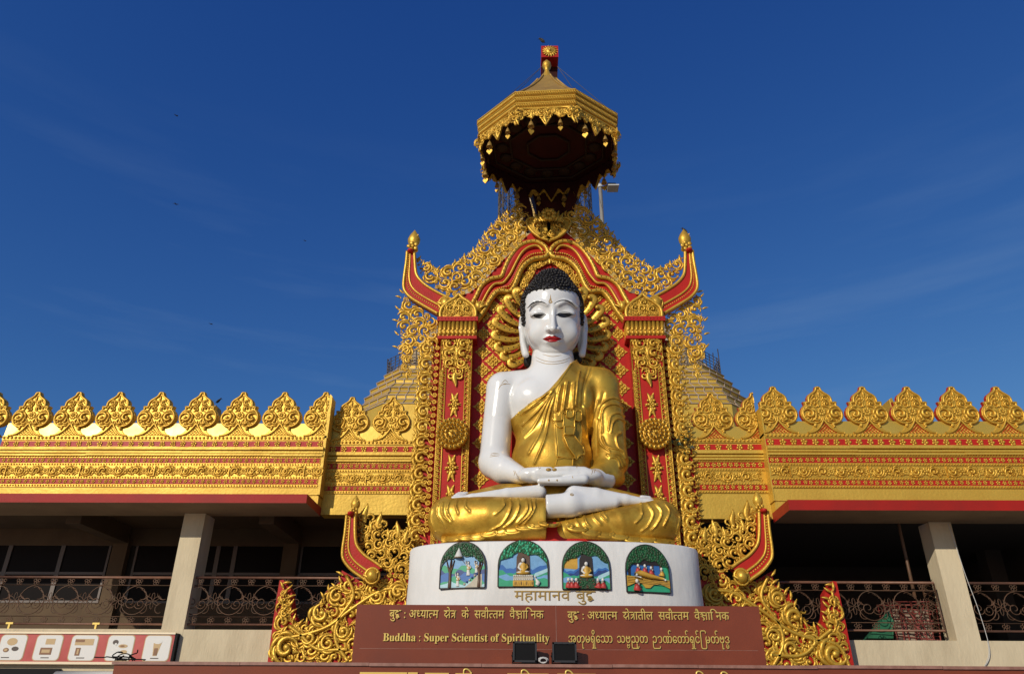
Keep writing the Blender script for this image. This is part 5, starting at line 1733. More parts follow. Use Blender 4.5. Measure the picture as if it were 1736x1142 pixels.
lo = np.array([WP(855, 800, 13.9)[0], 13.15, WP(936, 842, 13.4)[2]]); hi = np.array([WP(1078, 800, 13.9)[0], 14.95, WP(936, 598, 14.1)[2]])
Vg, Fg = mesh_sdf(f_robe, lo, hi, .0155)
z6 = lambda pts: [(820 + x / 4.965, 620 + y / 4.965) for x, y in pts]
folds = []
for pts in ([(560, 215), (470, 290), (310, 410)], [(572, 220), (480, 350), (330, 500)], [(580, 220), (500, 370), (420, 520), (340, 610)], [(590, 230), (530, 370), (480, 560), (380, 740)],
            [(600, 240), (555, 400), (520, 600), (430, 820)], [(575, 215), (430, 300), (265, 400)]):
    folds.append((z6(pts), 2.0, 2.0))
for pts, am in (([(650, 170), (625, 260), (612, 380)], 2.6), ([(705, 140), (690, 220), (665, 380)], 2.6), ([(762, 140), (748, 360)], 2.4), ([(805, 50), (790, 150), (772, 330)], 2.2),
                ([(880, 15), (838, 190), (830, 340)], -2.2), ([(910, 15), (856, 180), (846, 330)], -2.0), ([(680, 150), (650, 360)], -1.5), ([(735, 150), (705, 370)], -1.5), ([(845, 330), (870, 600), (900, 760)], 1.5)):
    folds.append((z6(pts), am, 2.4))
for pts in ([(962, 440), (985, 330), (1080, 272), (1170, 305)], [(1000, 560), (1003, 375), (1090, 322), (1185, 365)], [(1050, 545), (1072, 425), (1130, 398), (1192, 432)], [(1072, 560), (1092, 472), (1140, 444), (1197, 478)],
            [(1150, 560), (1115, 600), (1132, 680), (1180, 740)], [(1000, 600), (1040, 680), (1150, 712), (1192, 775)], [(1040, 752), (1120, 742), (1170, 775), (1192, 840)], [(1050, 765), (1110, 758), (1150, 790), (1165, 850)],
            [(1060, 778), (1100, 772), (1132, 800), (1140, 850)], [(970, 470), (975, 640), (1060, 720)]):
    folds.append((z6(pts), 2.0, 1.7))
folds.append((z6([(1010, 230), (965, 420), (948, 560), (950, 745)]), -1.5, 4.0))
folds.append((z6([(960, 300), (900, 500), (905, 700)]), 1.6, 4.0))
pan = [(z6([(597, 395), (815, 395), (826, 700), (805, 775), (720, 770), (620, 755), (603, 560)]), 1.0, 2.5)]
Vg = emboss(Vg, Fg, folds, pan)

# ---- gold lower robe over the crossed legs
def f_legs(X, Y, Z):
    l = chain(X, Y, Z, [C(905, 845, 13.9, 38), C(765, 880, 13.2, 37)])
    l = smin(l, chain(X, Y, Z, [C(765, 880, 13.2, 37.5), C(830, 879, 12.95, 37), C(930, 880, 12.95, 36)]), .1)
    l = smin(l, chain(X, Y, Z, [C(790, 893, 12.98, 24), C(930, 892, 12.86, 26)]), .12)
    cl = X - WP(925.5, 870, 12.75)[0]
    l = smax(l, cl, .03)
    r = chain(X, Y, Z, [C(985, 855, 13.9, 40), C(1113, 884, 13.2, 37)])
    r = smin(r, chain(X, Y, Z, [C(1113, 885, 13.2, 36.5), C(1050, 889, 13.0, 29), C(955, 900, 12.9, 17)]), .12)
    r = smin(r, chain(X, Y, Z, [C(1105, 897, 13.05, 22), C(960, 906, 12.85, 12)]), .12)
    m = ell(X, Y, Z, WP(940, 850, 13.75), (60 * S_, .5, 34 * S_))
    d = np.minimum(np.minimum(l, r), m)
    return d
lo = np.array([WP(716, 880, 13.2)[0], 12.3, WP(936, 921, 12.9)[2]]); hi = np.array([WP(1164, 880, 13.2)[0], 14.6, WP(936, 822, 13.5)[2]])
Vk, Fk = mesh_sdf(f_legs, lo, hi, .021)
z4 = lambda pts: [(660 + x / 4.0786, 640 + y / 4.0786) for x, y in pts]
z5 = lambda pts: [(930 + x / 4.0786, 640 + y / 4.0786) for x, y in pts]
fl_ = []
for pts in ([(345, 865), (330, 940), (392, 1040)], [(368, 862), (372, 950), (425, 1000)], [(418, 850), (400, 920), (435, 985)], [(470, 845), (462, 890), (480, 940)], [(530, 840), (528, 890), (560, 925)], [(790, 835), (792, 890), (730, 945)],
            [(835, 830), (842, 900), (790, 1000), (690, 1060)], [(890, 830), (897, 900), (860, 980), (780, 1042)], [(950, 825), (952, 920), (880, 1005)], [(972, 825), (978, 930), (888, 1015)], [(1005, 822), (1002, 920), (930, 1015)],
            [(300, 900), (290, 980), (320, 1060)]):
    fl_.append((z4(pts), 1.8, 1.6))
for pts in ([(190, 925), (190, 985), (240, 1062)], [(240, 905), (246, 1000), (275, 1045)], [(252, 905), (258, 990), (290, 1035)], [(300, 890), (310, 960), (362, 1015)], [(355, 880), (360, 950), (405, 992)], [(410, 875), (372, 920), (405, 972)],
            [(640, 868), (645, 950), (600, 1005)], [(680, 868), (725, 940), (690, 1020), (640, 1060)], [(740, 868), (785, 930), (750, 1010), (710, 1055)], [(805, 872), (835, 930), (795, 1025)], [(850, 880), (905, 960), (880, 1080)], [(140, 945), (120, 985), (160, 1040)]):
    fl_.append((z5(pts), 1.9, 1.6))
pan2 = [(z4([(270, 1010), (620, 1060), (1060, 960), (1070, 1130), (400, 1120)]), .8, 10)]
Vk = emboss(Vk, Fk, fl_, [])

# ---- assemble
st_ = thing('seated_statue', 'huge white seated statue with closed hands in its lap and gold robe', 'statue', WP(937, 912, 12.9))
b = MB()
b.add(Vb, Fb); b.add(Vh, Fh)
b.build('body', 'white', st_)
# hair with snail curls
b = MB(); b.add(Vr, Fr)
Nr = vnormals(Vr, Fr)
order = np.random.RandomState(3).permutation(len(Vr))
picked = []
cell = {}
rad = 5.2 * HS
for i in order:
    p = Vr[i]
    if p[1] > HO[1] + 18 * HS:
        continue
    key = tuple((p / rad).astype(int))
    ok = True
    for dx in (-1, 0, 1):
        for dy in (-1, 0, 1):
            for dz in (-1, 0, 1):
                for j in cell.get((key[0] + dx, key[1] + dy, key[2] + dz), ()):
                    if np.sum((Vr[j] - p) ** 2) < rad * rad:
                        ok = False
    if ok:
        cell.setdefault(key, []).append(i); picked.append(i)
for i in picked:
    n = Nr[i]
    u = np.cross(n, [0.3, 0.2, 1.0]); u /= np.linalg.norm(u)
    w = np.cross(n, u)
    g = SPL[0]
    r = 3.0 * HS
    b.add(Vr[i] + r * (g[:, :1] * u + g[:, 1:2] * w + g[:, 2:3] * n * 1.0), SPL[1], 0, True)
    b.add(Vr[i] + n * r * .6 + r * .5 * (g[:, :1] * u + g[:, 1:2] * w + g[:, 2:3] * n), SPL[1], 0, True)
for x, y in ((896, 613), (979, 608)):
    q = L(x, y, -26)
    c = HO + HS * (q[0] * HX + q[1] * HY + q[2] * HZ)
    ball(b, c, np.array([9, 9, 13]) * HS, SPB)
b.build('hair', 'black_hair', st_)

# ---- painted details, laid on the carved surface
def bvh(V, Fq):
    return BVHTree.FromPolygons([tuple(v) for v in V], [tuple(int(i) for i in f) for f in Fq])
TH_, TB_, TG_ = bvh(Vh, Fh), bvh(Vb, Fb), bvh(Vg, Fg)
def hit(tree, px, py):
    d = Vector(ray(px, py)).normalized()
    r_ = tree.ray_cast(Vector(CAM), d)
    return None if r_[0] is None else (np.array(r_[0]), np.array(r_[1]))
def stroke(mb, tree, pts, w, lift=.25, k=6, mi=0):
    """a painted line of half width w (photo px) along photo points, resting on the surface"""
    q = smooth_curve(pts, 6)
    w = np.interp(np.linspace(0, 1, len(q)), np.linspace(0, 1, len(np.atleast_1d(w))), np.atleast_1d(w))
    P3, N3, R3 = [], [], []
    for (x, y), ww in zip(q, w):
        h = hit(tree, x, y)
        if h is not None:
            n = h[1] if np.dot(h[1], fw) < 0 else -h[1]
            P3.append(h[0] + n * lift * HS * .3); N3.append(n); R3.append(ww * HS)
    if len(P3) > 2:
        tube(mb, P3, np.array(R3), k, np.array(N3), .35, mi=mi)
def patch(mb, tree, up, lo_, lift, mi=0):
    a_, b_ = resample(smooth_curve(up, 6), .8), None
    n = len(a_)
    lo2 = smooth_curve(lo_, 6)
    b_ = np.stack([np.interp(np.linspace(0, 1, n), np.linspace(0, 1, len(lo2)), lo2[:, i]) for i in (0, 1)], 1)
    V = []
    m = 5
    for t in np.linspace(0, 1, m):
        for p in a_ + (b_ - a_) * t:
            h = hit(tree, *p)
            nn = h[1] if np.dot(h[1], fw) < 0 else -h[1]
            V.append(h[0] + nn * lift * HS)
    mb.add(V, [grid(m, n)], mi, True)
TK_ = bvh(Vk, Fk)
b = MB(); b.add(Vg, Fg)
for pts, am, w in folds:
    if am > 1.7:
        stroke(b, TG_, pts, [.2, .8, .95, .8, .2], .1, 6)
b.build('upper_robe', 'gold_robe', st_)
b = MB(); b.add(Vk, Fk)
for pts, am, w in fl_:
    stroke(b, TK_, pts, [.2, .8, 1.0, .8, .2], .1, 6)
b.build('lower_robe', 'gold_robe', st_)
for sg, (xa, xb) in ((0, (901.5, 927)), (1, (942.5, 971.5))):
    b = MB()
    if sg == 0:
        up = [(901.5, 536.5), (906, 533.9), (914, 532.8), (921, 532.9), (927, 535)]
        lw = [(901.5, 536.9), (907, 538.8), (914, 540.0), (921, 538.8), (927, 535.4)]
        iu = [(904.5, 535.2), (909, 532.9), (915, 532.0), (921, 532.4), (925.5, 534.2)]
        il = [(904.5, 535.8), (909, 538.4), (915, 539.6), (921, 538.6), (925.5, 535.2)]
        cr = [(899.5, 537.5), (906, 532.6), (914, 530.6), (922, 531.3), (927.5, 534.5)]
    else:
        up = [(942.5, 534.5), (948, 532.2), (957, 531.4), (965, 531.8), (971.5, 533.8)]
        lw = [(942.5, 534.9), (948, 537.8), (957, 538.7), (965, 537.2), (971.5, 534.2)]
        iu = [(944.5, 534.0), (950, 531.7), (956.5, 530.8), (963, 531.4), (969, 533.4)]
        il = [(944.5, 534.8), (950, 537.4), (956.5, 538.2), (963, 537.0), (969, 534.2)]
        cr = [(942, 533.8), (949, 530.3), (957, 528.8), (966, 530.2), (974.5, 534.2)]
    patch(b, TH_, up, lw, .30, 1)
    patch(b, TH_, iu, il, .55, 0)
    stroke(b, TH_, up, [.4, .9, 1.0, .9, .4], .9)
    stroke(b, TH_, cr, [.2, .38, .42, .42, .2])
    b.build('eye', ['black', 'white'], st_)
for pts in ([(895, 521.5), (900, 515.8), (907, 511.8), (914, 510.8), (921, 512.4), (927, 515.6)], [(939, 515.2), (945, 511.4), (953, 509.0), (961, 509.6), (968, 513.2), (974.5, 519.5)]):
    b = MB()
    stroke(b, TH_, pts, [.3, .9, 1.2, 1.15, .9, .3], .3, 8)
    b.build('eyebrow', 'black', st_)
b = MB()
mid_ = [(920.3, 574.6), (927, 574.4), (931.5, 574.2), (935.5, 575.0), (939.5, 574.1), (944.5, 574.3), (951.7, 574.2)]
patch(b, TH_, [(920.3, 574.2), (926, 571.4), (931.3, 568.9), (935.5, 570.4), (939.7, 568.8), (945, 571.1), (951.7, 573.8)], mid_, .35)
patch(b, TH_, mid_, [(920.3, 574.8), (926, 577.4), (931, 579.1), (935.5, 579.7), (940.5, 579.1), (946, 577.2), (951.7, 574.4)], .35)
stroke(b, TH_, mid_, [.2, .4, .45, .4, .2], 1.6, mi=1)
b.build('lips', ['lips', 'red_dark'], st_)
b = MB()
stroke(b, TH_, [(933.3, 499.5), (933.3, 504), (933.3, 507.5)], [.2, .7, 1.1])
a_ = np.linspace(0, 4.6 * PI, 22)
stroke(b, TH_, [(933.2 + (3.4 - 2.6 * i / 21) * math.cos(t), 511 + (3.2 - 2.4 * i / 21) * math.sin(t)) for i, t in enumerate(a_)], [.42])
stroke(b, TH_, [(930.8, 507.0), (933.3, 508.3), (935.8, 507.0)], [.35])
b.build('forehead_mark', 'gold_old', st_)
b = MB()
nb = BVHTree.FromPolygons([tuple(v) for v in np.concatenate([Vb, Vh])], [tuple(int(i) for i in f) for f in np.concatenate([Fb, Fh + len(Vb)])])
for pts in ([(908, 605), (922, 611), (938, 613), (955, 610.5), (966, 606)], [(908.5, 610.5), (922, 615.5), (938, 617), (955, 614.5), (963, 611)], [(920, 600.5), (936, 604), (952, 602)]):
    stroke(b, nb, pts, [.2, .5, .5, .5, .2])
z6s = lambda pts: z6(pts)
for pts in ([(150, 150), (180, 120), (205, 140)], [(140, 165), (180, 150), (225, 155)], [(120, 200), (150, 160), (190, 155)], [(60, 740), (90, 732), (130, 738)], [(55, 752), (95, 745), (135, 748)], [(50, 765), (90, 758), (130, 762)],
            [(250, 880), (262, 905), (255, 920)], [(262, 878), (280, 920), (300, 935)], [(905, 862), (915, 885), (908, 912)], [(920, 862), (932, 885), (930, 900)], [(935, 865), (945, 885)],
            [(462, 850), (470, 868)], [(475, 850), (478, 862)], [(780, 840), (786, 858)], [(745, 925), (752, 945)]):
    stroke(b, TB_, z6(pts), [.25, .5, .25])
a_ = np.linspace(0, 3.6 * PI, 18)
stroke(b, TB_, [(969.5 + (3.2 - 2.6 * i / 17) * math.cos(t), 837.5 + (2.6 - 2.0 * i / 17) * math.sin(t)) for i, t in enumerate(a_)], [.45])
for x in (930, 940.5):                                       # gilded thumb nails
    h = hit(TB_, x, 795.5)
    if h is not None:
        ball(b, h[0], np.array([4.0, 1.2, 2.4]) * HS, SPH)
for x in (930.5, 944.5):
    h = hit(TB_, x - 0, 813.5)
    if h is not None:
        ball(b, h[0], np.array([1.2, .8, 1.4]) * HS, SPL)
b.build('gilt_line', 'gold_old', st_)

b = MB()
def plate(up, lo_, lift):
    up, lo_ = z6(up), z6(lo_)
    patch(b, TG_, up, lo_, lift)
    o = up + lo_[::-1]
    q = np.array(o + o[:1], float)
    P3, N3 = [], []
    for x, y in resample(q, .7):
        h = hit(TG_, x, y)
        if h is not None:
            n = h[1] if np.dot(h[1], fw) < 0 else -h[1]
            P3.append(h[0] + n * (lift - .2) * HS); N3.append(n)
    if len(P3) > 3:
        tube(b, P3, 1.05 * HS, 6, np.array(N3), 1.6)
plate([(600, 398), (700, 392), (815, 392)], [(622, 755), (720, 768), (806, 772)], 2.8)
plate([(666, 405), (710, 402), (752, 405)], [(668, 600), (710, 606), (750, 600)], 5.1)
plate([(668, 612), (750, 608), (818, 692)], [(702, 692), (762, 772), (822, 745)], 5.5)
plate([(592, 390), (622, 380), (656, 384)], [(596, 470), (625, 472), (652, 466)], 6.1)
plate([(684, 372), (715, 362), (746, 368)], [(690, 434), (712, 442), (738, 426)], 7.8)
plate([(756, 374), (785, 378), (806, 398)], [(756, 456), (780, 468), (802, 458)], 6.5)
plate([(600, 480), (630, 478), (662, 480)], [(615, 520), (640, 536), (661, 530)], 4.7)
plate([(670, 535), (712, 528), (748, 538)], [(672, 600), (705, 606), (738, 602)], 7.8)
plate([(612, 788), (670, 776), (740, 786)], [(605, 838), (660, 846), (738, 842)], 4.2)
b.build('sash_end', 'gold_robe', st_)
b = MB()                                                    # rolled edge of the robe across the chest
stroke(b, TG_, [(968.5, 616), (958, 632.5), (946, 650.5), (931, 668.5), (913, 683.5), (891, 695.5), (872, 702.5)], [1.6], 1.0, 8)
b.build('robe_edge', 'gold_robe', st_)
# ---- ruffled hem and red cushion
a = MB()
zc0, zc1 = P(938, 917, 12.6)[2], P(938, 884, 12.75)[2]
th = np.linspace(PI, 2 * PI, 40)
xc_, yc_ = P(937, 912, 13.3)[0], 13.45
rx_, ry_ = 172 * MPP(937, 912, 13.0), .72
ring_ = lambda s, z: np.stack([xc_ + rx_ * s * np.cos(th), yc_ + ry_ * s * np.sin(th), np.full(40, z)], 1)
Vc = np.concatenate([ring_(1.02, zc0 - .06), ring_(1.0, zc0), ring_(.97, (zc0 + zc1) / 2), ring_(.93, zc1)])
a.add(Vc, [grid(4, 40)], 0, True)
a.build('cushion', 'red', st_)
a = MB()
for sg, n_, x1, y1 in ((-1, 9, 748, 914), (1, 9, 1144, 919)):
    t = np.linspace(0, 1, n_ * 18)
    xc2 = 931 + (x1 - 931) * t
    yb = 886 + (y1 - 886) * (1 - (1 - t) ** 1.6)
    ph = t * n_ * 2 * PI
    A = 12 * (1 - .4 * t)
    px_ = xc2 + sg * A * np.sin(ph) * .9
    py_ = yb + 4.0 * np.cos(ph) * (1 - .3 * t) + 1.5 * np.sin(ph * .37)
    yl = 12.52
    pts = []
    for x, y, c_ in zip(px_, py_, np.cos(ph)):
        h = hit(TK_, x, min(y, 908))
        Yq = h[0][1] if h is not None else yl
        yl = .6 * yl + .4 * Yq
        pts.append(P(x, y, yl - .045 - .03 * c_))
    tube(a, np.array(pts), (2.6 - .8 * t) * SS, 7, (0, -1, 0), .75)
    up_ = []
    for x, y in zip(xc2, yb):
        h = hit(TK_, x, y - 7)
        up_.append(h[0] if h is not None else P(x, y - 7, yl))
    m_ = np.array(pts)
    V = np.concatenate([m_ + np.array([0, .01, 0]), .55 * m_ + .45 * np.array(up_) + np.array([0, -.015, 0]), np.array(up_) + np.array([0, .02, 0])])
    a.add(V, [grid(3, len(t))], 0, True)
a.build('ruffled_hem', 'gold_robe', st_)
# ------------------------------------------------------------------ white curved pedestal with painted reliefs
def pal(name, c, r=.5):
    M[name] = mat(name, c, r, 0, tuple(x * .8 for x in c), 14, .35, .7)
pal('paint_brown', (.10, .05, .025)); pal('paint_dark', (.022, .014, .012)); pal('paint_sky', (.16, .36, .60)); pal('paint_blue', (.03, .14, .42)); pal('paint_navy', (.015, .05, .20))
pal('paint_green', (.012, .10, .03)); pal('paint_leaf', (.02, .055, .018)); pal('paint_jade', (.03, .34, .17)); pal('paint_yellow', (.58, .33, .04)); pal('paint_white', (.66, .64, .58)); pal('paint_red', (.45, .04, .03)); pal('paint_stone', (.45, .40, .30))
pal('paint_pale', (.38, .60, .66))
M['gilt_dark'] = mat('dark_gilt_letters', (.40, .25, .06), .35, .4)
PAL = ['paint_dark', 'paint_sky', 'paint_blue', 'paint_navy', 'paint_green', 'paint_leaf', 'paint_jade', 'paint_yellow', 'paint_white', 'paint_red', 'paint_brown', 'paint_stone', 'paint_pale']
DK, SKY_, BL, NV, GR, LF, JD, YE, WH, RD, BR, STN, PL = range(13)
ZPT = P(940, 915.5, 12.4)[2]
xpc = P(940, 960, 12.9)[0]
APL = (P(1185.5, 980, 13.4)[0] - P(695, 980, 13.4)[0]) / 2
BPL, NEX = 1.05, 2.7
def plan(t):                                                 # t in -1..1 across the front
    a_ = t * PI / 2
    x = APL * np.sign(np.sin(a_)) * np.abs(np.sin(a_)) ** (2 / NEX)
    y = -BPL * np.abs(np.cos(a_)) ** (2 / NEX)
    return xpc + x, 13.45 + y
pl_ = thing('pedestal', 'white curved pedestal with four arched reliefs under the statue', 'pedestal', (xpc, 13.0, 0))
tt = np.linspace(-1, 1, 81)
px_, py_ = plan(tt)
px_ = np.concatenate([[px_[0]], px_, [px_[-1]]]); py_ = np.concatenate([[14.93], py_, [14.93]])
a = MB()
zb0 = P(940, 1120, 12.3)[2]
lv = [(zb0, 0), (ZPT - .9, .012), (ZPT - .5, 0), (ZPT - .045, .006), (ZPT - .012, -.012), (ZPT, -.045)]
V = []
for z, o in lv:
    cx, cy = xpc, 13.6
    V.append(np.stack([px_ + (px_ - cx) * o / APL, py_ + (py_ - cy) * o / 1.2, np.full(len(px_), z)], 1))
V = np.concatenate(V)
n_ = len(px_)
a.add(V, [grid(len(lv), n_)[:, ::-1], (np.arange(n_) + (len(lv) - 1) * n_)[None]], 0, True)
a.build('drum', 'plinth', pl_)
def surf(px, py):                                            # the point of the curved front seen at a photo point
    lo_, hi_ = -1.0, 1.0
    d = ray(px, py)
    best = None
    for t in np.linspace(-.98, .98, 800):
        x, y = plan(t)
        X = CAM[0] + d[0] * y / d[1]
        e = abs(X - x)
        if best is None or e < best[0]:
            best = (e, t, x, y)
    t = best[1]
    x0_, y0_ = plan(t - .01); x1_, y1_ = plan(t + .01)
    tg = np.array([x1_ - x0_, y1_ - y0_, 0]); tg /= np.linalg.norm(tg)
    return np.array([best[2], best[3], CAM[2] + d[2] * best[3] / d[1]]), tg
def on_front(src, origin, tg, name, mats, parent):
    """set a flat carved piece (XZ, facing -Y) onto the curved face"""
    nrm = np.array([tg[1], -tg[0], 0])                       # outward
    o = MB()
    for V, (f, m_, s_) in [(None, q) for q in src.Fc]:
        o.Fc.append((f, m_, s_))
    V = np.concatenate(src.V)
    o.V = [origin + V[:, :1] * tg + (-V[:, 1:2]) * nrm + V[:, 2:3] * np.array([0, 0, 1.0])]
    o.n = len(V)
    return o.build(name, mats, parent)
U = MPP(940, 960, 12.5)                                      # one photo pixel on the pedestal, in metres
def fig(kind, x, z, s, robe, skin=WH, hair=DK, turn=1):
    """small relief figures"""
    m = MB()
    B_ = lambda c, r, mi: ball(m, (x + c[0] * s, c[1] * s, z + c[2] * s), np.array(r) * s, SPH, mi)
    if kind == 'sit':
        B_((0, -1.0, 2.2), (8.2, 3.0, 2.4), robe); B_((-3, -1.6, 2.6), (5, 2, 1.2), skin); B_((3, -1.7, 3.2), (5, 2, 1.2), skin)
        tube(m, np.array([(0, -1, 2), (0, -1.2, 7), (0, -1.2, 11.5), (0, -1.2, 13.4)]) * s + np.array([x, 0, z]), np.array([4.6, 3.7, 4.0, 1.6]) * s, 8, mi=robe, depth=.7)
        B_((-2.6, -2.2, 11.6), (2.2, 1.2, 2.2), skin)
        for sg in (-1, 1):
            tube(m, np.array([(sg * 4.0, -1.2, 12), (sg * 5.3, -1.4, 8), (sg * 2, -3.2, 4.6)]) * s + np.array([x, 0, z]), np.array([1.5, 1.4, 1.0]) * s, 6, mi=skin if sg < 0 else robe)
        B_((0, -1.8, 16.2), (2.3, 2.2, 2.9), skin); B_((0, -1.2, 18.0), (2.3, 2.1, 1.6), hair); B_((0, -1.2, 19.4), (1.0, 1.0, 1.0), hair)
    elif kind == 'kneel':
        tube(m, np.array([(0, -1, 0), (.3, -1.3, 3), (.2 * turn, -1.4, 6)]) * s + np.array([x, 0, z]), np.array([3.4, 3.0, 1.9]) * s, 8, mi=robe)
        B_((1.2 * turn, -1.6, 1.2), (3.6, 2.0, 1.3), robe)
        B_((.3 * turn, -1.6, 8.6), (1.7, 1.7, 2.1), skin); tube(m, np.array([(0, -2, 6), (1.6 * turn, -2.6, 5), (2.0 * turn, -2.6, 7)]) * s + np.array([x, 0, z]), .8 * s, 5, mi=skin)
    elif kind == 'stand':
        tube(m, np.array([(0, -1, 0), (0, -1.1, 6), (0, -1.2, 10), (0, -1.2, 15), (0, -1.2, 17.5)]) * s + np.array([x, 0, z]), np.array([3.4, 2.8, 2.6, 3.2, 1.3]) * s, 8, mi=skin, depth=.7)
        tube(m, np.array([(-2.6, -1.7, 16), (0, -2.2, 13.5), (2.2, -1.8, 11)]) * s + np.array([x, 0, z]), 1.3 * s, 6, mi=robe)
        tube(m, np.array([(0, -1.3, 10.5), (0, -1.3, 9.3)]) * s + np.array([x, 0, z]), 2.9 * s, 8, mi=robe, depth=.75)
        tube(m, np.array([(-3, -1.2, 15.5), (-4.2, -1.8, 19), (-3.6, -2, 23)]) * s + np.array([x, 0, z]), .9 * s, 5, mi=skin)
        tube(m, np.array([(3, -1.2, 15.5), (4.2, -1.8, 12), (2.4, -2.4, 10)]) * s + np.array([x, 0, z]), .9 * s, 5, mi=skin)
        B_((0, -1.6, 19.6), (1.9, 1.9, 2.4), skin); B_((0, -1.2, 21.2), (1.9, 1.8, 1.3), hair)
    return m
def arch_outline(w, h, n=15):
    r = w / 2
    sp = h * .46
    q = [(-r, 0), (-r, sp)]
    q += [(-r * math.cos(t), sp + (h - sp) * math.sin(t)) for t in np.linspace(0, PI, n)[1:-1]]
    return np.array(q + [(r, sp), (r, 0)])
def relief(idx, px0, px1, pyb, pyt, label):
    o, tg = surf((px0 + px1) / 2, pyb)
    w, h = (px1 - px0), (pyb - pyt) * 1.02
    nrm = np.array([tg[1], -tg[0], 0])
    o = o + nrm * .012
    out = arch_outline(w, h)
    b = MB()
    R = np.random.RandomState(idx)
    def pz(pts, d0, mi, smooth_=0):
        p = np.array(pts, float)
        if smooth_:
            p = smooth_curve(p, 4)
        prism(b, p * U, -d0 * U, 0.0, mi)
    clip = lambda pts: [(np.clip(x, -w / 2 + 1, w / 2 - 1), z) for x, z in pts]
    fr = MB()
    FG = []
    class _F:
        pass
    def figs_new(nm='figure'):
        FG.append((nm, MB())); return FG[-1][1]
    prism(b, out * U, -.4 * U, .06, SKY_ if idx != 3 else BL)
    hills = lambda z0, amp, mi, d, ph: pz([(-w / 2 + 1, 1)] + [(x, z0 + amp * math.sin(x * .17 + ph) + .5 * amp * math.sin(x * .41 + ph * 2)) for x in np.linspace(-w / 2 + 1, w / 2 - 1, 14)] + [(w / 2 - 1, 1)], d, mi)
    def canopy_(mi1, mi2, zin, drop_):
        inn = [(-w / 2 + 1, h * .46 + drop_[0])] + [(x, zin - (abs(x) / (w * .5)) ** 2 * zin * .30 + 2.2 * math.sin(x * 1.1)) for x in np.linspace(-w / 2 + 3, w / 2 - 3, 17)] + [(w / 2 - 1, h * .46 + drop_[1])]
        top = [(x * .985, z * .99) for x, z in out[2:-2][::-1]]
        pz(inn + top, 2.6, mi1)
        pg = np.array(inn + top)
        C_, R_ = pack(pg, [2.6, 2.2, 1.8, 1.5], 50 + idx, .5, .62, 260)
        for c, r in zip(C_, R_):
            ball(b, (c[0] * U, -2.6 * U, c[1] * U), np.array([r * .9, 1.2, r * 1.2]) * U, SPL, mi2 if R.rand() < .55 else mi1)
    def tree(x, mi=BR, wd=3.0, top=44):
        tube(b, np.array([(x, -1, 1), (x + .5, -1.5, 14), (x, -1.5, 26), (x + 1.5, -1.5, top)]) * U, np.array([wd, wd * .8, wd * .75, wd * .4]) * U, 7, mi=mi)
        for s in (-1, 1):
            tube(b, np.array([(x, -1.5, 24), (x + s * 3.5, -1.5, 33), (x + s * 7, -1.5, top)]) * U, np.array([wd * .6, wd * .4, wd * .25]) * U, 5, mi=mi)
    def add(m, dst):
        V = np.concatenate(m.V) * np.array([U, U, U])
        for f, mi, s in m.Fc:
            dst.Fc.append((f + dst.n, mi, s))
        dst.V.append(V); dst.n += len(V)
    if idx == 0:
        hills(34, 3, JD, .7, 1); hills(26, 4, NV, .9, 2.2); hills(22, 3, BL, 1.1, .2); hills(14, 5, JD, 1.3, 4); hills(8, 3, PL, 1.5, 5)
        canopy_(LF, GR, h * .70, (-4, -2))
        tree(-22, BR, 3.4, 46); tree(29, BR, 3.2, 44)
        cone_ = MB(); lathe(cone_, [(8, 0), (7, 1.5), (4, 8), (1, 14), (.2, 16)], (-7, -4, 50), 10, WH); figs = figs_new('parasol'); add(cone_, figs)
        tube(figs, np.array([(-5, -4, 50), (4, -4, 40)]) * U, .5 * U, 5, mi=BR)
        tube(figs, np.array([(-14.5, -4, 49.8), (0, -5, 49.6)]) * U, .8 * U, 5, mi=YE)
        for a_ in (('stand', -8, 3, 1.0, YE), ('stand', 10, 20, 1.05, YE), ('stand', 24, 24, .85, YE)):
            add(fig(*a_), figs_new())
        pz([(6, 2), (14, 8), (26, 20), (34, 22), (34, 1), (4, 1)], 1.8, STN)
        for k in range(6):
            ball(b, ((4 + k * 4.4) * U, -2 * U, (6 + k * 3.4) * U), np.array([2.2, 1.2, 2.0]) * U, SPL, NV if k % 2 else STN)
    elif idx in (1, 2):
        if idx == 2:
            pz([(-w / 2 + 1, 34), (-w / 2 + 1, 46), (-14, 52), (-14, 32)], .6, YE)
        hills(32, 3.5, BL, .8, 1.0 + idx); hills(28, 4, NV if idx == 2 else BL, 1.0, 3.1); hills(24, 3, JD, 1.2, 2.0); hills(18, 2, SKY_, 1.4, .5); hills(12, 2.5, JD, 1.6, 1.5 + idx)
        pz([(16, 14), (w / 2 - 1, 24), (w / 2 - 1, 30), (20, 22)], 1.5, PL)
        pz([(-12, 14), (12, 14), (11, 50), (7, 58), (-7, 58), (-11, 48)], 1.8, BR if idx == 1 else DK)
        canopy_(GR, LF if idx == 2 else JD, h * .72, (-6, -6))
        if idx == 1:
            pz([(-17, 1), (17, 1), (17, 10), (-17, 10)], 4.4, YE); pz([(-16, 10), (16, 10), (17, 13), (16, 15), (17, 19), (-17, 19), (-16, 15), (-17, 13)], 4.0, STN)
            for k in range(11):
                ball(b, ((-15 + 3 * k) * U, -4.3 * U, 17.4 * U), np.array([1.3, .8, 1.4]) * U, SPL, WH); ball(b, ((-15 + 3 * k) * U, -4.3 * U, 11.6 * U), np.array([1.3, .8, 1.2]) * U, SPL, WH)
                ball(b, ((-15 + 3 * k) * U, -4.5 * U, 5.4 * U), np.array([.9, .6, 3.4]) * U, SPL, BR if k % 3 == 1 else YE)
            m = fig('sit', 0, 19, 1.45, YE)
            m.V = [v + np.array([0, -2.5, 0]) for v in m.V]
            add(m, figs_new())
            figs = figs_new('white_animal')
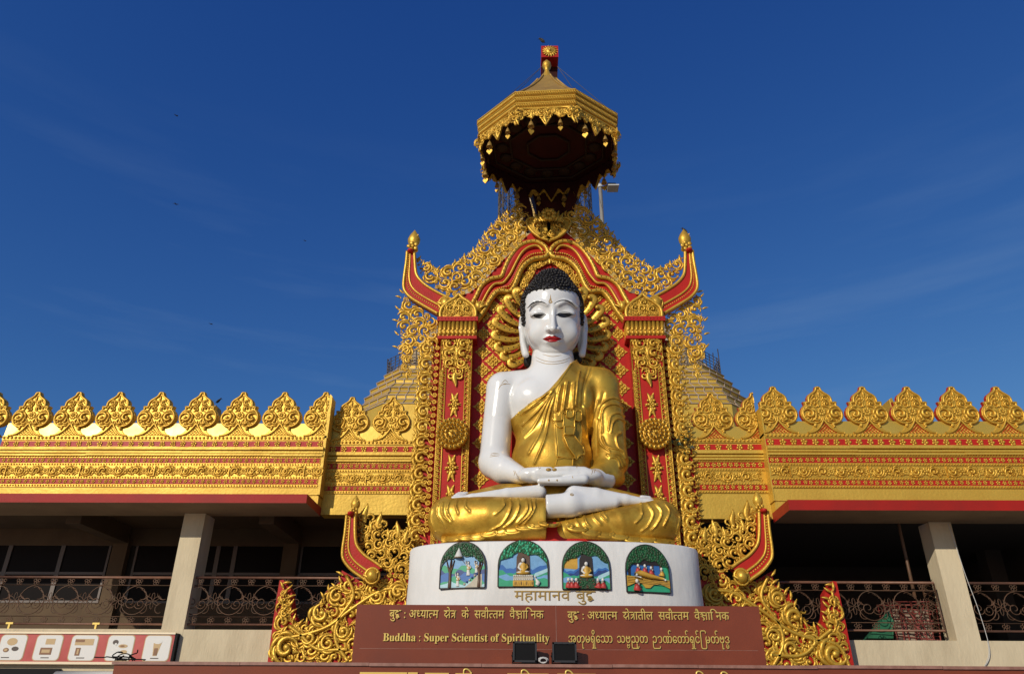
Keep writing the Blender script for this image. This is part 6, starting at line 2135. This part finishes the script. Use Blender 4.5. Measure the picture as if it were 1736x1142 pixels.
            tube(figs, np.array([(23, -2, 3), (25, -3, 7), (22, -3, 11), (20, -3, 15)]) * U, np.array([3.4, 4.2, 2.0, 1.0]) * U, 7, mi=WH)
            ball(figs, (20 * U, -3 * U, 16 * U), 1.8 * U, SPL, WH)
        else:
            pz([(-16, 1), (14, 1), (15, 18), (-17, 18)], 4.0, LF)
            for k in range(46):
                ball(b, ((-15 + 29 * R.rand()) * U, -4.2 * U, (2 + 15 * R.rand()) * U), np.array([1.6, .8, 1.4]) * U, SPL, GR if k % 3 else BR)
            m = fig('sit', 0, 18, 1.4, YE)
            m.V = [v + np.array([0, -2.5, 0]) for v in m.V]
            add(m, figs_new())
            for x, tn in ((-31, 1), (-25, 1), (-18, 1), (19, -1), (27, -1)):
                m = fig('kneel', x, 2, 1.5, RD, WH, DK, tn)
                m.V = [v + np.array([0, -3, 0]) for v in m.V]
                add(m, figs_new())
    else:
        for x, ww in ((-32, 4), (-16, 3), (-3, 3), (9, 3.2), (24, 3)):
            pz([(x - ww / 2, 24), (x + ww / 2, 24), (x + ww / 2 + 1, 56), (x - ww / 2 - 1, 56)], 1.2, DK if x < 0 else BR)
        pz([(24, 24), (w / 2 - 1, 24), (w / 2 - 1, 46), (26, 44)], .8, JD)
        hills(26, 1.5, JD, .7, 1)
        canopy_(GR, LF, h * .66, (-3, -3))
        pz([(-w / 2 + 3, 44), (w / 2 - 10, 44), (w / 2 - 12, 52), (0, 54), (-w / 2 + 4, 52)], 1.6, DK)
        pz([(-w / 2 + 1, 26), (w / 2 - 1, 20), (w / 2 - 1, 7), (20, 14), (8, 12), (2, 7), (-6, 7), (-12, 14), (-20, 16), (-w / 2 + 1, 9)], 3.0, YE)
        for k in range(4):
            tube(b, np.array([(-w / 2 + 2, -3.2, 23.5 - k * 2.6), (w / 2 - 2, -3.2, 18.5 - k * 2.4)]) * U, .35 * U, 4, mi=BR)
        m = MB()
        tube(m, np.array([(-24, -5, 29), (-14, -5.5, 30), (0, -5.5, 26), (16, -5, 23.5), (27, -5, 22)]), np.array([2.2, 5.0, 4.2, 3.0, 1.6]), 8, mi=YE)
        ball(m, (-21.5, -6.5, 27), (2.6, 2.4, 2.4), SPH, WH); ball(m, (-23.5, -6, 28), (2.2, 2.4, 2.2), SPH, DK)
        tube(m, np.array([(-26, -6, 25), (-14, -7, 23)]), .9, 5, mi=WH); tube(m, np.array([(24, -5, 22), (30, -5, 20)]), 1.6, 6, mi=WH)
        add(m, figs_new())
        for x, z in ((-17, 31), (-5, 31), (6, 28)):
            add(fig('kneel', x, z, 1.35, RD, WH, DK, 1), figs_new())
        add(fig('kneel', 25, 27, 1.3, YE, WH, DK, -1), figs_new())
        m = fig('kneel', -22, 2, 1.75, RD, WH, DK, 1); m.V = [v + np.array([0, -3, 0]) for v in m.V]; add(m, figs_new())
    po = on_front(b, o, tg, 'relief_panel', PAL, pl_)
    po['label'] = label
    for nm, m in FG:
        on_front(m, o, tg, nm, PAL, po)
    e = np.concatenate([out, out[:1]])
    q = resample(e, 2.5)
    tube(fr, to3(q * U, -1.0 * U), 1.35 * U, 6)
    on_front(fr, o, tg, 'frame', 'paint_dark', po)
relief(0, 744.5, 823.5, 996.5, 922.5, 'arched relief of standing white figures between trees')
relief(1, 845, 928.5, 994.5, 920.5, 'arched relief of a golden seated figure on a pale pedestal')
relief(2, 955, 1034.5, 999, 923, 'arched relief with a seated figure above red kneeling figures')
relief(3, 1061, 1137.5, 1004, 928, 'arched relief with a reclining figure in gold')

# ------------------------------------------------------------------ lettering
_gc = {}
def glyph(ch):
    """outline mesh of one letter (em units) and its advance"""
    if ch in _gc:
        return _gc[ch]
    def ev(s):
        cu = bpy.data.curves.new('letter', 'FONT')
        cu.body = s; cu.resolution_u = 3; cu.extrude = .02
        ob = bpy.data.objects.new('letter', cu)
        COL.objects.link(ob)
        me = bpy.data.meshes.new_from_object(ob.evaluated_get(bpy.context.evaluated_depsgraph_get()))
        V = np.array([v.co[:] for v in me.vertices]).reshape(-1, 3)
        Fs = [tuple(p.vertices) for p in me.polygons]
        bpy.data.objects.remove(ob); bpy.data.curves.remove(cu); bpy.data.meshes.remove(me)
        return V, Fs
    V, Fs = ev(ch)
    Vl_, _ = ev('l'); V2, _ = ev(ch + 'l')
    adv = V2[:, 0].max() - Vl_[:, 0].max()
    _gc[ch] = (V, Fs, adv)
    return _gc[ch]
STEM = glyph('\u093e')
HT, SW = STEM[0][:, 1].max(), .075
NAT = {'ddha': (.60, [[(.34, HT), (.34, .50)], [(.34, .50), (.14, .48), (.07, .36), (.14, .25), (.30, .27), (.36, .18), (.46, .04)], [(.30, .20), (.20, .16), (.16, .05), (.26, -.02), (.36, .06), (.30, .14), (.22, .08)]]),
       'ksha': (.70, [[(.58, HT), (.58, 0)], [(.10, .50), (.22, .56), (.30, .46), (.18, .37), (.09, .28), (.18, .17), (.36, .20), (.58, .36)], [(.22, .18), (.34, .02)]]),
       'tra': (.54, [[(.42, HT), (.42, 0)], [(.42, .38), (.24, .39), (.09, .36)], [(.40, .34), (.26, .20), (.09, .07)]]),
       'jna': (.78, [[(.64, HT), (.64, 0)], [(.10, .40), (.18, .50), (.29, .44), (.25, .33), (.12, .28), (.26, .24), (.40, .12), (.36, 0), (.26, .02)], [(.30, .36), (.46, .34), (.64, .36)]]),
       'reph': (0, [[(-.30, .70), (-.38, .80), (-.30, .88), (-.20, .84)]])}
def write(tokens, px0, px1, pyb, hpx, Y=None, curved=False, base_em=None, parent=None):
    """letters between two photo columns, standing on the photo line pyb, hpx pixels from baseline to head line"""
    x = 0.0
    items = []
    wd_, cur = [], 0
    for t in tokens:
        if isinstance(t, str):
            for ch in t:
                if ch == ' ':
                    x += .28; cur += 1; continue
                V, Fs, adv = glyph(ch)
                items.append((V.copy(), Fs, x, cur)); x += adv
        elif t[0] == 'half':
            V, Fs, adv = glyph(t[1])
            V = V.copy(); c = adv - .17
            V[:, 0] = np.minimum(V[:, 0], c)
            items.append((V, Fs, x, cur)); x += c - .01
        elif t[0] == 'sub':                                   # stacked letter under the one before
            V, Fs, adv = glyph(t[1])
            V = V.copy(); V[:, :2] *= .62; V[:, 1] -= .42; V[:, 0] -= adv * .80
            items.append((V, Fs, x, cur))
        elif t[0] == 'gap':
            x += t[1]
        elif t[0] == 'sp':
            x += t[1]; cur += 1
        else:
            adv, st_n = NAT[t[1]]
            for i, pl in enumerate(st_n):
                q = smooth_curve(np.array(pl), 4) if len(pl) > 2 else np.array(pl)
                tq = np.gradient(q, axis=0); tq /= np.linalg.norm(tq, axis=1)[:, None] + 1e-9
                nq = np.stack([-tq[:, 1], tq[:, 0]], 1) * SW / 2
                z_ = np.full((len(q), 1), .02 + .004 * i)
                V = np.concatenate([np.hstack([q + nq, z_]), np.hstack([q - nq, z_]), np.hstack([q + nq, -z_]), np.hstack([q - nq, -z_])])
                k, m_ = np.arange(len(q) - 1), len(q)
                fs = np.concatenate([np.stack([k + m_, k + 1 + m_, k + 1, k], 1), np.stack([k, k + 1, k + 1 + 2 * m_, k + 2 * m_], 1), np.stack([k + 3 * m_, k + 1 + 3 * m_, k + 1 + m_, k + m_], 1)])
                items.append((V, [tuple(r) for r in fs], x, cur))
            if adv:
                V = np.array([(a_, b_, c_) for a_ in (-.01, adv + .01) for b_ in (HT - SW, HT) for c_ in (-.02, .02)])
                items.append((V, [tuple(r) for r in BOXF], x, cur))
            x += adv
    total = x
    words_ = {}
    H_ = base_em or HT
    for i, (V, Fs, x0_, wi) in enumerate(items):
        gx = px0 + (V[:, 0] + x0_) / total * (px1 - px0)
        up = V[:, 1] / H_ * hpx
        dd = V[:, 2] / .02
        if curved:
            o, tg = surf((px0 + px1) / 2, pyb)
            nrm = np.array([tg[1], -tg[0], 0])
            W3 = np.zeros((len(V), 3))
            xw = (gx - (px0 + px1) / 2) * U + o[0]
            ts = np.linspace(-.9, .9, 400)
            X_, Y_ = plan(ts)
            W3[:, 0] = xw
            W3[:, 1] = np.interp(xw, X_, Y_) - .010 - .014 * dd - .0012 * (i % 3)
            W3[:, 2] = o[2] + up * U
        else:
            xa, xb = P(px0, pyb, Y)[0], P(px1, pyb, Y)[0]
            sc = (xb - xa) / (px1 - px0)
            W3 = np.stack([xa + (gx - px0) * sc, Y - .012 - .010 * dd - .0015 * (i % 3), np.full(len(V), P((px0 + px1) / 2, pyb, Y)[2]) + up * sc], 1)
        by = {}
        for f in Fs:
            by.setdefault(len(f), []).append(f)
        words_.setdefault(wi, MB()).add(W3, [np.array(v) for v in by.values()], 0, False)
    for w_ in words_.values():
        w_.build('word', 'gilt_dark' if curved else 'text_gold', parent)
BUD = ['\u092c\u0941', ('n', 'ddha')]
HIN = BUD + [('gap', .3), ':', ('sp', .3), '\u0905', ('half', '\u0927'), '\u092f\u093e', ('half', '\u0924'), '\u092e', '  ', ('n', 'ksha'), '\u0947', ('n', 'tra')]
HIN1 = HIN + ['  ', '\u0915\u0947', '  ', '\u0938\u0935\u094b', ('n', 'reph'), ('half', '\u0924'), '\u0924\u092e', '  ', '\u0935\u0948', ('n', 'jna'), '\u093e\u093f\u0928\u0915']
MAR = HIN + ['\u093e\u0924\u0940\u0932', '  ', '\u0938\u0935\u094b', ('n', 'reph'), ('half', '\u0924'), '\u0924\u092e', '  ', '\u0935\u0948', ('n', 'jna'), '\u093e\u093f\u0928\u0915']
def serif(s):
    return ''.join(chr(0x1D400 + ord(c) - 65) if 'A' <= c <= 'Z' else chr(0x1D41A + ord(c) - 97) if 'a' <= c <= 'z' else c for c in s)
MYA = ['\u1021\u1010\u102f\u1019\u101b\u103e\u102d\u102f\u1031\u101e\u102c', ('sp', .5), '\u101e\u1017', ('sub', '\u1017'), '\u100a\u102f\u1010', ('sp', .5), '\u1009\u102c\u100f\u103a\u1031\u1010\u102c\u103a\u101b\u103e\u1004\u103a\u103c\u1019\u1010\u103a\u1017\u102f\u1012', ('sub', '\u1013')]
write(['\u092e\u0939\u093e\u092e\u093e\u0928\u0935', ('sp', .35)] + BUD, 872, 1006, 1017, 14.8, curved=True, parent=pl_)

# ------------------------------------------------------------------ red granite signboard, ledge wall
YSG = 11.95
sg = thing('signboard', 'red granite signboard with gilt lettering in three scripts below the pedestal', 'sign', (P(945, 1110, YSG)[0], YSG, 0))
ZL = P(868, 1124, 11.62)[2]
a = MB()
xa, xb = P(601, 1070, YSG)[0], P(1292, 1070, YSG)[0]
box(a, xa, xb, YSG, YSG + .16, ZL - .3, P(945, 1025.5, YSG)[2])
a.build('slab', 'granite', sg)
a = MB()
box(a, P(943, 1070, YSG)[0] - .004, P(943, 1070, YSG)[0] + .004, YSG - .003, YSG + .01, ZL, P(945, 1026, YSG)[2])
zj = P(945, 1100, YSG)[2]
box(a, xa + .1, xb - .1, YSG - .002, YSG + .01, zj - .003, zj + .002)
a.build('joint', 'granite_edge', sg)
for tk, args in ((HIN1, (660, 921.5, 1047.3, 12.4)), (MAR, (962, 1236, 1049.8, 12.4))):
    write(tk, *args, Y=YSG, parent=sg)
CAPH = glyph(serif('B'))[0][:, 1].max()
write([serif('Buddha : Super Scientist of Spirituality')], 649, 931.5, 1086.5, 12.2, Y=YSG, base_em=CAPH, parent=sg)
write(MYA, 963, 1237, 1089, 11.0, Y=YSG, base_em=glyph('\u1010')[0][:, 1].max(), parent=sg)

YLD = 11.6
lw_ = thing('ledge_wall', 'long polished red granite wall with gilt lettering along the bottom edge', 'wall', (P(900, 1140, YLD)[0], YLD, 0))
xw0, xw1 = P(188, 1130, YLD)[0], 9.5
a = MB(); box(a, xw0 + .03, xw1, YLD + .03, YLD + .5, 0, ZL - .045); a.build('wall_face', 'granite', lw_)
a = MB()
R = np.random.RandomState(4)
x = xw0
while x < xw1:                                               # coping stones, each a hair off its neighbour
    x2 = min(xw1, x + R.uniform(1.0, 1.9))
    o = R.uniform(-.004, .004)
    box(a, x, x2 - .006, YLD + o, YLD + .6, ZL - .042 + o, ZL + o)
    x = x2
a.build('coping', 'granite_edge', lw_)
b = MB()
zt_ = lambda px, py: P(px, py, YLD)[2]
for x0_, x1_, py in ((610, 690, 1138.2), (691.5, 708, 1138.6), (720.5, 761, 1139.4), (772, 800, 1140.2), (860, 930, 1140.6), (945, 1010, 1141)):
    b = MB()
    box(b, P(x0_, py, YLD)[0], P(x1_, py, YLD)[0], YLD + .005, YLD + .028, zt_(x0_, py + 6), zt_(x0_, py))
    b.build('letter', 'text_gold', lw_)
for xc, py in ((791, 1132), (889, 1133.5), (964, 1134.5), (1186, 1136), (1228, 1137)):
    pts = np.array([XZ(xc - 5, py + 9, YLD), XZ(xc - 4.5, py + 3, YLD), XZ(xc - 1, py + 1, YLD), XZ(xc + 4, py + 3, YLD), XZ(xc + 8, py + 8, YLD)])
    b = MB()
    tube(b, to3(smooth_curve(pts, 4), YLD + .018), 1.5 * MPP(900, 1130, YLD), 6)
    b.build('letter', 'text_gold', lw_)

# ------------------------------------------------------------------ floodlights on the ledge
def flood(label, x0, x1, y0, y1):
    Y = 11.68
    root = thing('floodlight', label, 'floodlight', (P((x0 + x1) / 2, y1, Y)[0], Y, ZL), 'floodlights on the granite ledge')
    xa, xb = P(x0, (y0 + y1) / 2, Y)[0], P(x1, (y0 + y1) / 2, Y)[0]
    zb_, zt_ = ZL + .035, P(890, y0, Y)[2]
    a = MB()
    w = xb - xa
    V = []
    for y, s, dz in ((Y, 1.0, 0), (Y + .04, 1.0, 0), (Y + .14, .8, .03)):
        xm = (xa + xb) / 2
        V += [(xm - w / 2 * s, y, zb_ + dz), (xm + w / 2 * s, y, zb_ + dz), (xm + w / 2 * s, y, zt_ - dz), (xm - w / 2 * s, y, zt_ - dz)]
    a.add(V, [np.array([[0, 1, 2, 3]]), np.array([[8, 11, 10, 9]]), np.array([[i + 4 * l, (i + 1) % 4 + 4 * l, (i + 1) % 4 + 4 + 4 * l, i + 4 + 4 * l] for l in (0, 1) for i in range(4)])[:, ::-1]], 0, False)
    a.build('housing', 'lamp_black', root)
    a = MB()
    for b in ((xa - .012, xb + .012, zt_ - .014, zt_ + .014), (xa - .012, xb + .012, zb_ - .014, zb_ + .014), (xa - .014, xa + .012, zb_ - .012, zt_ + .012), (xb - .012, xb + .014, zb_ - .012, zt_ + .012)):
        box(a, b[0], b[1], Y - .018, Y + .02, b[2], b[3])
    for k in range(4):
        x = xa + w * (k + .5) / 4
        box(a, x - .012, x + .012, Y - .022, Y - .016, zt_ - .012, zt_ + .016)
    a.build('rim', 'lamp_frame', root)
    a = MB()
    for x in (xa - .018, xb + .018):
        tube(a, [(x, Y + .05, ZL + .002), (x, Y + .05, (zb_ + zt_) / 2)], .010, 5)
        ball(a, (x, Y + .05, (zb_ + zt_) / 2 - .05), .02, SPL)
    tube(a, [(xa - .018, Y + .05, ZL + .01), (xb + .018, Y + .05, ZL + .01)], .010, 5)
    a.build('bracket', 'lamp_black', root)
M['lamp_frame'] = mat('lamp_frame_black', (.02, .02, .022), .4)
flood('left of the two black floodlights on the ledge, below the English words', 871, 908.5, 1088, 1124)
flood('right of the two black floodlights on the ledge, below the Burmese words', 938, 976, 1089, 1125.5)
a = MB()
c = P(921, 1123, 11.66)
for k in range(3):
    q = np.arange(12) * 2 * PI / 12
    tube(a, np.stack([c[0] + (.05 + .012 * k) * np.cos(q), np.full(12, 11.66 + .02 * k), ZL + .045 + .006 * k + .034 * np.sin(q)], 1), .007, 5, closed=True)
tag(a.build('cable_coil', 'grey_pole'), 'small pale coil of cable lying between the two floodlights', 'cable')

# ------------------------------------------------------------------ menu board on the left balcony wall
YMB = 14.98
mbd = thing('menu_board', 'red menu board with white food cards under the left balcony', 'sign', (P(150, 1100, YMB)[0], YMB, 0))
xm0, xm1 = -11.0, P(293, 1097, YMB)[0]
zm1, zm0 = P(150, 1074, YMB)[2], P(150, 1121, YMB)[2]
M['menu_red'] = mat('menu_print_red', (.52, .10, .09), .3, 0, (.40, .06, .05), .9, .4, .6)
M['card'] = mat('white_print', (.70, .68, .63), .35)
M['food_tan'] = mat('print_tan', (.50, .34, .16), .4); M['food_brown'] = mat('print_brown', (.22, .10, .04), .4); M['food_dark'] = mat('print_dark', (.06, .04, .03), .4)
M['alu'] = mat('aluminium_trim', (.62, .56, .42), .3, .8)
a = MB(); box(a, xm0, xm1, YMB, YC - .002, zm0, zm1); a.build('board', 'menu_red', mbd)
a = MB()
box(a, xm0, xm1 + .01, YMB - .025, YMB + .05, zm1 + .002, zm1 + .035); box(a, xm0, xm1 + .01, YMB - .02, YMB + .05, zm0 - .045, zm0 - .002)
a.build('edge_trim', 'alu', mbd)
a = MB(); box(a, xm1 + .002, xm1 + .05, YMB - .01, YC - .002, zm0 - .02, zm1 + .02); a.build('end_cap', 'lamp_black', mbd)
u_ = MPP(150, 1098, YMB)
for i, cx in enumerate((20, 81, 141, 203, 266)):
    x = P(cx, 1099, YMB)[0]; z = (zm0 + zm1) / 2 - .0
    w, h, r = 22 * u_, 19.5 * u_, 6 * u_
    q = [(sx * (w - r) + r * math.cos(t), sz * (h - r) + r * math.sin(t)) for sx, sz, t0 in ((1, 1, 0), (-1, 1, PI / 2), (-1, -1, PI), (1, -1, 1.5 * PI)) for t in np.linspace(t0, t0 + PI / 2, 5)]
    c = MB()
    prism(c, np.array(q) * 1.06 + np.array([x, z]), YMB - .004, YMB + .002, 1)
    prism(c, np.array(q) + np.array([x, z]), YMB - .008, YMB + .002, 0)
    el = lambda ex, ez, rx, rz, mi, k: prism(c, [(x + (ex + rx * math.cos(t)) * u_, z + (ez + rz * math.sin(t)) * u_) for t in np.arange(12) * PI / 6], YMB - .010 - .002 * k, YMB - .002, mi)
    rc = lambda x0_, x1_, z0_, z1_, mi, k: box(c, x + x0_ * u_, x + x1_ * u_, YMB - .010 - .002 * k, YMB - .002, z + z0_ * u_, z + z1_ * u_, mi)
    if i == 0:
        el(-2, 9, 9, 6, 1, 0); el(-9, -4, 5, 3.5, 2, 1); el(6, -2, 6, 3.5, 3, 2); el(-9, -4, 3, 2, 1, 3)
    elif i == 1:
        rc(-6, 10, 5, 14, 1, 0); rc(-12, 8, -11, 0, 2, 1); rc(-9, 5, -8, -3, 1, 2)
    elif i == 2:
        rc(-16, 16, 4, 14, 1, 0); rc(-16, 0, 9, 13, 2, 1); rc(-12, -4, -12, 0, 2, 2); rc(-9, -6, -10, -2, 1, 3)
    elif i == 3:
        el(-9, 9, 5, 4, 3, 0); el(5, 3, 8, 3, 1, 1); el(-8, 6, 2, 2, 0, 2); el(4, 3, 4, 1.4, 2, 2); el(8, -6, 6, 3, 1, 1)
    else:
        prism(c, [(x - 5 * u_, z - 12 * u_), (x + 2 * u_, z - 12 * u_), (x + 7 * u_, z + 9 * u_), (x - 7 * u_, z + 8 * u_)], YMB - .010, YMB - .002, 1)
        el(0, 10, 7, 3.5, 0, 1); rc(-4, 2, -11, 0, 2, 2)
    rc(-8, 6, -16.5, -15, 3, 0) if i not in (0,) else rc(-14, 0, -16.5, -15, 3, 0)
    c.build('food_card', ['card', 'food_tan', 'food_brown', 'food_dark'], mbd)
# dark opening and grey duct under the board
a = MB(); box(a, -11.0, P(104, 1136, YC)[0], YC - .08, YC - .003, zm0 - 1.2, zm0 - .12)
tag(a.build('shutter_box', 'lamp_black'), 'black shutter box below the menu board at the left edge', 'shutter')
a = MB(); tube(a, [(P(106, 1136, YC)[0], YC - .16, zm0 - .32), (P(240, 1136, YC)[0], YC - .16, zm0 - .32)], .16, 14)
tag(a.build('duct', 'grey_pole'), 'grey round duct below the menu board, ending behind the granite wall', 'duct')
# tangle of cable on the end of the ledge
a = MB()
R = np.random.RandomState(12)
base = P(208, 1119, 11.75)
for k in range(7):
    q = np.cumsum(R.randn(7, 3) * np.array([.07, .02, .03]), 0)
    q[:, 2] = np.abs(q[:, 2]) * .9 + .012
    tube(a, smooth_curve(np.array([base[0], 11.75, ZL]) + q, 5), .009, 5)
q = np.linspace(0, PI, 14)
tube(a, np.stack([base[0] + .02 + .13 * np.cos(q), np.full(14, 11.74), ZL + .01 + .10 * np.sin(q)], 1), .008, 5)
tag(a.build('cable_tangle', 'lamp_black'), 'black tangle of cable on the left end of the granite wall', 'cable')

# ------------------------------------------------------------------ things on the right balcony
YK = 15.25
M['red_wire'] = mat('red_oxide_iron', (.20, .035, .025), .6); M['tan_net'] = mat('tan_netting', (.30, .22, .16), .9); M['tarp'] = mat('green_tarpaulin', (.025, .16, .075), .7, 0, (.015, .10, .045), 4)
cr = thing('wire_crate', 'stack of red iron grilles behind the right railing beside the column', 'crate', (P(1550, 1080, YK)[0], YK, zfr - .1))
a = MB()
xa, xb = P(1513, 1040, YK)[0], P(1583, 1040, YK)[0]
za, zb_ = zfr - .1, P(1550, 1020, YK)[2]
for k in range(9):
    z = za + (zb_ - za) * k / 8
    for y in (YK, YK + .55):
        tube(a, [(xa + .02 * R.randn(), y, z), (xb + .02 * R.randn(), y, z + .03 * R.randn())], .014, 5)
    for x in (xa, xb):
        tube(a, [(x, YK, z), (x, YK + .55, z)], .012, 5)
for k in range(8):
    x = xa + (xb - xa) * k / 7
    tube(a, [(x, YK, za), (x + .05 * R.randn(), YK, zb_)], .014, 5); tube(a, [(x, YK + .55, za), (x, YK + .55, zb_)], .012, 5)
for k in range(6):
    tube(a, [(xa + R.rand() * .8, YK - .03, za + R.rand() * .5), (xa + R.rand() * .9, YK - .03, zb_ - R.rand() * .2)], .012, 5)
a.build('grille', 'red_wire', cr)
a = MB(); box(a, xa + .06, xb - .06, YK + .1, YK + .45, za, zb_ - .12); a.build('inner_panel', 'tan_net', cr)
a = MB()
V = np.array([P(1470, 1081, YK), P(1516, 1081, YK), P(1514, 1052, YK), P(1506, 1036, YK), P(1494, 1050, YK), P(1482, 1066, YK)])
V[:, 2] = np.maximum(V[:, 2], zfr - .1)
V2 = V + np.array([.05, .45, -.05]); V2[:, 2] = np.maximum(V2[:, 2], zfr - .1)
V[:, 1] += .04 * np.sin(np.arange(6) * 2)
i_ = np.arange(6)
a.add(np.concatenate([V, V2]), [i_[None][:, ::-1], (i_ + 6)[None], np.stack([i_, (i_ + 1) % 6, (i_ + 1) % 6 + 6, i_ + 6], 1)], 0, False)
tag(a.build('tarpaulin', 'tarp'), 'green tarpaulin heaped against the red grilles on the right balcony', 'tarpaulin')
a = MB()
xq = P(1537, 950, YK - .1)[0]
tube(a, [(xq, YK - .1, P(1550, 1012, YK - .1)[2]), (xq + .01, YK - .1, zc2 + .0)], .032, 8)
tag(a.build('prop_pole', 'iron'), 'rusty prop pole standing above the right balcony railing', 'pole')
a = MB()
pts = [P(x, y, YC2 - .04) for x, y in ((1607, 887), (1622, 930), (1637, 975), (1656, 1025), (1672, 1075), (1678, 1105), (1674, 1122), (1663, 1136))]
tube(a, smooth_curve(pts, 6), .0065, 5)
pts = [P(x, y, YC2 - .05) for x, y in ((1674, 1085), (1676.5, 1105), (1673, 1120), (1666, 1134))]
tube(a, smooth_curve(pts, 6), .005, 5)
tag(a.build('hanging_cable', 'grey_pole'), 'thin cable hanging down the right cream column and wall', 'cable')
# plant rooted in the right border
a = MB()
R = np.random.RandomState(8)
o = P(1158, 750, 14.78)
for k in range(34):
    d = R.randn(3) * np.array([.12, .05, .11]); d[1] -= .04
    c = o + d
    t = R.randn(3); t /= np.linalg.norm(t)
    u = np.cross(t, R.randn(3)); u /= np.linalg.norm(u)
    l, w = .055, .022
    a.add([c - t * l, c + u * w, c + t * l, c - u * w], np.array([[0, 1, 2, 3]]), 0, False)
for k in range(4):
    tube(a, [o + np.array([0, .1, -.05]), o + R.randn(3) * .07], .006, 4)
tag(a.build('self_sown_plant', 'leaf'), 'dark green plant growing from the carved border right of the statue', 'plant')
